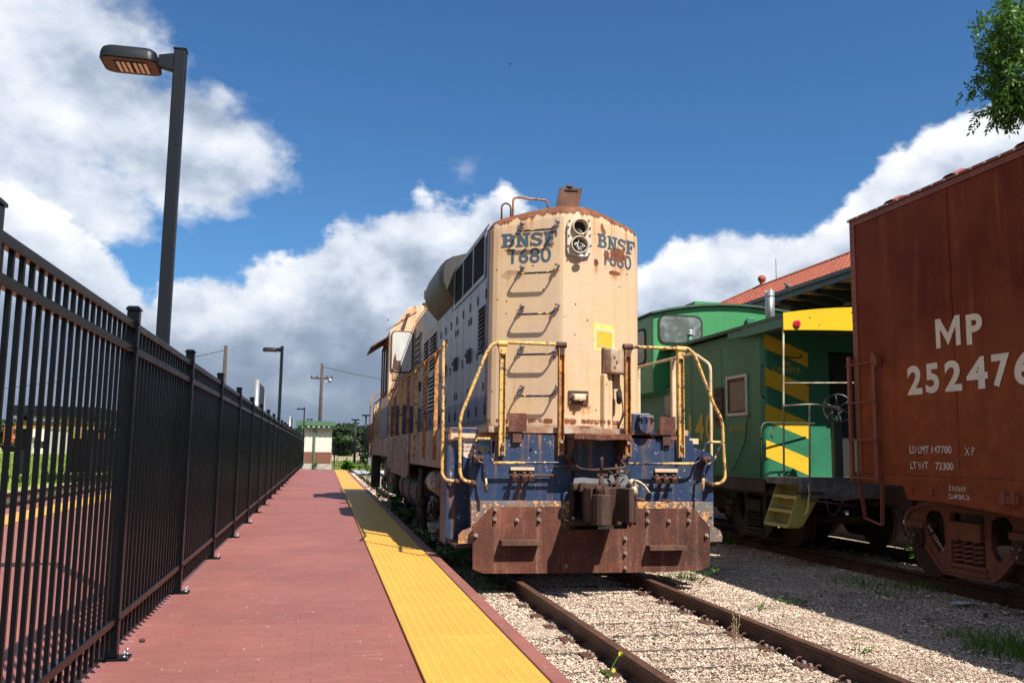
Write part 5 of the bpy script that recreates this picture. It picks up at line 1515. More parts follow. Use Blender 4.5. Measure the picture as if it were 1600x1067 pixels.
# ---- blue pedestal with round connector, and rust plates
pp = [F(986, 680), F(1023.5, 680), F(1017.5, 647.5), (F(1017, 646)[0] - .03, F(1017, 646)[1]), F(989, 645.5), F(987.5, 649)]
m = MB(); m.xz(pp, YS - 0.02, YS + 0.16); pd = m.build('connector_box', M_blue, loco, bevel=0.012)
x, z = F(1006, 665); m = MB(); m.cyl((x, YS - 0.021, z), (x, YS - 0.10, z), 0.10, 20, 0.092); m.box(x - 0.09, x + 0.085, YS - 0.105, YS - 0.022, z + 0.075, z + 0.115); m.build('connector_cap', M_blue, pd, bevel=0.006)
m = MB()
for dx_ in (-.06, 0.0, .06): m.tube([(x + dx_, YS - .108, z + .095), (x + dx_, YS - .112, z + .04)], .009, 6)
m.build('latch_spring', M_dark, pd, split=True)
for (a_, b__, c_, d_) in ((795.5, 645, 823, 674.5), (1030.7, 650.5, 1056, 679.5)):
    x0_, z1_ = F(a_, b__, YS - 0.06); x1_, z0_ = F(c_, d_, YS - 0.06)
    m = MB(); m.box(x0_, x1_, YS - 0.06, YS - 0.045, z0_, z1_); pl_ = m.build('rust_plate', M_rustplate, loco)
    m = MB(); m.box(x0_ + .05, x1_ - .05, YS - .044, YS - .001, z0_ - .12, z0_ + .1); m.build('plate_bracket', M_rust2, pl_)

# ---- handrails, front
YR = YS - 0.05
def post(px0, py0, px1, py1, w, mat, name='stanchion'):
    a, b_ = at(px0, py0, Y=YR), at(px1, py1, Y=YR)
    m = MB(); x = (a.x + b_.x) / 2
    for s in (-1, 1):
        m.box(x + s * w - 0.004, x + s * w + 0.004, YR - 0.02, YR + 0.045, b_.z, a.z)
    m.box(x - w + 0.004, x + w - 0.004, YR + 0.02, YR + 0.028, b_.z, a.z)
    return m.build(name, mat, loco)
post(785, 541, 785, 712, 0.032, M_yel); post(877, 543, 877, 712, 0.030, M_yelrust)
post(981, 545, 981, 715, 0.030, M_yelrust); post(1064, 551, 1064, 715, 0.032, M_yel)
for px_, py_, mt in ((785, 537, M_yel), (877, 539, M_rust2), (981, 542, M_rust2), (1064, 545.5, M_yel)):
    p = at(px_, py_, Y=YR); m = MB(); m.cyl((p.x - 0.06, YR, p.z), (p.x + 0.06, YR, p.z), 0.036, 10)
    m.prism([(-0.05, 0), (0.05, 0), (0.032, -0.10), (-0.032, -0.10)], lambda u, v, w, p=p: (p.x + u, YR + w, p.z - 0.02 + v), -0.018, 0.03)
    m.build('stanchion_head', mt, loco, bevel=0.005)
for px_, py_ in ((785, 708), (786, 694), (877, 690), (877, 708), (981, 692), (981, 710), (1064, 712), (1065, 697)):
    p = at(px_, py_, Y=YR); m = MB(); m.cyl((p.x, YR - 0.03, p.z), (p.x, YR + 0.02, p.z), 0.02, 8); m.build('bolt', M_bolt, loco)
lug = []
def rail_path(pts, y): return [at(a_, b__, Y=y) for a_, b__ in pts]
m = MB(); m.tube(rail_path([(779, 534.5), (884, 538.5)], YR), 0.0205, 10); m.build('handrail', M_yel, loco)
m = MB(); m.tube(rail_path([(974, 541.5), (1068, 545)], YR), 0.0205, 10); m.build('handrail', M_yel, loco)
m = MB(); m.tube(bend(rail_path([(785, 535), (770, 536.5), (761, 549), (741, 598), (719, 652), (718.5, 690), (718.4, 738), (723, 750), (740, 754.5)], YR), 0.09), 0.0195, 10); m.build('handrail', M_yel, loco)
m = MB(); m.tube(bend(rail_path([(1064, 543.5), (1075, 544), (1085, 553), (1115, 632), (1128.5, 656), (1130.5, 700), (1133, 747), (1127, 754.5), (1109, 757.5)], YR), 0.09), 0.0195, 10); m.build('handrail', M_yel, loco)
for px_, py_ in ((739, 754.5), (1109, 757)):
    p = at(px_, py_, Y=YR); m = MB(); m.cyl((p.x, YR - 0.04, p.z), (p.x, YS - 0.001, p.z), 0.035, 10); m.ball((p.x, YR - 0.05, p.z), 0.03, 8, 6); m.build('rail_lug', M_rust2, loco)
# rear step handrail and the long side rails
P_ = [at(713, 752, Y=YB - .06), at(697, 750, Y=YB - .06), at(690.5, 741, Y=YB - .06), at(692, 660, Y=YB - .06), at(692.5, 545, Y=YB - .06)]
zr = 2.74
P_[-1].z = zr - 0.02
m = MB(); m.tube(bend(P_ + [Vector((1.51, 11.05, zr))], 0.08), 0.0195, 10); m.build('handrail', M_yel, loco)
m = MB(); m.tube([(1.51, 11.0, zr), (1.51, 20.1, zr)], 0.019, 10); m.build('side_handrail', M_yelrust, loco)
m = MB(); m.cyl((P_[0].x, YB - .1, P_[0].z), (P_[0].x, YB - .001, P_[0].z), .035, 10); m.ball((P_[0].x, YB - .1, P_[0].z), .03, 8, 6); m.build('rail_lug', M_rust2, loco)
for yy, mt in ((11.75, M_yelrust), (13.0, M_yelrust), (14.3, M_yel), (15.6, M_yelrust), (17.0, M_yel), (18.4, M_yelrust), (19.8, M_yel)):
    m = MB()
    for s in (-1, 1): m.box(1.465, 1.515, yy + s * 0.026 - 0.004, yy + s * 0.026 + 0.004, 1.30, zr - .02)
    m.box(1.485, 1.492, yy - 0.022, yy + 0.022, 1.30, zr - .02); m.build('stanchion', mt, loco)
# far end rails
m = MB(); m.tube(bend([(1.5, 22.7, 2.74), (1.5, 25.7, 2.74), (1.5, 25.9, 2.65), (1.45, 26.3, 1.2)], 0.1), 0.02, 8); m.tube(bend([(1.42, 26.5, 1.2), (1.42, 26.5, 2.9), (1.9, 26.6, 3.3), (2.3, 26.6, 3.3)], .1), 0.02, 8); m.build('handrail', M_yelrust, loco)
for yy in (23.3, 24.5, 25.6):
    m = MB(); m.box(1.48, 1.52, yy - .025, yy + .025, 1.4, 2.73); m.build('stanchion', M_yel, loco)
# right side second rail
R0 = at(1110, 570, Y=YB - .06)
m = MB(); m.tube(bend([Vector((R0.x - .12, YB - .05, 1.05)), Vector((R0.x, YB - .05, 1.1)), R0, Vector((R0.x - .06, YB + .3, zr)), Vector((R0.x - .1, 14, zr)), Vector((R0.x - .1, 20, zr))], 0.08), 0.0195, 10); m.build('handrail', M_creamrail, loco)
for yy in (11.5, 12.9, 14.4, 16):
    m = MB(); xx = R0.x - .08
    for s in (-1, 1): m.box(xx - .02, xx + .03, yy + s * 0.03 - 0.004, yy + s * 0.03 + 0.004, 1.40, zr - .02)
    m.box(xx - .024, xx - .0205, yy - 0.034, yy + 0.034, 1.40, zr - .02); m.build('stanchion', M_creamrail, loco)

# ---- running gear
def wheelset(par, xc, y, r, mat, g=0.7535, w=0.13, axle=True, out=0.28):
    for s in (-1, 1):
        m = MB()
        x = xc + s * (g - 0.03)
        m.cyl((x - s * 0.02, y, r), (x + s * w * .8, y, r), r, 32); m.cyl((x - s * 0.06, y, r), (x - s * 0.02, y, r), r + 0.025, 32); m.cyl((x + s * w * .8, y, r), (x + s * (w * .8 + .03), y, r), r * .35, 16)
        m.build('wheel', mat, par)
    m = MB(); m.cyl((xc - g, y, r), (xc + g, y, r), .07, 10); return m.build('axle', mat, par)
for yc in (12.85, 24.0):
    for dy_ in (-1.37, 1.37): wheelset(loco, LX - .06, yc + dy_, 0.508, M_greasy)
    for xx in (1.93, 4.05):
        m = MB(); m.yz([(yc - 1.75, .50), (yc - 1.75, .78), (yc - 1.4, .86), (yc - .6, .80), (yc - .45, .98), (yc + .45, .98), (yc + .6, .80), (yc + 1.4, .86), (yc + 1.75, .78), (yc + 1.75, .50), (yc + 1.2, .50), (yc + .6, .30), (yc - .6, .30), (yc - 1.2, .50)], xx - .07, xx + .07)
        tf = m.build('truck_frame', M_greasy, loco, bevel=0.02)
        for dy_ in (-1.37, 1.37):
            m = MB(); m.box(xx - .16, xx - .071, yc + dy_ - .16, yc + dy_ + .16, .36, .70); m.cyl((xx - .2, yc + dy_, .52), (xx - .161, yc + dy_, .52), .11, 12); m.build('journal_box', M_whitegear, tf, bevel=0.02)
    m = MB(); m.box(1.75, 4.3, yc - 1.9, yc + 1.9, .9, 1.0); m.build('truck_bolster', M_greasy, loco)
m = MB(); m.cyl((1.68, 12.35, .98), (1.68, 12.9, .98), .165, 16); m.ball((1.68, 12.35, .98), .165, 16, 8, (1, .5, 1)); m.cyl((1.68, 12.0, .98), (1.68, 12.35, .98), .05, 10); m.build('brake_cylinder', M_whitegear, loco)
m = MB(); m.cyl((1.70, 11.55, .94), (1.70, 11.95, .94), .15, 16, .17); m.ball((1.70, 11.55, .94), .15, 16, 8, (1, .4, 1)); m.build('brake_cylinder', M_whitegear, loco)
m = MB(); m.bar((1.62, 11.75, .22), (1.70, 11.55, .85), .10, .07); m.bar((1.66, 11.9, .25), (1.62, 11.9, .55), .07, .05); m.bar((1.56, 11.5, .40), (1.60, 12.1, .44), .28, .04); m.bar((1.56, 11.6, .28), (1.60, 12.0, .30), .2, .03); m.build('sand_pipe_step', M_whitegear, loco)
m = MB(); m.tube(bend([(1.58, 13.9, 1.15), (1.56, 13.95, .8), (1.60, 14.0, .5), (1.66, 14.0, .2)], .1), .05, 8); m.tube([(1.60, 14.1, .6), (1.60, 14.1, .3)], .07, 8); m.ball((1.60, 14.0, .62), .10, 8, 6); m.build('drain_pipe', M_greasy, loco)
m = MB(); m.cyl((2.08, 14.6, .70), (2.08, 18.8, .70), .43, 28); m.build('fuel_tank', M_bulge, loco, bevel=0.02)
m = MB()
for yy in (15.3, 16.6, 18.0): m.tube([(2.08 + .44 * math.cos(q), yy, .70 + .44 * math.sin(q)) for q in np.linspace(0, 2 * math.pi, 25)[:-1]], .012, 5, closed=True)
m.build('tank_strap', M_rust2, loco, split=True)
m = MB(); m.cyl((4.0, 14.6, .70), (4.0, 18.8, .70), .43, 24); m.build('fuel_tank', M_bulge, loco)
m = MB(); m.box(2.3, 3.8, 14.7, 18.7, .45, 1.1); m.build('tank_saddle', M_greasy, loco)
m = MB(); m.cyl((1.80, 19.2, 1.05), (1.80, 20.6, 1.05), .17, 14); m.tube(bend([(1.6, 19.0, 1.2), (1.55, 19.1, .8), (1.55, 19.7, .7), (1.6, 19.8, 1.1)], .15), .025, 8); m.tube(bend([(1.55, 20.2, 1.25), (1.5, 20.3, .85), (1.5, 20.9, .85), (1.55, 21.0, 1.2)], .15), .025, 8); m.build('air_reservoir', M_sill, loco)
m = MB(); m.box(1.5, 1.75, 26.1, 26.5, .35, 1.6); m.build('end_step', M_greasy, loco)
# ================================================================== BOXCAR
BX0, BX1 = 6.55, 9.75; BY1, BY0 = 9.93, -2.6
bxc = empty('boxcar', (8.15, 4, 0), 'rust red boxcar lettered MP 252476 at the right edge', 'boxcar')
ZS = 1.215
m = MB(); m.box(BX0 + 0.02, BX1 - 0.02, BY0, BY1 - 0.01, ZS - 0.05, 4.40); body = m.build('body', M_box, bxc, bevel=0.01)
# side sheets, one by one, lapped with a seam between
seams = [BY1 - 0.10, 9.12, 8.13, 7.12, 6.1, 5.1, 4.1, 3.1, 2.1, 1.1, 0.1, -0.9, BY0]
for i, (y1, y0) in enumerate(zip(seams[:-1], seams[1:])):
    m = MB(); d = 0.004 if i % 2 else 0.0
    m.box(BX0 + 0.004 - d, BX0 + 0.0195, y0 + 0.003, y1 - 0.003, ZS, 4.33); sh = m.build('side_sheet', M_box, body, bevel=0.002, seg=1)
# top chord
m = MB(); m.box(BX0 - 0.012, BX0 + 0.0035, BY0, BY1 - 0.101, 4.331, 4.395); m.build('top_chord', M_box2, body)
# bottom side sill with its fish-belly profile
sp = [(BY1, ZS - 0.002), (BY1, 1.10), (9.06, 1.10), (8.99, 0.945), (8.42, 0.945), (7.9, 0.91), (7.2, 0.86), (6.6, 0.80), (5.0, 0.66), (2.6, 0.66), (1.0, 0.80), (-0.9, 0.945), (-1.6, 0.945), (-1.7, 1.10), (BY0, 1.10), (BY0, ZS - 0.002)]
me = curve_mesh([sp], 0.02, 'side_sill'); me.transform(Matrix(((0, 0, 1, BX0 - 0.004), (1, 0, 0, 0), (0, 1, 0, 0), (0, 0, 0, 1)))); me.materials.clear(); me.materials.append(M_box)
sill = link('side_sill', me, bxc, bevel=0.003)
# corner post with rivets
m = MB(); m.box(BX0 - 0.010, BX0 + 0.0199, BY1 - 0.098, BY1, ZS, 4.40); m.box(BX0 + 0.02, BX0 + 0.12, BY1, BY1 + 0.012, ZS, 4.40); cpst = m.build('corner_post', M_box2, bxc, bevel=0.004)
m = MB()
for k in range(34):
    m.ball((BX0 - 0.010, BY1 - 0.028, 1.28 + k * 0.092), 0.013, 6, 4); m.ball((BX0 + 0.07, BY1 + 0.012, 1.28 + k * 0.092), 0.013, 6, 4)
m.build('rivets', M_box2, cpst, kind='stuff')
m = MB()
for ys in seams[1:6]:
    for k in range(46): m.ball((BX0 - 0.001, ys + 0.02, 1.28 + k * 0.066), 0.006, 5, 3)
for k in range(110): m.ball((BX0 - 0.0045, 9.8 - k * 0.06, ZS - 0.035), 0.006, 5, 3)
for k in range(120): m.ball((BX0 - 0.012, 9.8 - k * 0.055, 4.362), 0.008, 5, 3)
m.build('side_rivets', M_box2, body, kind='stuff')
# roof with raised seam caps
m = MB(); m.prism([(BX0 - 0.03, 4.401), (BX1 + 0.03, 4.401), (BX1 + 0.03, 4.43), (8.15, 4.56), (BX0 - 0.03, 4.43)], lambda u, v, w: (u, w, v), BY0, BY1 + 0.02); rf = m.build('roof', M_box2, bxc)
for k in range(12):
    yy = 9.08 - k * 1.03; m = MB()
    vs_ = []
    for w in (-0.10, -0.05, 0.05, 0.10):
        hgt = 0.075 if abs(w) < 0.08 else 0.0
        vs_ += [(BX0 - 0.035, yy + w, 4.434 + hgt * 0.25), (BX0 + 0.10, yy + w, 4.442 + hgt), (8.15, yy + w, 4.565 + hgt)]
    m.add(vs_, [(0, 1, 4, 3), (1, 2, 5, 4), (3, 4, 7, 6), (4, 5, 8, 7), (6, 7, 10, 9), (7, 8, 11, 10)], True); m.build('roof_rib', M_box2, rf)
m = MB()
for k in range(60):
    yy = 9.9 - k * 0.2; m.box(BX0 - 0.036, BX0 - 0.0305, yy, yy + 0.03, 4.405, 4.425)
m.build('roof_edge_bolts', M_boxtext, rf, kind='stuff')
# end of the car
for k in range(9):
    z = 1.4 + k * 0.33; m = MB(); m.cyl((BX0 + 0.25, BY1 - 0.005, z), (BX1 - 0.25, BY1 - 0.005, z), 0.045, 8); m.build('end_corrugation', M_box, body)
# lettering
def side_text(tx, px0, py0, px1, py1, mat, X, bold=0.02, par=None, sp=1.0):
    """px0,py0 = lower left, px1,py1 = upper right, on the plane X"""
    a, b_ = at(px0, py0, X=X), at(px1, py1, X=X)
    c0 = at(px0, py1, X=X) 
    zt = at((px0 + px1) / 2, py1 + 0, X=X)
    h = b_.z - a.z if False else None
    return a, b_
def ltr(tx, y0, y1, z0, z1, mat, X, par, bold=0.02, sp=1.0):
    me = text_mesh(tx, z1 - z0, y0 - y1, frame3((X, y0, z0), (0, -1, 0)), mat, bold, 0.0015, sp)
    return link('lettering', me, par)
XT_ = BX0 - 0.0015
m = MB(); m.yz([(8.40 - u * .38, 2.60 + v * .32) for u, v in ((0, 0), (0, 1), (.2, 1), (.5, .45), (.8, 1), (1, 1), (1, 0), (.82, 0), (.82, .66), (.5, .06), (.18, .66), (.18, 0))], XT_ - .0015, XT_); m.build('lettering', M_boxtext, body); ltr('P', 7.93, 7.70, 2.585, 2.90, M_boxtext, XT_, body, 0.035)
dg = [(8.91, 8.66), (8.60, 8.38), (8.29, 8.03), (7.96, 7.66), (7.60, 7.36), (7.31, 7.06)]
for ch, (ya, yb_) in zip('252476', dg): ltr(ch, ya, yb_, 2.12, 2.45, M_boxtext, XT_, body, 0.035)
ltr('LD LMT', 8.92, 8.60, 1.465, 1.545, M_boxtextw, XT_, body, .01); ltr('147700', 8.55, 8.24, 1.465, 1.545, M_boxtextw, XT_, body, .01)
ltr('X P', 8.04, 7.90, 1.45, 1.53, M_boxtextw, XT_, body, .01)
ltr('LT WT', 8.92, 8.62, 1.29, 1.37, M_boxtextw, XT_, body, .01); ltr('72300', 8.50, 8.22, 1.29, 1.37, M_boxtextw, XT_, body, .01)
XT2_ = BX0 - 0.0065
ltr('2 IN.W.F.', 8.30, 8.03, 1.075, 1.125, M_boxtextw, XT2_, sill, .01); ltr('COMP SHOES', 8.32, 8.00, 0.99, 1.04, M_boxtextw, XT2_, sill, .01)
# ladder and stirrup
m = MB(); xl = BX0 - 0.075
for yy in (9.95, 9.44):
    m.box(xl - 0.006, xl + 0.006, yy - 0.028, yy + 0.028, 1.12, 2.66); m.box(xl + 0.006, xl + 0.03, yy - 0.028, yy - 0.022, 1.12, 2.66)
ld = m.build('ladder_stile', M_box2, bxc)
for z in (1.16, 1.62, 2.08, 2.55):
    m = MB(); m.tube([(xl - 0.012, 9.98, z), (xl - 0.012, 9.40, z)], 0.011, 8); m.build('ladder_rung', M_box2, ld)
m = MB()
for yy in (9.95, 9.44):
    for z in (1.2, 2.6): m.box(xl + 0.0061, BX0 - 0.0121, yy - 0.02, yy + 0.02, z - 0.03, z + 0.03)
m.box(xl - 0.01, BX0 - 0.012, 9.36, 9.40, 2.5, 2.62); m.build('ladder_bracket', M_box2, ld, split=True)
m = MB(); P_ = [Vector((BX0 - 0.02, 9.88, 1.14)), Vector((BX0 - 0.04, 9.75, 0.68)), Vector((BX0 - 0.04, 9.42, 0.62)), Vector((BX0 - 0.02, 9.42, 1.14))]
for a, b_ in zip(P_[:-1], P_[1:]): m.bar(a, b_, 0.012, 0.05, (1, 0, 0))
m.build('stirrup_step', M_box2, bxc)
m = MB(); m.box(BX0 - 0.05, BX0 - 0.0045, 7.30, 7.55, 0.99, 1.07); m.box(BX0 - 0.06, BX0 - 0.05, 7.33, 7.38, 0.98, 1.1); m.box(BX0 - 0.06, BX0 - 0.05, 7.46, 7.51, 0.98, 1.1); m.build('placard_holder', M_box2, sill)
m = MB()
for yy in (8.88, 8.55, 7.2, 7.1): 
    for z in (0.98, 1.02): m.ball((BX0 - 0.005, yy, z + 0.04 * (yy > 8)), 0.013, 6, 4)
m.build('sill_bolt', M_dark, sill, split=True)
m = MB(); m.box(7.85, 8.45, BY0 + 0.2, BY1 + 0.05, 0.72, 1.12); m.box(6.75, 9.55, 8.3, 9.2, 0.95, 1.10); m.build('underframe', M_greasy, bxc)
m = MB(); m.box(8.0, 8.3, BY1 + 0.04, 10.72, 0.74, 1.0); m.box(7.95, 8.40, 10.35, 10.75, 0.68, 1.05); m.tube(bend([(7.7, 9.98, .85), (7.6, 10.3, .55), (7.75, 10.7, .35), (7.9, 11.1, .7)], .2), .03, 8); m.build('coupler', M_coupler, bxc, bevel=0.02)
m = MB(); m.tube(bend([(7.0, 9.95, 1.0), (6.9, 10.3, .9), (6.85, 10.9, .82), (7.0, 11.5, .9)], .2), .012, 6); m.build('uncoupling_lever', M_rust2, bxc)

# ---- freight trucks
def freight_truck(par, xc, yc, mat, mark=None):
    half = 0.83
    outer = [(-1.03, .52), (-1.05, .68), (-.96, .80), (-.62, .90), (.62, .90), (.96, .80), (1.05, .68), (1.03, .52), (.94, .34), (.84, .34), (.82, .44), (.76, .44), (.70, .36), (.46, .14), (.36, .09), (-.36, .09), (-.46, .14), (-.70, .36), (-.76, .44), (-.82, .44), (-.84, .34), (-.94, .34)]
    def hole(s): return [(s * .66, .50), (s * .68, .72), (s * .60, .80), (s * .46, .80), (s * .38, .74), (s * .36, .44), (s * .42, .34), (s * .48, .32)]
    mid = [(-.27, .80), (.27, .80), (.27, .24), (-.27, .24)]
    out = []
    for s in (-1, 1):
        xx = xc + s * 0.985
        me = curve_mesh([[(u + yc, v) for u, v in outer], [(u + yc, v) for u, v in hole(-1)], [(u + yc, v) for u, v in hole(1)], [(u + yc, v) for u, v in mid]], 0.07, 'side_frame')
        me.transform(Matrix(((0, 0, 1, xx - 0.035), (1, 0, 0, 0), (0, 1, 0, 0), (0, 0, 0, 1)))); me.materials.clear(); me.materials.append(mat)
        sf = link('side_frame', me, par, bevel=0.014, seg=3)
        o = xx + s * 0.045
        m = MB()
        # raised flange round the frame edge
        for a, b_ in ((0, 1), (1, 2), (2, 3), (3, 4), (4, 5), (5, 6), (6, 7)): m.bar((o, outer[a][0] + yc, outer[a][1] - .02), (o, outer[b_][0] + yc, outer[b_][1] - .02), 0.05, 0.03, (1, 0, 0))
        for a, b_ in ((12, 13), (13, 14), (14, 15), (15, 16), (16, 17)): m.bar((o, outer[a][0] + yc, outer[a][1] + .02), (o, outer[b_][0] + yc, outer[b_][1] + .02), 0.05, 0.03, (1, 0, 0))
        m.build('frame_flange', mat, sf, bevel=0.006)
        for q in (-1, 1):
            m = MB(); c = yc + q * half
            m.cyl((xx - s * .02, c, .47), (xx + s * .10, c, .47), .13, 20); m.cyl((xx + s * .101, c, .47), (xx + s * .125, c, .47), .085, 20); m.cyl((xx + s * .1255, c, .47), (xx + s * .14, c, .47), .05, 12)
            cpb = m.build('bearing_cap', M_wheel, sf, bevel=0.008)
            m = MB()
            for k in range(3):
                a = 2.1 * k + .5; m.cyl((xx + s * .126, c + .055 * math.cos(a), .47 + .055 * math.sin(a)), (xx + s * .145, c + .055 * math.cos(a), .47 + .055 * math.sin(a)), .016, 6)
            m.build('cap_bolt', M_bolt, cpb, split=True)
            m = MB(); m.box(xx - .10, xx + .10, c - .15, c + .15, .58, .66); m.build('adapter', mat, sf, bevel=.01)
        m = MB(); m.box(min(xx - .06, xx + s * .07), max(xx + .06, xx + s * .07), yc - .24, yc + .24, .50, .70); m.box(xx + s * .071 - .004, xx + s * .071 + .004, yc - .20, yc + .20, .53, .67); m.build('bolster_end', mat, sf, bevel=.02)
        for k in (-1, 0, 1):
            pts = [(xx + s * .0 + .058 * math.cos(t_), yc + k * .155 + .062 * math.sin(t_), .25 + .24 * t_ / (2 * math.pi * 4.5)) for t_ in np.linspace(0, 2 * math.pi * 4.5, 56)]
            m = MB(); m.tube(pts, .017, 6); m.build('spring', mat, sf)
        m = MB(); m.box(xx - .07, xx + .07, yc - .30, yc + .30, .20, .235); m.box(xx + s * .075 - .01, xx + s * .075 + .01, yc - .33, yc + .33, .13, .16); m.build('spring_seat', mat, sf, bevel=.006)
        out.append(sf)
    for q in (-1, 1): wheelset(par, xc, yc + q * half, 0.42, M_wheel)
    m = MB(); m.box(xc - .95, xc + .95, yc - .2, yc + .2, .52, .84); m.build('truck_bolster', M_greasy, par)
    return out
tf = freight_truck(bxc, 8.15, 8.78, M_truckbox)
p0 = Vector((8.15 - .985 - .037, 8.78 + .66, .60)); 
xd = Vector((0, -.24, -.26)).normalized(); nn = Vector((-1, 0, 0)); yd = nn.cross(xd)
Mx = Matrix(((xd.x, yd.x, nn.x, p0.x), (xd.y, yd.y, nn.y, p0.y), (xd.z, yd.z, nn.z, p0.z), (0, 0, 0, 1)))
link('lettering', text_mesh('MP 252476', .045, .36, Mx, M_boxtextw, .01, .001), tf[0])
freight_truck(bxc, 8.15, -1.2, M_truckbox)

# ================================================================== CABOOSE
CS = 6.65; CR_ = 9.65; CE = 12.50; CXm = 8.15
cb = empty('caboose', (CXm, 16, 0), 'green caboose with yellow striped end between the locomotive and the red boxcar', 'caboose')
rad = 0.11
outl = [(CS, 20.4)] + [(CS + rad - rad * math.cos(q), CE + rad - rad * math.sin(q)) for q in np.linspace(0, math.pi / 2, 7)] + [(7.46, CE)]
m = MB(); vs_ = [(x, y, z) for z in (1.06, 3.40) for x, y in outl]; n = len(outl)
m.add(vs_, [(i, i + 1, n + i + 1, n + i) for i in range(n - 1)], True)
m.add([(7.46, CE, 1.06), (7.72, CE, 1.06), (7.72, CE, 3.40), (7.46, CE, 3.40), (8.60, CE, 1.06), (CR_, CE, 1.06), (CR_, CE, 3.5), (8.60, CE, 3.5), (7.72, CE, 3.05), (8.6, CE, 3.05), (8.6, CE, 3.6), (7.72, CE, 3.5)],
      [(0, 1, 2, 3), (4, 5, 6, 7), (8, 9, 10, 11)])
m.add([(CR_, CE, 1.06), (CR_, 20.4, 1.06), (CR_, 20.4, 3.45), (CR_, CE, 3.45), (CS, 20.4, 1.06), (CS, 20.4, 3.4), (CR_, 20.4, 3.45), (CR_, 20.4, 1.06)], [(0, 1, 2, 3), (4, 5, 6, 7)])
body2 = m.build('body', M_green, cb)
m = MB(); m.box(7.721, 8.599, CE + 0.12, CE + 0.14, 1.06, 3.05); m.build('doorway', M_dark, body2)
m = MB(); m.box(7.725, 7.80, CE + .02, CE + .08, 1.06, 3.04); m.build('door_frame', M_green, body2)
# side panel joints: thin battens
for yy in (13.95, 15.2, 16.4, 18.6):
    m = MB(); m.box(CS - 0.006, CS - 0.0005, yy - 0.02, yy + 0.02, 1.1, 3.24); m.build('batten', M_green, body2)
m = MB(); m.box(CS - 0.009, CS - 0.0005, CE + 0.16, 20.3, 3.245, 3.265); m.box(CS - 0.012, CS - 0.0005, CE + 0.12, 20.3, 1.07, 1.10); m.build('belt_rail', M_green, body2)
# roof (arched) with overhang over the end platform
def croof(x): return 3.46 + 0.15 * (1 - ((x - CXm) / 1.66) ** 2)
xs_ = [6.49 + (9.81 - 6.49) * k / 12 for k in range(13)]
RY0 = 11.56
m = MB(); n = 13
vs_ = [(x, y, croof(x) + dz) for dz in (0, -0.05) for y in (RY0, 20.6) for x in xs_]
fs_ = [(i, i + 1, n + i + 1, n + i) for i in range(n - 1)] + [(2 * n + i, 2 * n + i + 1, 3 * n + i + 1, 3 * n + i) for i in range(n - 1)]
fs_ += [(0, n, 3 * n, 2 * n), (n - 1, 2 * n - 1, 4 * n - 1, 3 * n - 1)] + [(i, i + 1, 2 * n + i + 1, 2 * n + i) for i in range(n - 1)]
m.add(vs_, fs_); rf2 = m.build('roof', M_greend, cb)
m = MB(); m.box(6.50, 6.515, RY0 + 0.02, CE + 0.35, 3.27, 3.41); m.yz([(RY0 + 0.02, 3.28), (CE + 0.9, 3.30), (CE + .9, 3.41), (RY0 + .02, 3.41)], 6.516, 6.53); m.build('eave_board', M_green, rf2)
m = MB(); vs_ = [(x, y, croof(x) - (0.008 if q == 0 else 0.26 + 0.06 * (1 - ((x - CXm) / 1.66) ** 2) * 0)) for y in (RY0 - 0.015, RY0 - 0.001) for q in (0, 1) for x in xs_]
vs_ = []
for y in (RY0 - 0.015, RY0 - 0.001):
    for x in xs_: vs_.append((x, y, croof(x) + 0.01))
    for x in xs_: vs_.append((x, y, 3.22 + 0.04 * (1 - ((x - CXm) / 1.66) ** 2)))
fs_ = [(i, i + 1, n + i + 1, n + i) for i in range(n - 1)] + [(2 * n + i + 1, 2 * n + i, 3 * n + i, 3 * n + i + 1) for i in range(n - 1)]
fs_ += [(i, 2 * n + i, 2 * n + i + 1, i + 1) for i in range(n - 1)] + [(n + i, n + i + 1, 3 * n + i + 1, 3 * n + i) for i in range(n - 1)] + [(0, n, 3 * n, 2 * n), (n - 1, 3 * n - 1, 4 * n - 1, 2 * n - 1)]
m.add(vs_, fs_); fas = m.build('fascia', M_cyel, rf2)
c = at(1245, 506, Y=RY0 - 0.02)
m = MB(); m.cyl((c.x, RY0 - 0.016, c.z), (c.x, RY0 - 0.03, c.z), 0.062, 20); mk = m.build('marker_rim', M_silver, fas)
m = MB(); m.cyl((c.x, RY0 - 0.031, c.z), (c.x, RY0 - 0.045, c.z), 0.054, 20, 0.045); m.build('red_marker', M_red, mk)
m = MB(); m.box(c.x - .006, c.x + .006, RY0 - .055, RY0 - .046, c.z - .08, c.z + .01); m.build('marker_clip', M_dark, mk)
# soffit
m = MB(); m.box(6.53, 9.77, RY0 + 0.03, CE - 0.002, 3.30, 3.33); m.build('soffit', M_greend, rf2)
# chevron stripes on the end wall
def E_(px, py): p = at(px, py, Y=CE - 0.001); return (p.x, p.z)
def c6(x, y): return (990 + x / 3.334, 380 + y / 3.334)
bands = [[(678, 475), (700, 478), (907, 572), (907, 645), (678, 545)], [(685, 648), (912, 742), (912, 832), (685, 738)], [(687, 835), (912, 930), (912, 1020), (687, 925)],
         [(690, 1023), (912, 1118), (912, 1208), (690, 1113)]]
for bd in bands:
    m = MB(); m.xz([E_(*c6(*p)) for p in bd], CE - 0.0035, CE - 0.001); m.build('stripe', M_stripe, body2)
def endtext(tx, px0, px1, py0, py1, mat):
    a, b_ = at(px0, py1, Y=CE - .004), at(px1, py1, Y=CE - .004); t_ = at(px0, py0, Y=CE - .004)
    link('lettering', text_mesh(tx, t_.z - a.z, b_.x - a.x, frame3((a.x, CE - 0.0038, a.z), (1, 0, 0)), mat, .015, .001), body2)
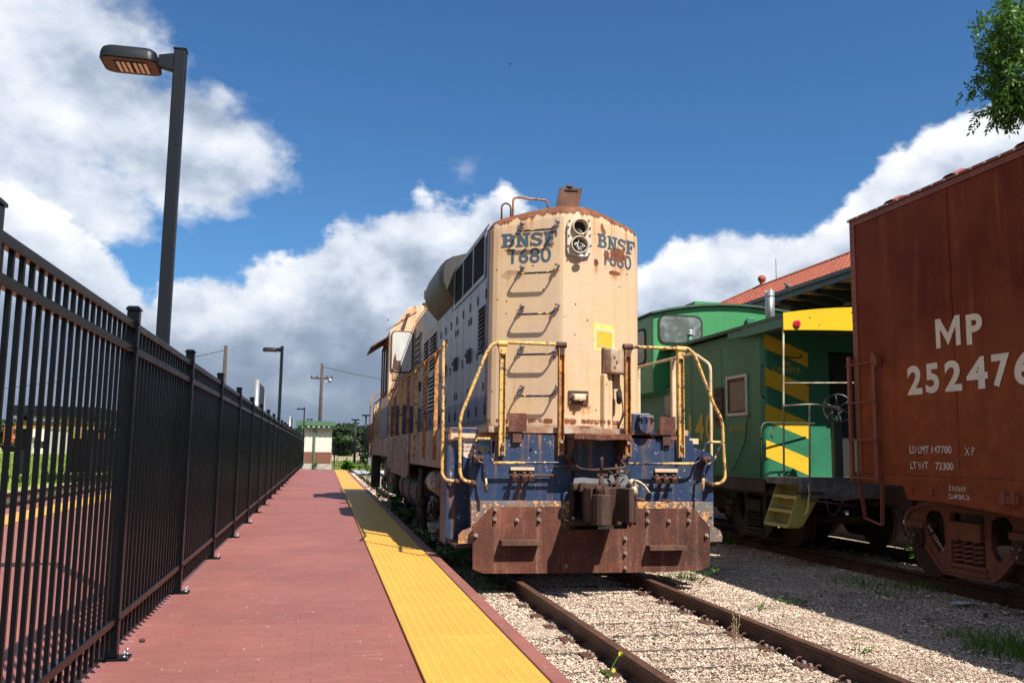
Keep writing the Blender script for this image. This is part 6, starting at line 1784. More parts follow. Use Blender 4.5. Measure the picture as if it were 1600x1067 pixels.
endtext('BE', 1224, 1235.5, 564, 571.5, M_cletter); endtext('CAREFUL', 1207, 1253, 572.5, 581, M_cletter)
ys = lambda px_, py_: at(px_, py_, X=CS - .003)
def sidetext(tx, pxl, pxr, pyt, pyb, mat, bold=.01):
    a, b_ = ys(pxl, pyb), ys(pxr, pyb); t_ = ys(pxl, pyt)
    link('lettering', text_mesh(tx, t_.z - a.z, a.y - b_.y, frame3((CS - .0125 if tx != '140' else CS - .0075, a.y, a.z), (0, -1, 0)), mat, bold, .001, 1.15), body2)
sidetext('140', 1077, 1117, 648, 689, M_cletter, .03); sidetext('BE CAREFUL', 1141, 1168.5, 666, 672.5, M_cletter)
# side windows
def side_window(pxl, pxr, pyt, pyb, frame=0.05, rnd_=False):
    a, b_ = ys(pxl, pyb), ys(pxr, pyt); z0, z1 = a.z, at(pxl, pyt, X=CS).z
    y0, y1 = b_.y, a.y
    m = MB()
    if rnd_:
        P_ = rrect(y0, y1, z0, z1, 0.14); Q_ = rrect(y0 - .03, y1 + .03, z0 - .03, z1 + .03, 0.16)
        m.yz(Q_, CS - .012, CS - .001); w = m.build('window', M_dark, body2); m = MB(); m.yz(P_, CS - .016, CS - .0125); m.build('pane', M_glass, w)
    else:
        m.box(CS - .035, CS - .0005, y0, y0 + frame, z0, z1); m.box(CS - .035, CS - .0005, y1 - frame, y1, z0, z1); m.box(CS - .034, CS - .0005, y0 + frame, y1 - frame, z0, z0 + frame); m.box(CS - .034, CS - .0005, y0 + frame, y1 - frame, z1 - frame, z1)
        w = m.build('window', M_alum, body2, bevel=.006); m = MB(); m.box(CS - .012, CS - .001, y0 + frame, y1 - frame, z0 + frame, z1 - frame); m.build('pane', M_glassd, w)
        m = MB(); f2 = frame + .035
        for (ya_, yb_, za_, zb__) in ((y0 + frame, y0 + f2, z0 + frame, z1 - frame), (y1 - f2, y1 - frame, z0 + frame, z1 - frame), (y0 + f2, y1 - f2, z0 + frame, z0 + f2), (y0 + f2, y1 - f2, z1 - f2 - .02, z1 - frame)): m.box(CS - .022, CS - .0121, ya_, yb_, za_, zb__)
        m.build('sash', M_rust2, w)
side_window(1137, 1168.5, 589, 651); side_window(1038.5, 1051, 607, 650, rnd_=True)
a, b_ = ys(1119, 665), ys(1130, 607); m = MB(); m.box(CS - .03, CS - .001, b_.y, a.y, a.z, b_.z + .02); sg = m.build('rack_plate', M_rust2, body2)
m = MB()
for k in range(4): m.box(CS - .037, CS - .031, b_.y + .03, a.y - .03, a.z + .08 + k * .14, a.z + .13 + k * .14)
m.build('rack_slot', M_dark, sg, split=True)
# grab irons on wall and corner
m = MB(); P_ = [at(1208, 556, Y=CE - .002), at(1208, 556.5, Y=CE - .07), at(1251, 559, Y=CE - .07), at(1251, 555, Y=CE - .002)]; m.tube(bend(P_, .03), .011, 8); m.build('grab_iron', M_greend, cb)
m = MB(); P_ = [at(1192, 570, Y=CE), at(1189, 572, Y=CE - .06), at(1190, 618, Y=CE - .06), at(1195, 622, Y=CE)]; m.tube(bend(P_, .03), .011, 8); m.build('grab_iron', M_greend, cb)
# end platform and railings
PZ = 1.10
m = MB(); m.box(CS + 0.02, CR_ - 0.02, RY0 + 0.05, CE - 0.003, PZ - 0.10, PZ); m.box(CS + .05, CR_ - .05, RY0 - .02, RY0 + .049, PZ - .28, PZ + .02); m.build('end_platform', M_tread, cb, bevel=.006)
m = MB(); m.box(CS + 0.005, CS + 0.03, CE, 20.3, 0.86, 1.059); m.box(CS + .1, CS + .14, RY0 + .9, 20.3, .82, 1.02); m.build('side_sill', M_greasy, cb)
Yr = RY0 + 0.03
ra = lambda px_, py_, y=Yr: at(px_, py_, Y=y)
def rl(pts, r=.013, mat=M_steps, br=.05): m = MB(); m.tube(bend(pts, br), r, 8); return m.build('railing', mat, cb)
M_railmix = weathered('caboose_rail_paint', (0.42, 0.38, 0.26), (0.16, 0.12, 0.09), rust=.5, chips=.5, chip_col=(.05, .03, .025), scale=3)
rl([ra(1224, 505), ra(1224, 620), ra(1225, 752)], .015, M_railmix)
rl([ra(1226, 598.5), ra(1334, 598)], .011, M_railmix)
rl([ra(1226, 634), ra(1262, 631.5), ra(1278, 632), ra(1310, 639)], .011, M_railmix)
rl([ra(1265, 632), ra(1265, 748)], .015, M_railmix)
rl([at(1189, 745, Y=CE - .35), at(1189, 668, Y=CE - .35), at(1194, 660, Y=CE - .33), at(1273, 661.5, Y=CE - .15)], .012, M_greend)
m = MB(); P_ = [at(1209, 661, Y=CE - .25), at(1209, 671, Y=CE - .25), at(1204, 678, Y=CE - .27), at(1207, 684, Y=CE - .25)]; m.tube(bend(P_, .02), .012, 6); m.build('latch_hook', M_rust2, cb)
# brake wheel
wc = at(1309, 638, Y=RY0 + .12); R__ = .205
m = MB(); axn = Vector((-.45, -.9, 0)).normalized(); t1 = axn.cross(Vector((0, 0, 1))).normalized(); t2 = Vector((0, 0, 1))
m.tube([wc + t1 * R__ * math.cos(q) + t2 * R__ * math.sin(q) for q in np.linspace(0, 2 * math.pi, 33)[:-1]], .013, 8, closed=True); bw = m.build('brake_wheel', M_wheelrim, cb)
m = MB()
for k in range(6):
    q = 2 * math.pi * k / 6 + .4; d_ = t1 * math.cos(q) + t2 * math.sin(q); m.tube([wc + axn * -.03 + d_ * .03, wc + d_ * R__], .009, 6)
m.cyl(wc - axn * .06, wc + axn * .02, .035, 12); m.build('spoke', M_wheelrim, bw, split=True)
m = MB(); m.cyl(wc - axn * .16, wc - axn * .06, .075, 14); m.box(wc.x - .03, wc.x + .10, wc.y + .06, wc.y + .14, PZ, wc.z); m.build('brake_stand', M_greend, cb)
# chain and things under platform
m = MB(); m.tube(bend([at(1290, 780, Y=11.5), at(1295, 800, Y=11.5), at(1303, 806, Y=11.5), at(1312, 795, Y=11.5), at(1318, 780, Y=11.5)], .1), .014, 6); m.build('safety_chain', M_rust2, cb)
m = MB(); m.tube(bend([at(1263, 757, Y=11.5), at(1265, 770, Y=11.5), at(1263, 782, Y=11.45), at(1263, 795, Y=11.42), at(1257, 806, Y=11.4)], .05), .014, 8); m.build('pipe_handle', M_steps, cb)
m = MB(); m.tube([at(1244, 770, Y=11.5), at(1286, 770, Y=11.5)], .02, 8); m.tube([at(1265, 781, Y=11.5), at(1340, 792, Y=11.2)], .014, 8); m.build('brake_pipe', M_rust2, cb)
m = MB(); m.box(8.0, 8.3, 10.8, RY0, .74, 1.0); m.box(7.9, 8.4, 10.76, 11.1, .68, 1.02); m.build('coupler', M_coupler, cb, bevel=.02)
# steps
yn, yfar = 11.72, 12.40
NP = [(at(px_, py_, Y=yn).x, at(px_, py_, Y=yn).z) for px_, py_ in ((1230, 823), (1251, 822), (1278, 781), (1278, 756), (1243, 756), (1243.5, 779))]
FP = [(at(px_, py_, Y=yfar).x, at(px_, py_, Y=yfar).z) for px_, py_ in ((1192, 818), (1212, 818), (1238, 780), (1238, 753), (1211, 753))]
zb_, xb_ = NP[0][1], NP[0][0]
prof = [(xb_, zb_), (xb_ + .24, zb_), (xb_ + .54, .86), (xb_ + .54, 1.0), (xb_ + .23, 1.0)]
st_ = empty('boarding_steps', (0, 0, 0)); st_.parent = cb; ORG[st_.name] = ORG[cb.name]
for yy in (yn, yfar):
    m = MB(); m.xz(prof, yy, yy + .014); m.build('stringer', M_steps, st_, bevel=.003)
for k in range(3):
    t_ = k / 3; x = xb_ + .005 + .23 * t_ * 1.0; z = zb_ + .03 + .62 * t_ * .98
    m = MB(); m.box(x, x + .19, yn + .015, yfar - .001, z - .05, z); m.build('riser_front', M_steps, st_, bevel=.004)
    m = MB(); m.box(x + .015, x + .19, yn + .02, yfar - .006, z + .001, z + .012); m.build('tread', M_tread, st_)
    m = MB(); m.box(x + .19, x + .20, yn + .015, yfar - .001, z - .05, z + .20); m.build('riser', M_steps, st_)
# cupola
KY0, KY1, KX0, KX1 = 16.35, 18.9, 6.36, 9.94
def ktop(x): return 4.16 + .24 * (1 - ((x - CXm) / 1.79) ** 2)
xs2 = [KX0 + (KX1 - KX0) * k / 10 for k in range(11)]
m = MB(); P_ = [(KX0, 3.05), (KX0, 2.64), (CS + .0, 2.60)] ; poly = [(x, ktop(x)) for x in reversed(xs2)] + [(KX0, 2.62), (KX0 + .28, 2.56), (KX1 - .28, 2.56), (KX1, 2.62)]
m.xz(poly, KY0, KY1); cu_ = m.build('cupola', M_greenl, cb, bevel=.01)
m = MB(); n = 11
vs_ = [(CXm + (x - CXm) * 1.03, y, ktop(x) + dz) for dz in (.045, .006) for y in (KY0 - .08, KY1 + .08) for x in xs2]
fs_ = [(i, i + 1, n + i + 1, n + i) for i in range(n - 1)] + [(2 * n + i, 2 * n + i + 1, 3 * n + i + 1, 3 * n + i) for i in range(n - 1)] + [(0, n, 3 * n, 2 * n), (n - 1, 2 * n - 1, 4 * n - 1, 3 * n - 1)] + [(i, i + 1, 2 * n + i + 1, 2 * n + i) for i in range(n - 1)]
m.add(vs_, fs_); m.build('cupola_roof', M_greend, cu_)
a, b_ = at(1030, 535, Y=KY0), at(1095, 496, Y=KY0)
m = MB(); m.xz(rrect(a.x - .03, b_.x + .03, a.z - .03, b_.z + .03, .16), KY0 - .02, KY0 - .001); wf = m.build('window', M_dark, cu_, bevel=.006)
m = MB(); m.xz(rrect(a.x + .01, b_.x - .01, a.z + .01, b_.z - .01, .13), KY0 - .026, KY0 - .0205); m.build('pane', M_glass, wf)
m = MB(); m.yz(rrect(16.75, 17.9, 3.2, 3.95, .15), KX0 - .015, KX0 - .001); wf = m.build('window', M_dark, cu_); m = MB(); m.yz(rrect(16.8, 17.85, 3.25, 3.9, .12), KX0 - .02, KX0 - .0155); m.build('pane', M_glass, wf)
m = MB(); m.box(KX0 - .006, KX0 - .0005, KY0 - .0, KY0 + .1, 2.65, 4.1); m.build('corner_strip', M_green, cu_)
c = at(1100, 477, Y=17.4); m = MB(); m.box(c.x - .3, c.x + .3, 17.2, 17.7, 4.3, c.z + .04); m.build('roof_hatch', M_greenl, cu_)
c = at(1170, 503, Y=KY0); m = MB(); m.xz([(c.x - .09, c.z - .2), (c.x + .09, c.z - .2), (c.x + .09, c.z + .02), (c.x + .05, c.z + .07), (c.x - .05, c.z + .07), (c.x - .09, c.z + .02)], KY0 - .12, KY0 - .001); m.build('lamp_housing', M_green, cu_, bevel=.01)
# stacks
c = at(1203.5, 500, Y=13.3); t_ = at(1203.5, 457, Y=13.3)
m = MB(); n = 18; r_ = .078
vs_ = []; top = []
for k in range(n):
    q = 2 * math.pi * k / n; vs_.append((c.x + r_ * math.cos(q), 13.3 + r_ * math.sin(q), 3.5))
for k in range(n):
    q = 2 * math.pi * k / n; vs_.append((c.x + r_ * math.cos(q), 13.3 + r_ * math.sin(q), t_.z + rnd.uniform(-.02, .05)))
m.add(vs_, [(k, (k + 1) % n, n + (k + 1) % n, n + k) for k in range(n)], True); sm_ = m.build('smoke_stack', M_steelbright, cb)
sm_.modifiers.new('thick', 'SOLIDIFY').thickness = .006
m = MB(); m.tube([(c.x + (r_ + .004) * math.cos(q), 13.3 + (r_ + .004) * math.sin(q), t_.z - .07) for q in np.linspace(0, 6.283, 25)[:-1]], .004, 5, closed=True); m.build('stack_band', M_rust2, sm_)
c = at(1078, 535, Y=15.3); m = MB(); m.cyl((c.x, 15.3, 3.4), (c.x, 15.3, c.z + .13), .05, 12); vp = m.build('vent_pipe', M_green, cb)
m = MB(); z = c.z + .13; m.cyl((c.x, 15.3, z), (c.x, 15.3, z + .05), .065, 10); m.ball((c.x + .01, 15.3, z + .08), .055, 8, 5, (1.1, 1, .6)); m.box(c.x + .03, c.x + .08, 15.26, 15.3, z + .0, z + .09); m.build('broken_cowl', M_steelbright, vp)
m = MB(); c = at(1192, 500, Y=14.2); m.tube([Vector((c.x - .1 + .12 * math.cos(q), 14.2, 3.62 + .1 * math.sin(q))) for q in np.linspace(0, math.pi, 8)], .015, 6); m.build('roof_grab', M_greend, cb)
# cable hanging down the side
m = MB(); P_ = [at(1172, 648, X=CS - .02), at(1167, 655, X=CS - .04), at(1165, 690, X=CS - .03), at(1155, 715, X=CS - .03), at(1143, 736, X=CS - .02)]; m.tube(bend(P_, .2), .008, 6); m.build('hanging_cable', M_dark, cb)
freight_truck(cb, 8.15, 13.75, M_truckcab); freight_truck(cb, 8.15, 18.9, M_truckcab)
m = MB(); m.box(7.3, 9.0, 14.8, 17.8, .45, .85); m.box(7.9, 8.4, 11.6, 20.2, .7, 1.0); m.build('underframe', M_greasy, cb)
# car floors block the light under both cars
m = MB(); m.box(CS + .05, CR_ - .05, CE + .01, 20.35, 1.02, 1.055); m.build('floor', M_greasy, cb)
m = MB(); m.box(BX0 + .05, BX1 - .05, BY0 + .05, BY1 - .05, 1.10, 1.16); m.build('floor', M_greasy, bxc)

# ================================================================== DEPOT
dp = empty('depot', (16.5, 24, 0), 'brick depot with red clay tile roof seen above the caboose', 'building')
EX, EZ = 13.2, 6.20; RX, RZ = 16.5, 7.86; RYE = 31.0; NEARY = 6.0; FARY = 34.6
WX = 14.75
# wall with window openings built as piers
wy = [(23.35, 24.05), (22.35, 23.05), (20.6, 21.4), (18.8, 19.6), (17, 17.8), (15, 15.8), (13, 13.8), (25.2, 25.9)]
m = MB(); m.box(WX, WX + .3, 24.9, FARY - 1.5, 0, 6.1)
m = MB(); segs = sorted(wy); y = NEARY
for a, b_ in segs:
    m.box(WX, WX + .3, y, a, 4.4, 6.15); m.box(WX, WX + .3, a, b_, 5.85, 6.15); m.box(WX + .0, WX + .3, a, b_, 4.4, 4.6); y = b_
m.box(WX, WX + .3, y, FARY - 1.6, 4.4, 6.15); m.box(WX, WX + .3, NEARY, FARY - 1.6, GZ, 4.399)
m.box(WX + .3, 19, NEARY, NEARY + .3, GZ, 6.15); m.box(WX + .3, 19, FARY - 1.9, FARY - 1.6, GZ, 6.15)
wl_ = m.build('wall', M_depbrick, dp)
for a, b_ in segs:
    m = MB(); m.box(WX + .12, WX + .16, a, a + .06, 4.6, 5.85); m.box(WX + .12, WX + .16, b_ - .06, b_, 4.6, 5.85); m.box(WX + .12, WX + .16, a + .06, b_ - .06, 5.79, 5.85); m.box(WX + .12, WX + .16, a + .06, b_ - .06, 5.2, 5.25); m.box(WX + .12, WX + .16, a + .06, b_ - .06, 4.6, 4.66)
    w = m.build('window', M_winwhite, wl_); m = MB(); m.box(WX + .17, WX + .18, a, b_, 4.6, 5.85); m.build('pane', M_glassd, w)
m = MB(); m.box(WX - .03, WX - .001, NEARY, FARY - 1.6, 5.90, 5.96); m.box(WX - .04, WX - .001, NEARY, FARY - 1.6, 4.30, 4.40); m.build('stone_course', M_concrete, wl_)
# green dormer box under the eaves
m = MB(); m.box(13.7, WX - .002, 23.9, 25.6, 4.6, 6.05); bxg = m.build('bay', M_trimgreen, dp)
for k in range(7):
    m = MB(); m.box(13.675, 13.699, 23.95, 25.55, 4.65 + k * .2, 4.82 + k * .2); m.build('board', M_trimgreen, bxg)
# roof planes
m = MB()
m.add([(EX, NEARY - 1, EZ), (EX, FARY, EZ), (RX, RYE, RZ), (RX, NEARY - 1, RZ), (2 * RX - EX, NEARY - 1, EZ), (2 * RX - EX, FARY, EZ)], [(0, 1, 2, 3), (3, 2, 5, 4), (1, 5, 2)])
roof = m.build('roof', M_tile, dp)
# tile courses: rolls running up the slope; the nearest as single parts
dirn = Vector((RX - EX, 0, RZ - EZ)); L_ = dirn.length; dirn.normalize(); nrm = Vector((-dirn.z, 0, dirn.x))
def roll_mesh(length, name):
    mm = MB(); n = 7; N = max(1, int(length / .36))
    for i in range(N):
        a, b_ = i * length / N, (i + 1) * length / N + .02
        vs_ = []
        for t_, r_ in ((a, .085), (b_, .07)):
            for k in range(n):
                q = math.pi * k / (n - 1); vs_.append(dirn * t_ + Vector((0, math.cos(q) * r_, 0)) + nrm * (math.sin(q) * r_ * .8 + .005))
        mm.add(vs_, [(k, k + 1, n + k + 1, n + k) for k in range(n - 1)], True)
        mm.add([vs_[k] for k in range(n)], [tuple(range(n))])
    return mm
rme = roll_mesh(L_, 'r').mesh('tile_roll', M_tile)
y = 12.0; 
while y < RYE - .1:
    o = bpy.data.objects.new('tile_roll', rme); col.objects.link(o); o.parent = roof; o.location = Vector((EX, y, EZ)) - ORG['depot']; y += .23
hip = MB()
while y < FARY - .3:
    k = (FARY - y) / (FARY - RYE); q = roll_mesh(L_ * k, 'h'); hip.add([Vector(v) + Vector((EX, y, EZ)) for v in q.v], q.f, True); y += .23
hip.build('hip_tiles', M_tile, roof, kind='stuff')
y = 12.0; rt = MB()
for i in range(6):
    q = math.pi * i / 5
me_v = []
mm = MB(); n = 7
vs_ = [(math.cos(math.pi * k / 6) * r_, yy, math.sin(math.pi * k / 6) * r_) for yy, r_ in ((0, .14), (.40, .12)) for k in range(7)]
mm.add(vs_, [(k, k + 1, 8 + k, 7 + k) for k in range(6)], True); mm.add(vs_[:7], [tuple(range(7))])
rgm = mm.mesh('ridge_tile', M_tile)
while y < RYE:
    o = bpy.data.objects.new('ridge_tile', rgm); col.objects.link(o); o.parent = roof; o.location = Vector((RX, y, RZ - .01)) - ORG['depot']; y += .38
hd_ = (Vector((EX, FARY, EZ)) - Vector((RX, RYE, RZ))); hl_ = hd_.length; qn = hd_.normalized().to_track_quat('Y', 'Z')
k = 0
while k * .38 < hl_:
    o = bpy.data.objects.new('ridge_tile', rgm); col.objects.link(o); o.parent = roof; o.location = Vector((RX, RYE, RZ)) + hd_.normalized() * k * .38 - ORG['depot']; o.rotation_mode = 'QUATERNION'; o.rotation_quaternion = qn; k += 1
m = MB(); m.ball((RX, RYE - .1, RZ + .33), .16, 12, 8); m.cyl((RX, RYE - .1, RZ + .05), (RX, RYE - .1, RZ + .22), .07, 10, .1); m.build('ball_finial', M_tile, roof)
m = MB(); m.tube([(RX, RYE - 1.2, RZ), (RX, RYE - 1.2, RZ + .9)], .012, 5); m.build('lightning_rod', M_dark, roof)
# fascia, gutter, soffit panels and brackets
m = MB(); m.box(EX - .06, EX - .001, NEARY - 1, FARY, EZ - .24, EZ + .0); m.box(EX - .14, EX - .061, NEARY - 1, FARY, EZ - .08, EZ + .03); m.build('gutter', M_trimgreen, roof)
m = MB(); m.box(EX, WX + .1, NEARY - 1, FARY, EZ - .16, EZ - .12); m.build('soffit', M_soffit, roof)
y = 12.5; brp = None
while y < FARY:
    if brp is None:
        m = MB(); m.xz([(EX + .02, EZ - .161), (WX - .001, EZ - .161), (WX - .001, EZ - .52), (WX - .25, EZ - .50), (EX + .5, EZ - .30), (EX + .12, EZ - .27)], y - .09, y + .09); brp = m.build('bracket', M_soffitd, roof)
        y0b = y
    else:
        o = brp.copy(); col.objects.link(o); o.parent = roof; o.location = (0, y - y0b, 0)
    y += .95
# pigeon on the gutter
c = at(1223, 452, X=EX - .05)
m = MB(); m.ball((EX + .12, c.y, EZ + .16), .09, 10, 7, (.8, 1.4, .8)); m.ball((EX + .12, c.y + .12, EZ + .27), .045, 8, 6); m.bar((EX + .12, c.y - .1, EZ + .13), (EX + .12, c.y - .28, EZ + .09), .05, .015); m.cyl((EX + .12, c.y, EZ + .02), (EX + .12, c.y, EZ + .1), .012, 5)
m.build('pigeon', M_pigeon, None, label='grey pigeon perched on the eave of the red tile roof', cat='bird', base=(EX + .12, c.y, EZ))
# ================================================================== BACKGROUND
# ---- little shelter at the end of the platform
SY_ = 74.0
sx0, sx1 = at(475, 700, Y=SY_).x, at(518, 700, Y=SY_).x
zt = at(500, 668, Y=SY_).z
sh = empty('shelter', ((sx0 + sx1) / 2, SY_, 0), 'small cream shelter with green roof and brick base at the platform end', 'building')
zb = 0.0
zbr = at(500, 706, Y=SY_).z
m = MB(); m.box(sx0, sx1, SY_, SY_ + 4, zbr, zt - .35); m.build('wall', M_stucco, sh)
m = MB(); m.box(sx0 - .02, sx1 + .02, SY_ - .03, SY_ + 4, zt - .349, zt); m.build('frieze', M_bandst, sh)
m = MB()
for k in range(9): m.box(sx0 + .1 + k * (sx1 - sx0 - .3) / 8, sx0 + .2 + k * (sx1 - sx0 - .3) / 8, SY_ - .035, SY_ - .001, zt - .43, zt - .35)
m.build('frieze_notch', M_bandst, sh, split=True)
m = MB(); m.box(sx0 - .06, sx1 + .06, SY_ - .08, SY_ + 4, .30, zbr - .1); bb_ = m.build('brick_base', M_mortar, sh)
bm_ = MB(); bm_.box(-.10, .10, -.02, .02, -.031, .031); bme = bm_.mesh('brick', M_brick)
r_ = 0; z = .34; cnt = 0
while z < zbr - .13:
    x = sx0 - .06 + .11 + (.11 if r_ % 2 else 0)
    while x < sx1 + .06 - .09:
        if cnt < 290:
            o = bpy.data.objects.new('brick', bme); col.objects.link(o); o.parent = bb_; o.location = Vector((x, SY_ - .085, z)) - ORG['shelter']; cnt += 1
        x += .22
    z += .075; r_ += 1
m = MB(); m.box(sx0 - .1, sx1 + .1, SY_ - .12, SY_ + 4, zbr - .099, zbr - .001); m.build('sill_course', M_brick, sh)
m = MB(); m.box(sx0 - .05, sx1 + .05, SY_ - .06, SY_ + 4, -.2, .299); m.build('plinth', M_concrete, sh)
rx0, rx1 = at(462, 668, Y=SY_ - .6).x, at(524, 668, Y=SY_ - .6).x; rz0, rz1 = at(500, 667, Y=SY_ - .6).z, at(500, 658, Y=SY_ - .6).z
m = MB(); m.xz([(rx0, rz0 + .12), (rx1, rz0 + .08), (rx1, rz1), (rx0, rz1 + .03)], SY_ - .6, SY_ + 4.6); rf3 = m.build('roof', M_roofgreen, sh)
m = MB(); m.xz([(rx0 + .25, rz0 - .05), (rx1 - .02, rz0 - .1), (rx1 - .02, rz0 + .07), (rx0 + .25, rz0 + .1)], SY_ - .5, SY_ - .3); m.build('gutter', M_roofgreen, rf3)
for k in range(6):
    m = MB(); x = rx0 + .6 + k * (rx1 - rx0 - 1.1) / 5; m.box(x - .07, x + .07, SY_ - .56, SY_ - .501, rz0 - .03, rz0 + .10); m.build('rafter_end', M_stucco, rf3)
m = MB(); x = at(491, 700, Y=SY_ - .1).x; m.box(x - .07, x + .07, SY_ - .22, SY_ - .1, 0, rz0); m.build('downspout', M_roofgreen, sh)

# ---- black fence across the far end, beyond the crossing
g = empty('end_fence', (4, 70, 0), 'low black fence across the tracks beyond the shelter', 'fence')
ybk = 71.0; x0 = at(523, 700, Y=ybk).x
xr_ = [k for k in np.linspace(x0, 12, 62)]
pk_ = MB(); pk_.box(-.011, .011, ybk - .011, ybk + .011, .0, 1.75); pkm = pk_.mesh('picket', M_black)
for i, x in enumerate(xr_):
    o = bpy.data.objects.new('picket', pkm); col.objects.link(o); o.parent = g; o.location = Vector((x, 0, 0)) - Vector((ORG['end_fence'].x, ORG['end_fence'].y, 0))
for z in (.12, 1.5, 1.72):
    m = MB(); m.box(x0, 12, ybk - .018, ybk + .018, z - .02, z + .02); m.build('rail', M_black, g)
for x in (x0, x0 + 2.4, x0 + 4.8, x0 + 7.2):
    m = MB(); m.box(x - .05, x + .05, ybk - .05, ybk + .05, -.1, 2.25 if x == x0 else 1.9); m.build('post', M_black, g)

# ---- utility poles
def upole(x, y, h, label, arm=False):
    t = empty('utility_pole', (x, y, GZ), label, 'utility pole', 'wooden utility poles')
    m = MB(); m.tube([(x, y, GZ), (x, y, h * .5), (x, y, h)], .14, 10, radii=[.17, .15, .11]); m.build('pole', M_wood, t)
    if arm:
        m = MB(); m.box(x - .95, x + .95, y - .06, y + .06, h - 1.35, h - 1.22); m.build('crossarm', M_wood, t)
        for dx_ in (-.85, -.4, .45, .85):
            m = MB(); m.cyl((x + dx_, y, h - 1.22), (x + dx_, y, h - 1.06), .05, 8); m.build('insulator', M_lamp, t)
        m = MB(); m.ball((x + .72, y - .1, h - 1.45), .2, 10, 8); m.tube([(x + .1, y - .1, h - 1.5), (x + .6, y - .1, h - 1.6)], .04, 6); m.build('floodlight', M_steelbright, t)
    return t
p1 = at(353, 540, Y=62); upole(p1.x, 62, p1.z, 'bare wooden pole without crossarm left of the second lamp post')
p2 = at(503.5, 568, Y=78); upole(p2.x, 78, p2.z, 'wooden utility pole with a crossarm behind the shelter', True)
def wire(a, b_, sag, label):
    a, b_ = Vector(a), Vector(b_); m = MB(); m.tube([a.lerp(b_, k / 12) + Vector((0, 0, -sag * 4 * (k / 12) * (1 - k / 12))) for k in range(13)], .02, 4)
    m.build('overhead_wire', M_dark, None, label=label, cat='wire', base=a)
wire((p1.x, 62, p1.z - .3), at(-700, 640, Y=52), 1.2, 'thin overhead wire running left from the bare pole')
wire((p2.x + .1, 78, p2.z - .3), (p2.x + 34, 88, p2.z + 2), 2.2, 'thin overhead wire sagging right from the crossarm pole')

# ---- tall light masts right of the shelter
def mast(px, pt, y, label, n=1):
    p = at(px, pt, Y=y); t = empty('light_mast', (p.x, y, GZ), label, 'lamp', 'thin masts beyond the crossing')
    m = MB(); m.cyl((p.x, y, GZ), (p.x, y, p.z), .1, 8, .08); m.build('pole', M_lamp, t)
    m = MB(); m.box(p.x - .4, p.x + .4, y - .2, y + .2, p.z, p.z + .14); m.build('lamp_head', M_lamp, t)
mast(555.5, 657, 92, 'left thin mast of the two beside the far tank car'); mast(572, 650, 88, 'right thin mast of the two beside the far tank car')
mast(556.5, 662, 110, 'farther short mast directly behind the left thin mast')
# ---- tank car far down the line
tk = empty('tank_car', (8, 92, 0), 'black tank car far down the line behind the locomotive', 'tank car')
zt1 = at(575, 668, Y=86).z; c0 = at(566, 690, Y=86)
cxk = c0.x + 1.5; ck = 2.3
m = MB(); m.cyl((cxk, 86, ck + .3), (cxk + 1.2, 100, ck + .3), 1.5, 24); m.ball((cxk, 86, ck + .3), 1.5, 20, 12, (1, .3, 1)); tkk = m.build('tank', M_tankblack, tk)
m = MB(); m.cyl((cxk + .5, 93, ck + 1.7), (cxk + .5, 93, ck + 2.3), .5, 14); m.build('dome', M_tankblack, tkk)
m = MB(); m.box(cxk - 1.2, cxk + 2, 85, 101, .7, .95); m.build('frame', M_tankblack, tk)
for yy in (87, 98):
    m = MB(); m.box(cxk - 1.1, cxk + 1.3, yy - 1, yy + 1, 0, .7); m.build('truck', M_tankblack, tk)
m = MB(); c = at(579, 700, Y=84); m.box(c.x - .2, c.x + .2, 83.8, 84.2, GZ, 2.0); m.build('equipment_cabinet', M_silver, None, label='pale grey equipment cabinet standing by the tank car', cat='cabinet', base=(c.x, 84, GZ))

# ---- the yard seen through the fence
cn = empty('canopy', (-9, 42, 0), 'dark flat canopy of the far platform seen through the fence', 'canopy')
a, b_ = at(38, 636, Y=42), at(170, 640, Y=42)
m = MB(); m.box(a.x, b_.x, 40, 52, a.z - .42, a.z); m.build('roof', M_lamp, cn, bevel=.03)
m = MB(); m.box(a.x + .2, b_.x, 40.3, 40.5, a.z - .95, a.z - .62); m.build('signboard', plain('tan_board', (.30, .17, .05), .7), cn)
for xx in (a.x + .4, b_.x - .4):
    for yy in (41, 51):
        m = MB(); m.box(xx - .1, xx + .1, yy - .1, yy + .1, .2, a.z - .42); m.build('column', M_lamp, cn)
m = MB(); m.box(a.x + 1.5, b_.x - .8, 44, 50, .2, a.z - 1.3); m.build('kiosk', M_dark, cn)
def yard_engine(px, y, label, mat):
    p = at(px, 700, Y=y); t = empty('yard_engine', (p.x, y, GZ), label, 'locomotive', 'orange engines parked in the far yard')
    m = MB(); m.box(p.x - 1.5, p.x + 1.5, y, y + 16, 1.2, 1.7); m.build('frame', M_dark, t)
    m = MB(); m.box(p.x - 1, p.x + 1, y + 4, y + 15.5, 1.71, 4.3); m.build('hood', mat, t, bevel=.1)
    m = MB(); m.box(p.x - 1.5, p.x + 1.5, y + 1.8, y + 3.9, 1.71, 4.7); cbx = m.build('cab', mat, t, bevel=.1)
    m = MB(); m.box(p.x - 1.2, p.x - .1, y + 1.77, y + 1.799, 3.4, 4.2); m.box(p.x + .1, p.x + 1.2, y + 1.77, y + 1.799, 3.4, 4.2); m.build('window', M_glassd, cbx)
    m = MB(); m.box(p.x - .9, p.x + .9, y, y + 1.79, 1.71, 3.2); m.build('nose', mat, t, bevel=.1)
    for yy in (3, 12.5):
        m = MB(); m.box(p.x - 1.2, p.x + 1.2, y + yy - 2, y + yy + 2, .1, 1.19); m.build('truck', M_dark, t)
M_yeng = plain('engine_yellow', (.36, .23, .03), .5)
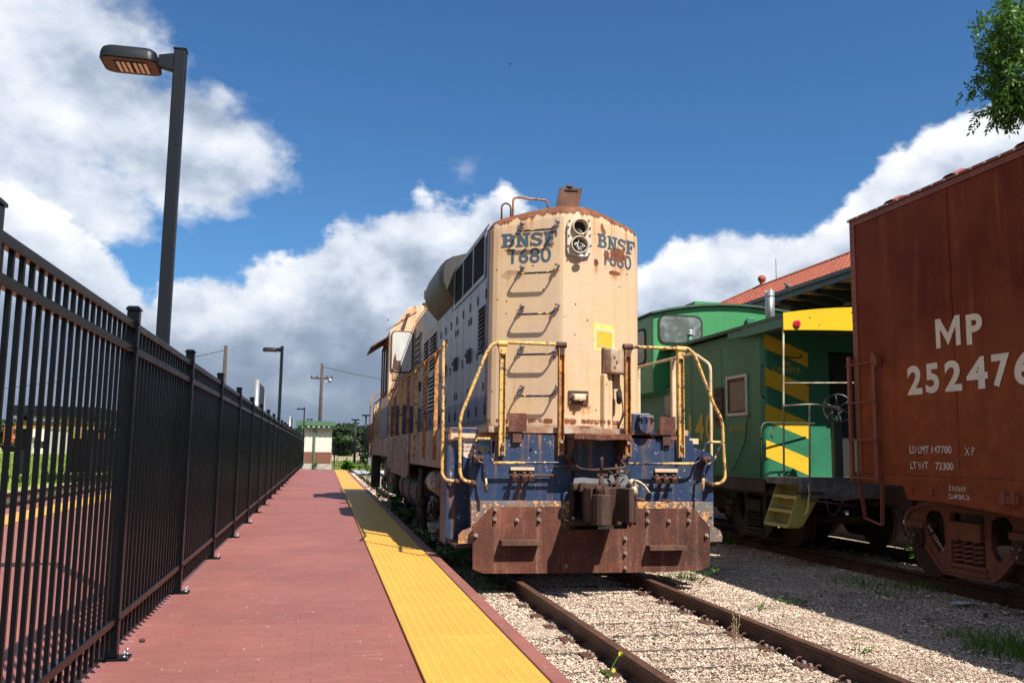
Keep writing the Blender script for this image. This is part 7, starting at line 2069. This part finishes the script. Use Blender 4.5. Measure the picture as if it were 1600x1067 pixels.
yard_engine(12, 175, 'leftmost orange engine in the yard seen through the fence', M_orange); yard_engine(92, 190, 'yellow engine in the yard below the canopy', M_yeng); yard_engine(133, 205, 'rightmost orange engine seen through the fence', M_orange)
def shed(px0, px1, pyt, y, label, mat, d=12):
    a, b_ = at(px0, pyt, Y=y), at(px1, pyt, Y=y); t = empty('yard_building', ((a.x + b_.x) / 2, y, GZ), label, 'building')
    m = MB(); m.box(a.x, b_.x, y, y + d, GZ, a.z); w = m.build('wall', mat, t)
    m = MB(); m.box(a.x - .3, b_.x + .3, y - .3, y + d + .3, a.z + .001, a.z + .25); m.build('roof', M_concrete, t)
    for k in range(3):
        x = a.x + (b_.x - a.x) * (k + .5) / 3; m = MB(); m.box(x - .5, x + .5, y - .04, y - .001, .9, 2.1); m.build('window', M_glassd, w)
shed(24, 48, 684, 168, 'long pale yard building seen through the nearest fence panel', M_stucco); shed(52, 78, 665, 170, 'taller white building beyond the canopy', M_stucco)

# ================================================================== TREES
def leaf_cloud(clumps, per, size, mat, name, flat=.6, droop=0.0, seed=1, aspect=.42):
    r = np.random.default_rng(seed); V = []
    C_ = []
    for (cx_, cy_, cz_, rx_, ry_, rz_) in clumps:
        n = per
        d = r.normal(size=(n, 3)); d /= np.linalg.norm(d, axis=1)[:, None]; rad_ = (r.random(n) ** .45)[:, None]
        C_.append(np.array([cx_, cy_, cz_]) + d * rad_ * np.array([rx_, ry_, rz_]))
    P = np.concatenate(C_); n = len(P)
    a = r.normal(size=(n, 3)); a[:, 2] = a[:, 2] * flat - droop; a /= np.linalg.norm(a, axis=1)[:, None]
    b_ = np.cross(a, r.normal(size=(n, 3))); b_ /= np.linalg.norm(b_, axis=1)[:, None]
    s = size * (.6 + .8 * r.random(n))[:, None]
    tip = P + a * s; mid = P + a * s * .45
    V = np.stack([P, mid + b_ * s * aspect * .5, tip, mid - b_ * s * aspect * .5], 1).reshape(-1, 3)
    return raw_mesh(name, V, np.arange(n * 4), 4, mat)
LOWC = .10
def tree(name, x, y, h, r_, label, mat, group=None, seed=1, size=.5, per=160, nc=16, zb=None):
    zb = GZ if zb is None else zb
    t = empty(name, (x, y, zb), label, 'tree', group)
    rr_ = random.Random(seed)
    m = MB(); m.tube([(x, y, zb), (x + .1, y, zb + h * .3), (x - .1, y, zb + h * .6), (x, y, zb + h * .85)], .2, 8, radii=[h * .025, h * .02, h * .012, .03])
    for k in range(6):
        a = rr_.uniform(0, 6.28); z0 = zb + h * rr_.uniform(.3, .55); m.tube([(x, y, z0), (x + math.cos(a) * r_ * .4, y + math.sin(a) * r_ * .4, z0 + h * .15), (x + math.cos(a) * r_ * .75, y + math.sin(a) * r_ * .75, z0 + h * .25)], .1, 6, radii=[h * .012, h * .007, h * .002])
    m.build('trunk', M_bark, t)
    cl = []
    for k in range(nc):
        a = rr_.uniform(0, 6.28); d = r_ * rr_.uniform(0, .75); z = zb + h * rr_.uniform(LOWC, .9); k_ = 1 - abs((z - zb) / h - .6) * 1.1
        cl.append((x + math.cos(a) * d * k_, y + math.sin(a) * d * k_, z, r_ * rr_.uniform(.3, .5), r_ * rr_.uniform(.3, .5), h * rr_.uniform(.10, .17)))
    link('crown', leaf_cloud(cl, per, size, mat, 'crown', seed=seed, aspect=.8), t)
    return t
ft = []
for i in range(3): ft.append(tree('background_tree', -30, 240, 11, 6.5, 'dark green tree in the tree line seen through the fence pickets', M_leaffar, 'trees along the horizon', 21 + i, .9, 190, 24))
k = 0
for i, x in enumerate(list(np.arange(-150, -60, 11)) + list(np.arange(-10, 60, 5.2)) + list(np.arange(62, 120, 9))):
    src = ft[i % 3]; y = 232 + rnd.uniform(-14, 22); 
    if i < 3: src.location = (x, y, GZ)
    else:
        c = copy_tree(src, (x, y, GZ), rnd.uniform(0, 6), None if x < -40 else 'dark green tree on the horizon between the shelter and the locomotive'); s = rnd.uniform(.62, .95); c.scale = (s, s, s * .85)
# second row to close the gaps, deeper
for i in range(26):
    c = copy_tree(ft[i % 3], (-190 + i * 14 + rnd.uniform(-4, 4), 270 + rnd.uniform(-10, 10), GZ), rnd.uniform(0, 6)); c.scale = (1.25, 1.25, .75)
# the pecan whose branches reach in at the upper right
tx, ty = 17.0, 15.5
pt = empty('pecan_tree', (tx, ty, GZ), 'leafy green tree hanging into the upper right corner above the boxcar', 'tree')
m = MB(); m.tube([(tx, ty, GZ), (tx - .1, ty, 4), (tx - .3, ty - .1, 7.5), (tx - .5, ty, 11.5)], .3, 12, radii=[.42, .33, .24, .08])
tips = []
rt_ = random.Random(5)
def pxd(px, py, d): r0 = ray(px, py).normalized(); return CAM + r0 * d
targets = [(1582, 10, 20.4), (1563, 28, 20.0), (1590, 48, 20.2), (1556, 48, 20.2), (1570, 66, 20.5), (1558, 82, 20.0), (1546, 76, 20.1), (1585, 95, 20.3), (1566, 106, 20.0), (1590, 118, 20.4), (1550, 132, 20.1), (1572, 136, 20.4),
           (1593, 144, 20.2), (1562, 156, 20.0), (1581, 163, 20.4), (1597, 172, 20.3), (1564, 173, 20.2), (1600, 20, 20.6), (1612, 70, 20.8), (1612, 140, 20.8), (1603, 165, 20.7)]
hub = Vector((tx - .3, ty - .1, 7.6))
for i, (px_, py_, d) in enumerate(targets):
    e = pxd(px_, py_, d); st = hub + Vector((0, 0, rt_.uniform(-1.5, 2))); mid = st.lerp(e, .5) + Vector((rt_.uniform(-.3, .3), rt_.uniform(-.3, .3), rt_.uniform(.2, .9)))
    m.tube(bend([st, mid, e], .8, 6), .05, 6, radii=None) if False else m.tube([st, st.lerp(mid, .5), mid, mid.lerp(e, .6), e], .05, 6, radii=[.10, .07, .045, .025, .008]); tips.append(e)
for k in range(26):
    a = rt_.uniform(-1.4, 2.6); rr_ = rt_.uniform(1.5, 4.2); z = rt_.uniform(6.8, 12.8)
    e = Vector((tx + math.cos(a) * rr_ + .6, ty + math.sin(a) * rr_, z)); st = hub + Vector((0, 0, rt_.uniform(-2, 3)))
    v_ = e - CAM; px_ = CX + F_PX * v_.dot(CR) / v_.dot(_f)
    if px_ < 1690: continue
    m.tube([st, st.lerp(e, .5) + Vector((0, 0, .5)), e], .05, 6, radii=[.12, .06, .01]); tips.append(e)
m.build('trunk', M_bark, pt)
def pecan_leaves(tips, seed=3):
    r = np.random.default_rng(seed); V = []
    for i, e in enumerate(tips):
        rad_ = .25 if i < len(targets) else .75
        nL = 30 if i < len(targets) else 70
        for k in range(nL):
            c = np.array(e) + r.normal(size=3) * np.array([rad_, rad_, rad_ * .75]) * .62
            ax = r.normal(size=3); ax[2] -= .9; ax /= np.linalg.norm(ax)
            side = np.cross(ax, r.normal(size=3)); side /= np.linalg.norm(side); nr = np.cross(ax, side)
            Lr = .22 + .1 * r.random()
            for j in range(5):
                t_ = .15 + .85 * j / 4
                for s in ((-1, 1) if j < 4 else (0,)):
                    b0 = c + ax * Lr * t_; d = ax * .75 + side * s * .75 + nr * r.normal() * .25; d /= np.linalg.norm(d)
                    ll = .105 + .035 * r.random(); w = np.cross(d, nr + r.normal(size=3) * .4); w /= np.linalg.norm(w)
                    V += [b0, b0 + d * ll * .45 + w * .024, b0 + d * ll, b0 + d * ll * .45 - w * .024]
    return raw_mesh('leaves', np.array(V), np.arange(len(V)), 4, M_leaf)
link('crown', pecan_leaves(tips), pt)

# ================================================================== SMALL PLANTS
def grass_tuft(n, h, spread, seed, lean=.5, w=.006):
    r = np.random.default_rng(seed); V = []; Fc = []
    for k in range(n):
        a = r.random() * 6.28; rd = spread * r.random() ** .7; x, y = rd * math.cos(a), rd * math.sin(a)
        hh = h * (.4 + .6 * r.random()); ln = lean * hh * r.random(); a2 = a + r.normal() * .6; dx_, dy_ = math.cos(a2), math.sin(a2); px_, py_ = -dy_ * w, dx_ * w
        o = len(V)
        for t_, ww in ((0, 1), (.4, .85), (.75, .55), (1, .05)):
            cx_, cy_, cz_ = x + dx_ * ln * t_ ** 2 * 1.6, y + dy_ * ln * t_ ** 2 * 1.6, hh * (t_ - .25 * t_ ** 3)
            V += [(cx_ + px_ * ww, cy_ + py_ * ww, cz_), (cx_ - px_ * ww, cy_ - py_ * ww, cz_)]
        for q in range(3): Fc += [o + 2 * q, o + 2 * q + 1, o + 2 * q + 3, o + 2 * q + 2]
    return raw_mesh('tuft', np.array(V), np.array(Fc), 4, M_weed)
def leafy(n, h, spread, seed, leaf=.05, aspect=.5):
    r = np.random.default_rng(seed); V = []; m = MB()
    for k in range(n):
        a = r.random() * 6.28; rd = spread * r.random() * .35; p = Vector((rd * math.cos(a), rd * math.sin(a), 0)); hh = h * (.5 + .5 * r.random())
        e = p + Vector((math.cos(a) * spread * r.random(), math.sin(a) * spread * r.random(), hh)); mid = p.lerp(e, .5) + Vector((0, 0, hh * .12))
        m.tube([p, mid, e], .004, 4, radii=[.004, .003, .0015])
        for j in range(int(5 + h * 20)):
            t_ = .2 + .8 * r.random(); c = np.array(p.lerp(mid, t_ * 2) if t_ < .5 else mid.lerp(e, t_ * 2 - 1))
            d = r.normal(size=3); d[2] = abs(d[2]) * .3; d /= np.linalg.norm(d); w = np.cross(d, (0, 0, 1)); w = w / (np.linalg.norm(w) + 1e-6); ll = leaf * (.5 + r.random())
            V += [c, c + d * ll * .5 + w * ll * aspect * .5, c + d * ll, c + d * ll * .5 - w * ll * aspect * .5]
    o = len(m.v); m.v += [tuple(v) for v in V]
    for q in range(len(V) // 4): m.f.append((o + 4 * q, o + 4 * q + 1, o + 4 * q + 2, o + 4 * q + 3)); m.sm.append(False)
    return m.mesh('weed', M_weed)
def put(name, me, px, py, label, cat='plant', X=None, Y=None, z=GZ, base_z=None, scale=1.0):
    p = at(px, py, Z=z) if X is None else Vector((X, Y, z))
    o = bpy.data.objects.new(name, me); col.objects.link(o); o.location = (p.x, p.y, z - .01 if base_z is None else base_z); o.scale = (scale,) * 3
    props(o, label, cat); return o
put('grass_clump', grass_tuft(330, .26, .42, 1, .9), 1592, 1022, 'large grass clump on the gravel at the lower right edge')
put('grass_clump', grass_tuft(60, .16, .30, 2, .8), 1520, 1000, 'thin sparse grass just left of the large lower right clump')
put('weed', leafy(9, .30, .30, 3, .06), 1080, 912, 'green weed beside the right rail just past the plow')
put('grass_clump', grass_tuft(50, .22, .22, 4, .7), 1062, 906, 'wispy grass at the foot of the weed by the right rail')
put('grass_clump', grass_tuft(90, .34, .25, 5, .8), 1140, 850, 'grass clump beside the right foot of the locomotive pilot')
put('weed', leafy(8, .26, .28, 6, .05), 1232, 866, 'weed by the siding rail below the yellow caboose steps')
put('grass_clump', grass_tuft(130, .15, .5, 7, .9), 1345, 914, 'low spreading grass on the shaded gravel mid way to the boxcar')
put('weed', leafy(14, .36, .42, 8, .055), 1478, 915, 'tall straggly weed in front of the boxcar truck')
put('grass_clump', grass_tuft(110, .16, .4, 9, .8), 1440, 922, 'grass patch left of the straggly weed by the boxcar truck')
put('grass_clump', grass_tuft(60, .10, .25, 10, .8), 1385, 932, 'small low grass patch in the shade near the siding rail')
put('weed', leafy(5, .18, .12, 11, .035), 1343, 1024, 'tiny weed on the sunlit gravel right of the track')
put('grass_clump', grass_tuft(70, .10, .20, 12, .8), 1236, 942, 'short grass tuft at the shadow line on the gravel')
put('grass_clump', grass_tuft(80, .06, .10, 13, .6), 772, 936, 'small bright grass tuft between the platform and the left rail')
put('grass_clump', grass_tuft(26, .22, .12, 14, .9), 1184, 955, 'few grass blades outside the right rail')
put('grass_clump', grass_tuft(30, .14, .16, 15, .9), 1010, 905, 'thin grass under the plow between the rails')
# climbing leafy weeds in the shade along the platform edge
for i, (y, n, h, lb) in enumerate(((27.0, 14, .8, 'broad leaved weed at the platform edge under the air tank'), (21.5, 16, .75, 'dark leafy weed at the platform edge below the fuel tank'), (18.4, 14, .5, 'leafy weed at the platform edge just before the brake gear'),
                                    (14.6, 16, .35, 'ground hugging weeds in the shade by the first wheel'), (12.6, 14, .28, 'nearest shaded weeds beside the pilot foot'))):
    put('weed', leafy(n, h, .38, 30 + i, .11, .8), 0, 0, lb, X=edge_x(y) + .34, Y=y)
put('weed', leafy(18, .95, .5, 40, .22, .9), 0, 0, 'bright bush at the far end of the yellow strip', X=1.75, Y=55.0)
put('weed', leafy(12, 1.3, .4, 41, .12, .6), 0, 0, 'tall weed between platform and left rail in the distance', X=1.95, Y=37)
put('weed', leafy(10, .7, .5, 42, .15, .7), 0, 0, 'green weed against the shelter wall by its downspout', X=-.2, Y=73.2)
gr = []
# sunlit weeds growing along the siding beyond the caboose
for i, (x, y, lb) in enumerate(((6.9, 15.4, 'leafy weeds behind the pilot foot next to the caboose truck'), (8.9, 12.2, 'few bright leaves between the siding rails under the caboose end'), (8.7, 10.6, 'small bright leaves between the siding rails near the boxcar end'))):
    put('weed', leafy(12, .35, .4, 50 + i, .09, .6), 0, 0, lb, X=x, Y=y)
# the yellow-flowered weed by the left rail
p = at(948, 1075, Z=GZ); 
t = empty('flowering_weed', (p.x, p.y, GZ), 'tall thin weed with small yellow flowers by the left rail', 'plant')
zt_ = at(972, 1028, Y=p.y)
m = MB()
H_ = lambda a_, b__: at(a_, b__, Y=p.y)
m.tube(bend([p, H_(952, 1055), H_(957, 1040), H_(966, 1025), H_(970, 1021)], .1), .0045, 6); m.tube(bend([H_(953, 1056), H_(947, 1052), H_(940, 1048)], .02), .003, 5); m.tube([H_(955, 1046), H_(960, 1048)], .003, 5); m.tube([H_(947, 1052), H_(940, 1066), H_(938, 1075)], .003, 5)
m.build('stem', M_weed, t)
for a_, b__ in ((969, 1020), (958.5, 1046)):
    m = MB(); c = H_(a_, b__)
    for k in range(10):
        q = .63 * k; m.add([c, c + Vector((.010 * math.cos(q - .25), -.004, .010 * math.sin(q - .25))), c + Vector((.02 * math.cos(q), -.008, .02 * math.sin(q))), c + Vector((.010 * math.cos(q + .25), -.004, .010 * math.sin(q + .25)))], [(0, 1, 2, 3)])
    m.ball(c, .006, 6, 4); m.build('flower', M_petal, t)
m = MB()
for a_, b__ in ((939.5, 1046.5), (971, 1022), (946, 1049)): m.ball(H_(a_, b__), .010, 6, 5, (1, 1, 1.5))
m.build('bud', M_weed, t)
# dry stalk by the right rail
p = at(1147, 1040, Z=GZ); t = empty('dry_weed', (p.x, p.y, GZ), 'dry branching stalk standing against the right rail', 'plant')
H_ = lambda a_, b__: at(a_, b__, Y=p.y); m = MB()
m.tube([p, H_(1150, 1000), H_(1150, 978), H_(1151, 965)], .003, 5); m.tube([H_(1150, 992), H_(1142, 978)], .002, 5); m.tube([H_(1150, 990), H_(1155, 970), H_(1156, 960)], .002, 5); m.tube([H_(1150, 985), H_(1146, 973)], .002, 5)
m.tube([H_(1180, 1040), H_(1186, 1012), H_(1180, 1010), H_(1170, 1008)], .003, 5); m.tube([H_(1186, 1020), H_(1196, 1014)], .003, 5)
for k in range(30):
    c = H_(1142 + rnd.random() * 14, 960 + rnd.random() * 30); m.ball(c, .005, 5, 4, (1, 1, 1.6))
m.build('stalk', M_dry, t)
# ---- grass in the field beyond the fence
def blades(n, x0, x1, y0, y1, h, mat, name, w=.02, z=GZ):
    u = rng.random(n) ** 1.5; y = y0 + (y1 - y0) * u; x = rng.uniform(x0, x1, n); s = h * (.5 + rng.random(n)) ; a = rng.random(n) * 6.28
    ww = w * (1 + (y - y0) * .03)
    P = np.stack([x, y, np.full(n, z)], -1); d = np.stack([np.cos(a) * ww, np.sin(a) * ww, np.zeros(n)], -1); tip = P + np.stack([rng.normal(0, .06, n), rng.normal(0, .06, n), s], -1)
    V = np.stack([P - d, P + d, tip], 1).reshape(-1, 3)
    link(name, raw_mesh(name, V, np.arange(n * 3), 3, mat), kind='stuff')
blades(40000, -60, -10.6, 20, 150, .28, M_grass, 'field_grass', .03)
blades(5000, 1.0, 14, 66.5, 110, .3, M_grass, 'field_grass', .03)
blades(1500, 1.5, 2.2, 10, 24, .10, M_weed, 'shade_grass', .008)

# ---- litter
p = at(1508, 948, Z=GZ)
r = np.random.default_rng(4); nx_, ny_ = 16, 8; V = []
for j in range(ny_):
    for i in range(nx_):
        u, v = i / (nx_ - 1) - .5, j / (ny_ - 1) - .5
        V.append((p.x + u * .30, p.y + v * .16 * (1 - abs(u)) - u * .03, GZ + .03 + .022 * r.random() * (1 - abs(2 * u)) + .01))
Fc = [(j * nx_ + i, j * nx_ + i + 1, (j + 1) * nx_ + i + 1, (j + 1) * nx_ + i) for j in range(ny_ - 1) for i in range(nx_ - 1)]
m = MB(); m.add(V, Fc, False); m.build('plastic_bag', M_plastic, None, label='flattened pale blue plastic bag on the shaded gravel', cat='litter', base=(p.x, p.y, GZ))
p = at(1288, 877, Z=GZ)
t = empty('plastic_bottle', (p.x, p.y, GZ), 'clear plastic bottle lying beside the siding rail', 'bottle')
m = MB(); m.tube([(p.x - .12, p.y + .02, -.1), (p.x + .02, p.y, -.1), (p.x + .05, p.y, -.1), (p.x + .08, p.y, -.1)], .03, 10, radii=[.03, .03, .02, .012]); m.build('bottle_body', M_plastic, t)
m = MB(); m.cyl((p.x + .08, p.y, -.1), (p.x + .10, p.y, -.1), .014, 8); m.build('cap', plain('cap_green', (.02, .3, .2), .4), t)
p = at(222, 1003, Z=.21); m = MB(); m.ball((p.x, p.y, .222), .017, 7, 5, (1.2, .8, .8)); m.build('pebble', M_rust2, None, label='small brown pebble on the red platform near the first fence post', cat='pebble', base=(p.x, p.y, .21))
p = at(1540, 965, Z=GZ); m = MB(); m.ball((p.x, p.y, GZ + .03), .025, 7, 5, (1, .7, 1)); m.build('pebble', M_rust2, None, label='dark rusty lump on the gravel right of the plastic bag', cat='pebble', base=(p.x, p.y, GZ))
# ---- bird high in the sky
c = CAM + ray(797, 100).normalized() * 60
m = MB(); m.ball(c, .06, 6, 5, (1, 2.2, .8)); m.add([c + Vector((0, -.05, 0)), c + Vector((.02, .07, 0)), c + Vector((-.05, .02, -.22))], [(0, 1, 2)]); m.add([c + Vector((0, -.05, 0)), c + Vector((.02, .07, 0)), c + Vector((.05, .02, .22))], [(0, 1, 2)])
m.build('bird', M_bird, None, label='tiny dark bird flying high above the locomotive', cat='bird', base=c)
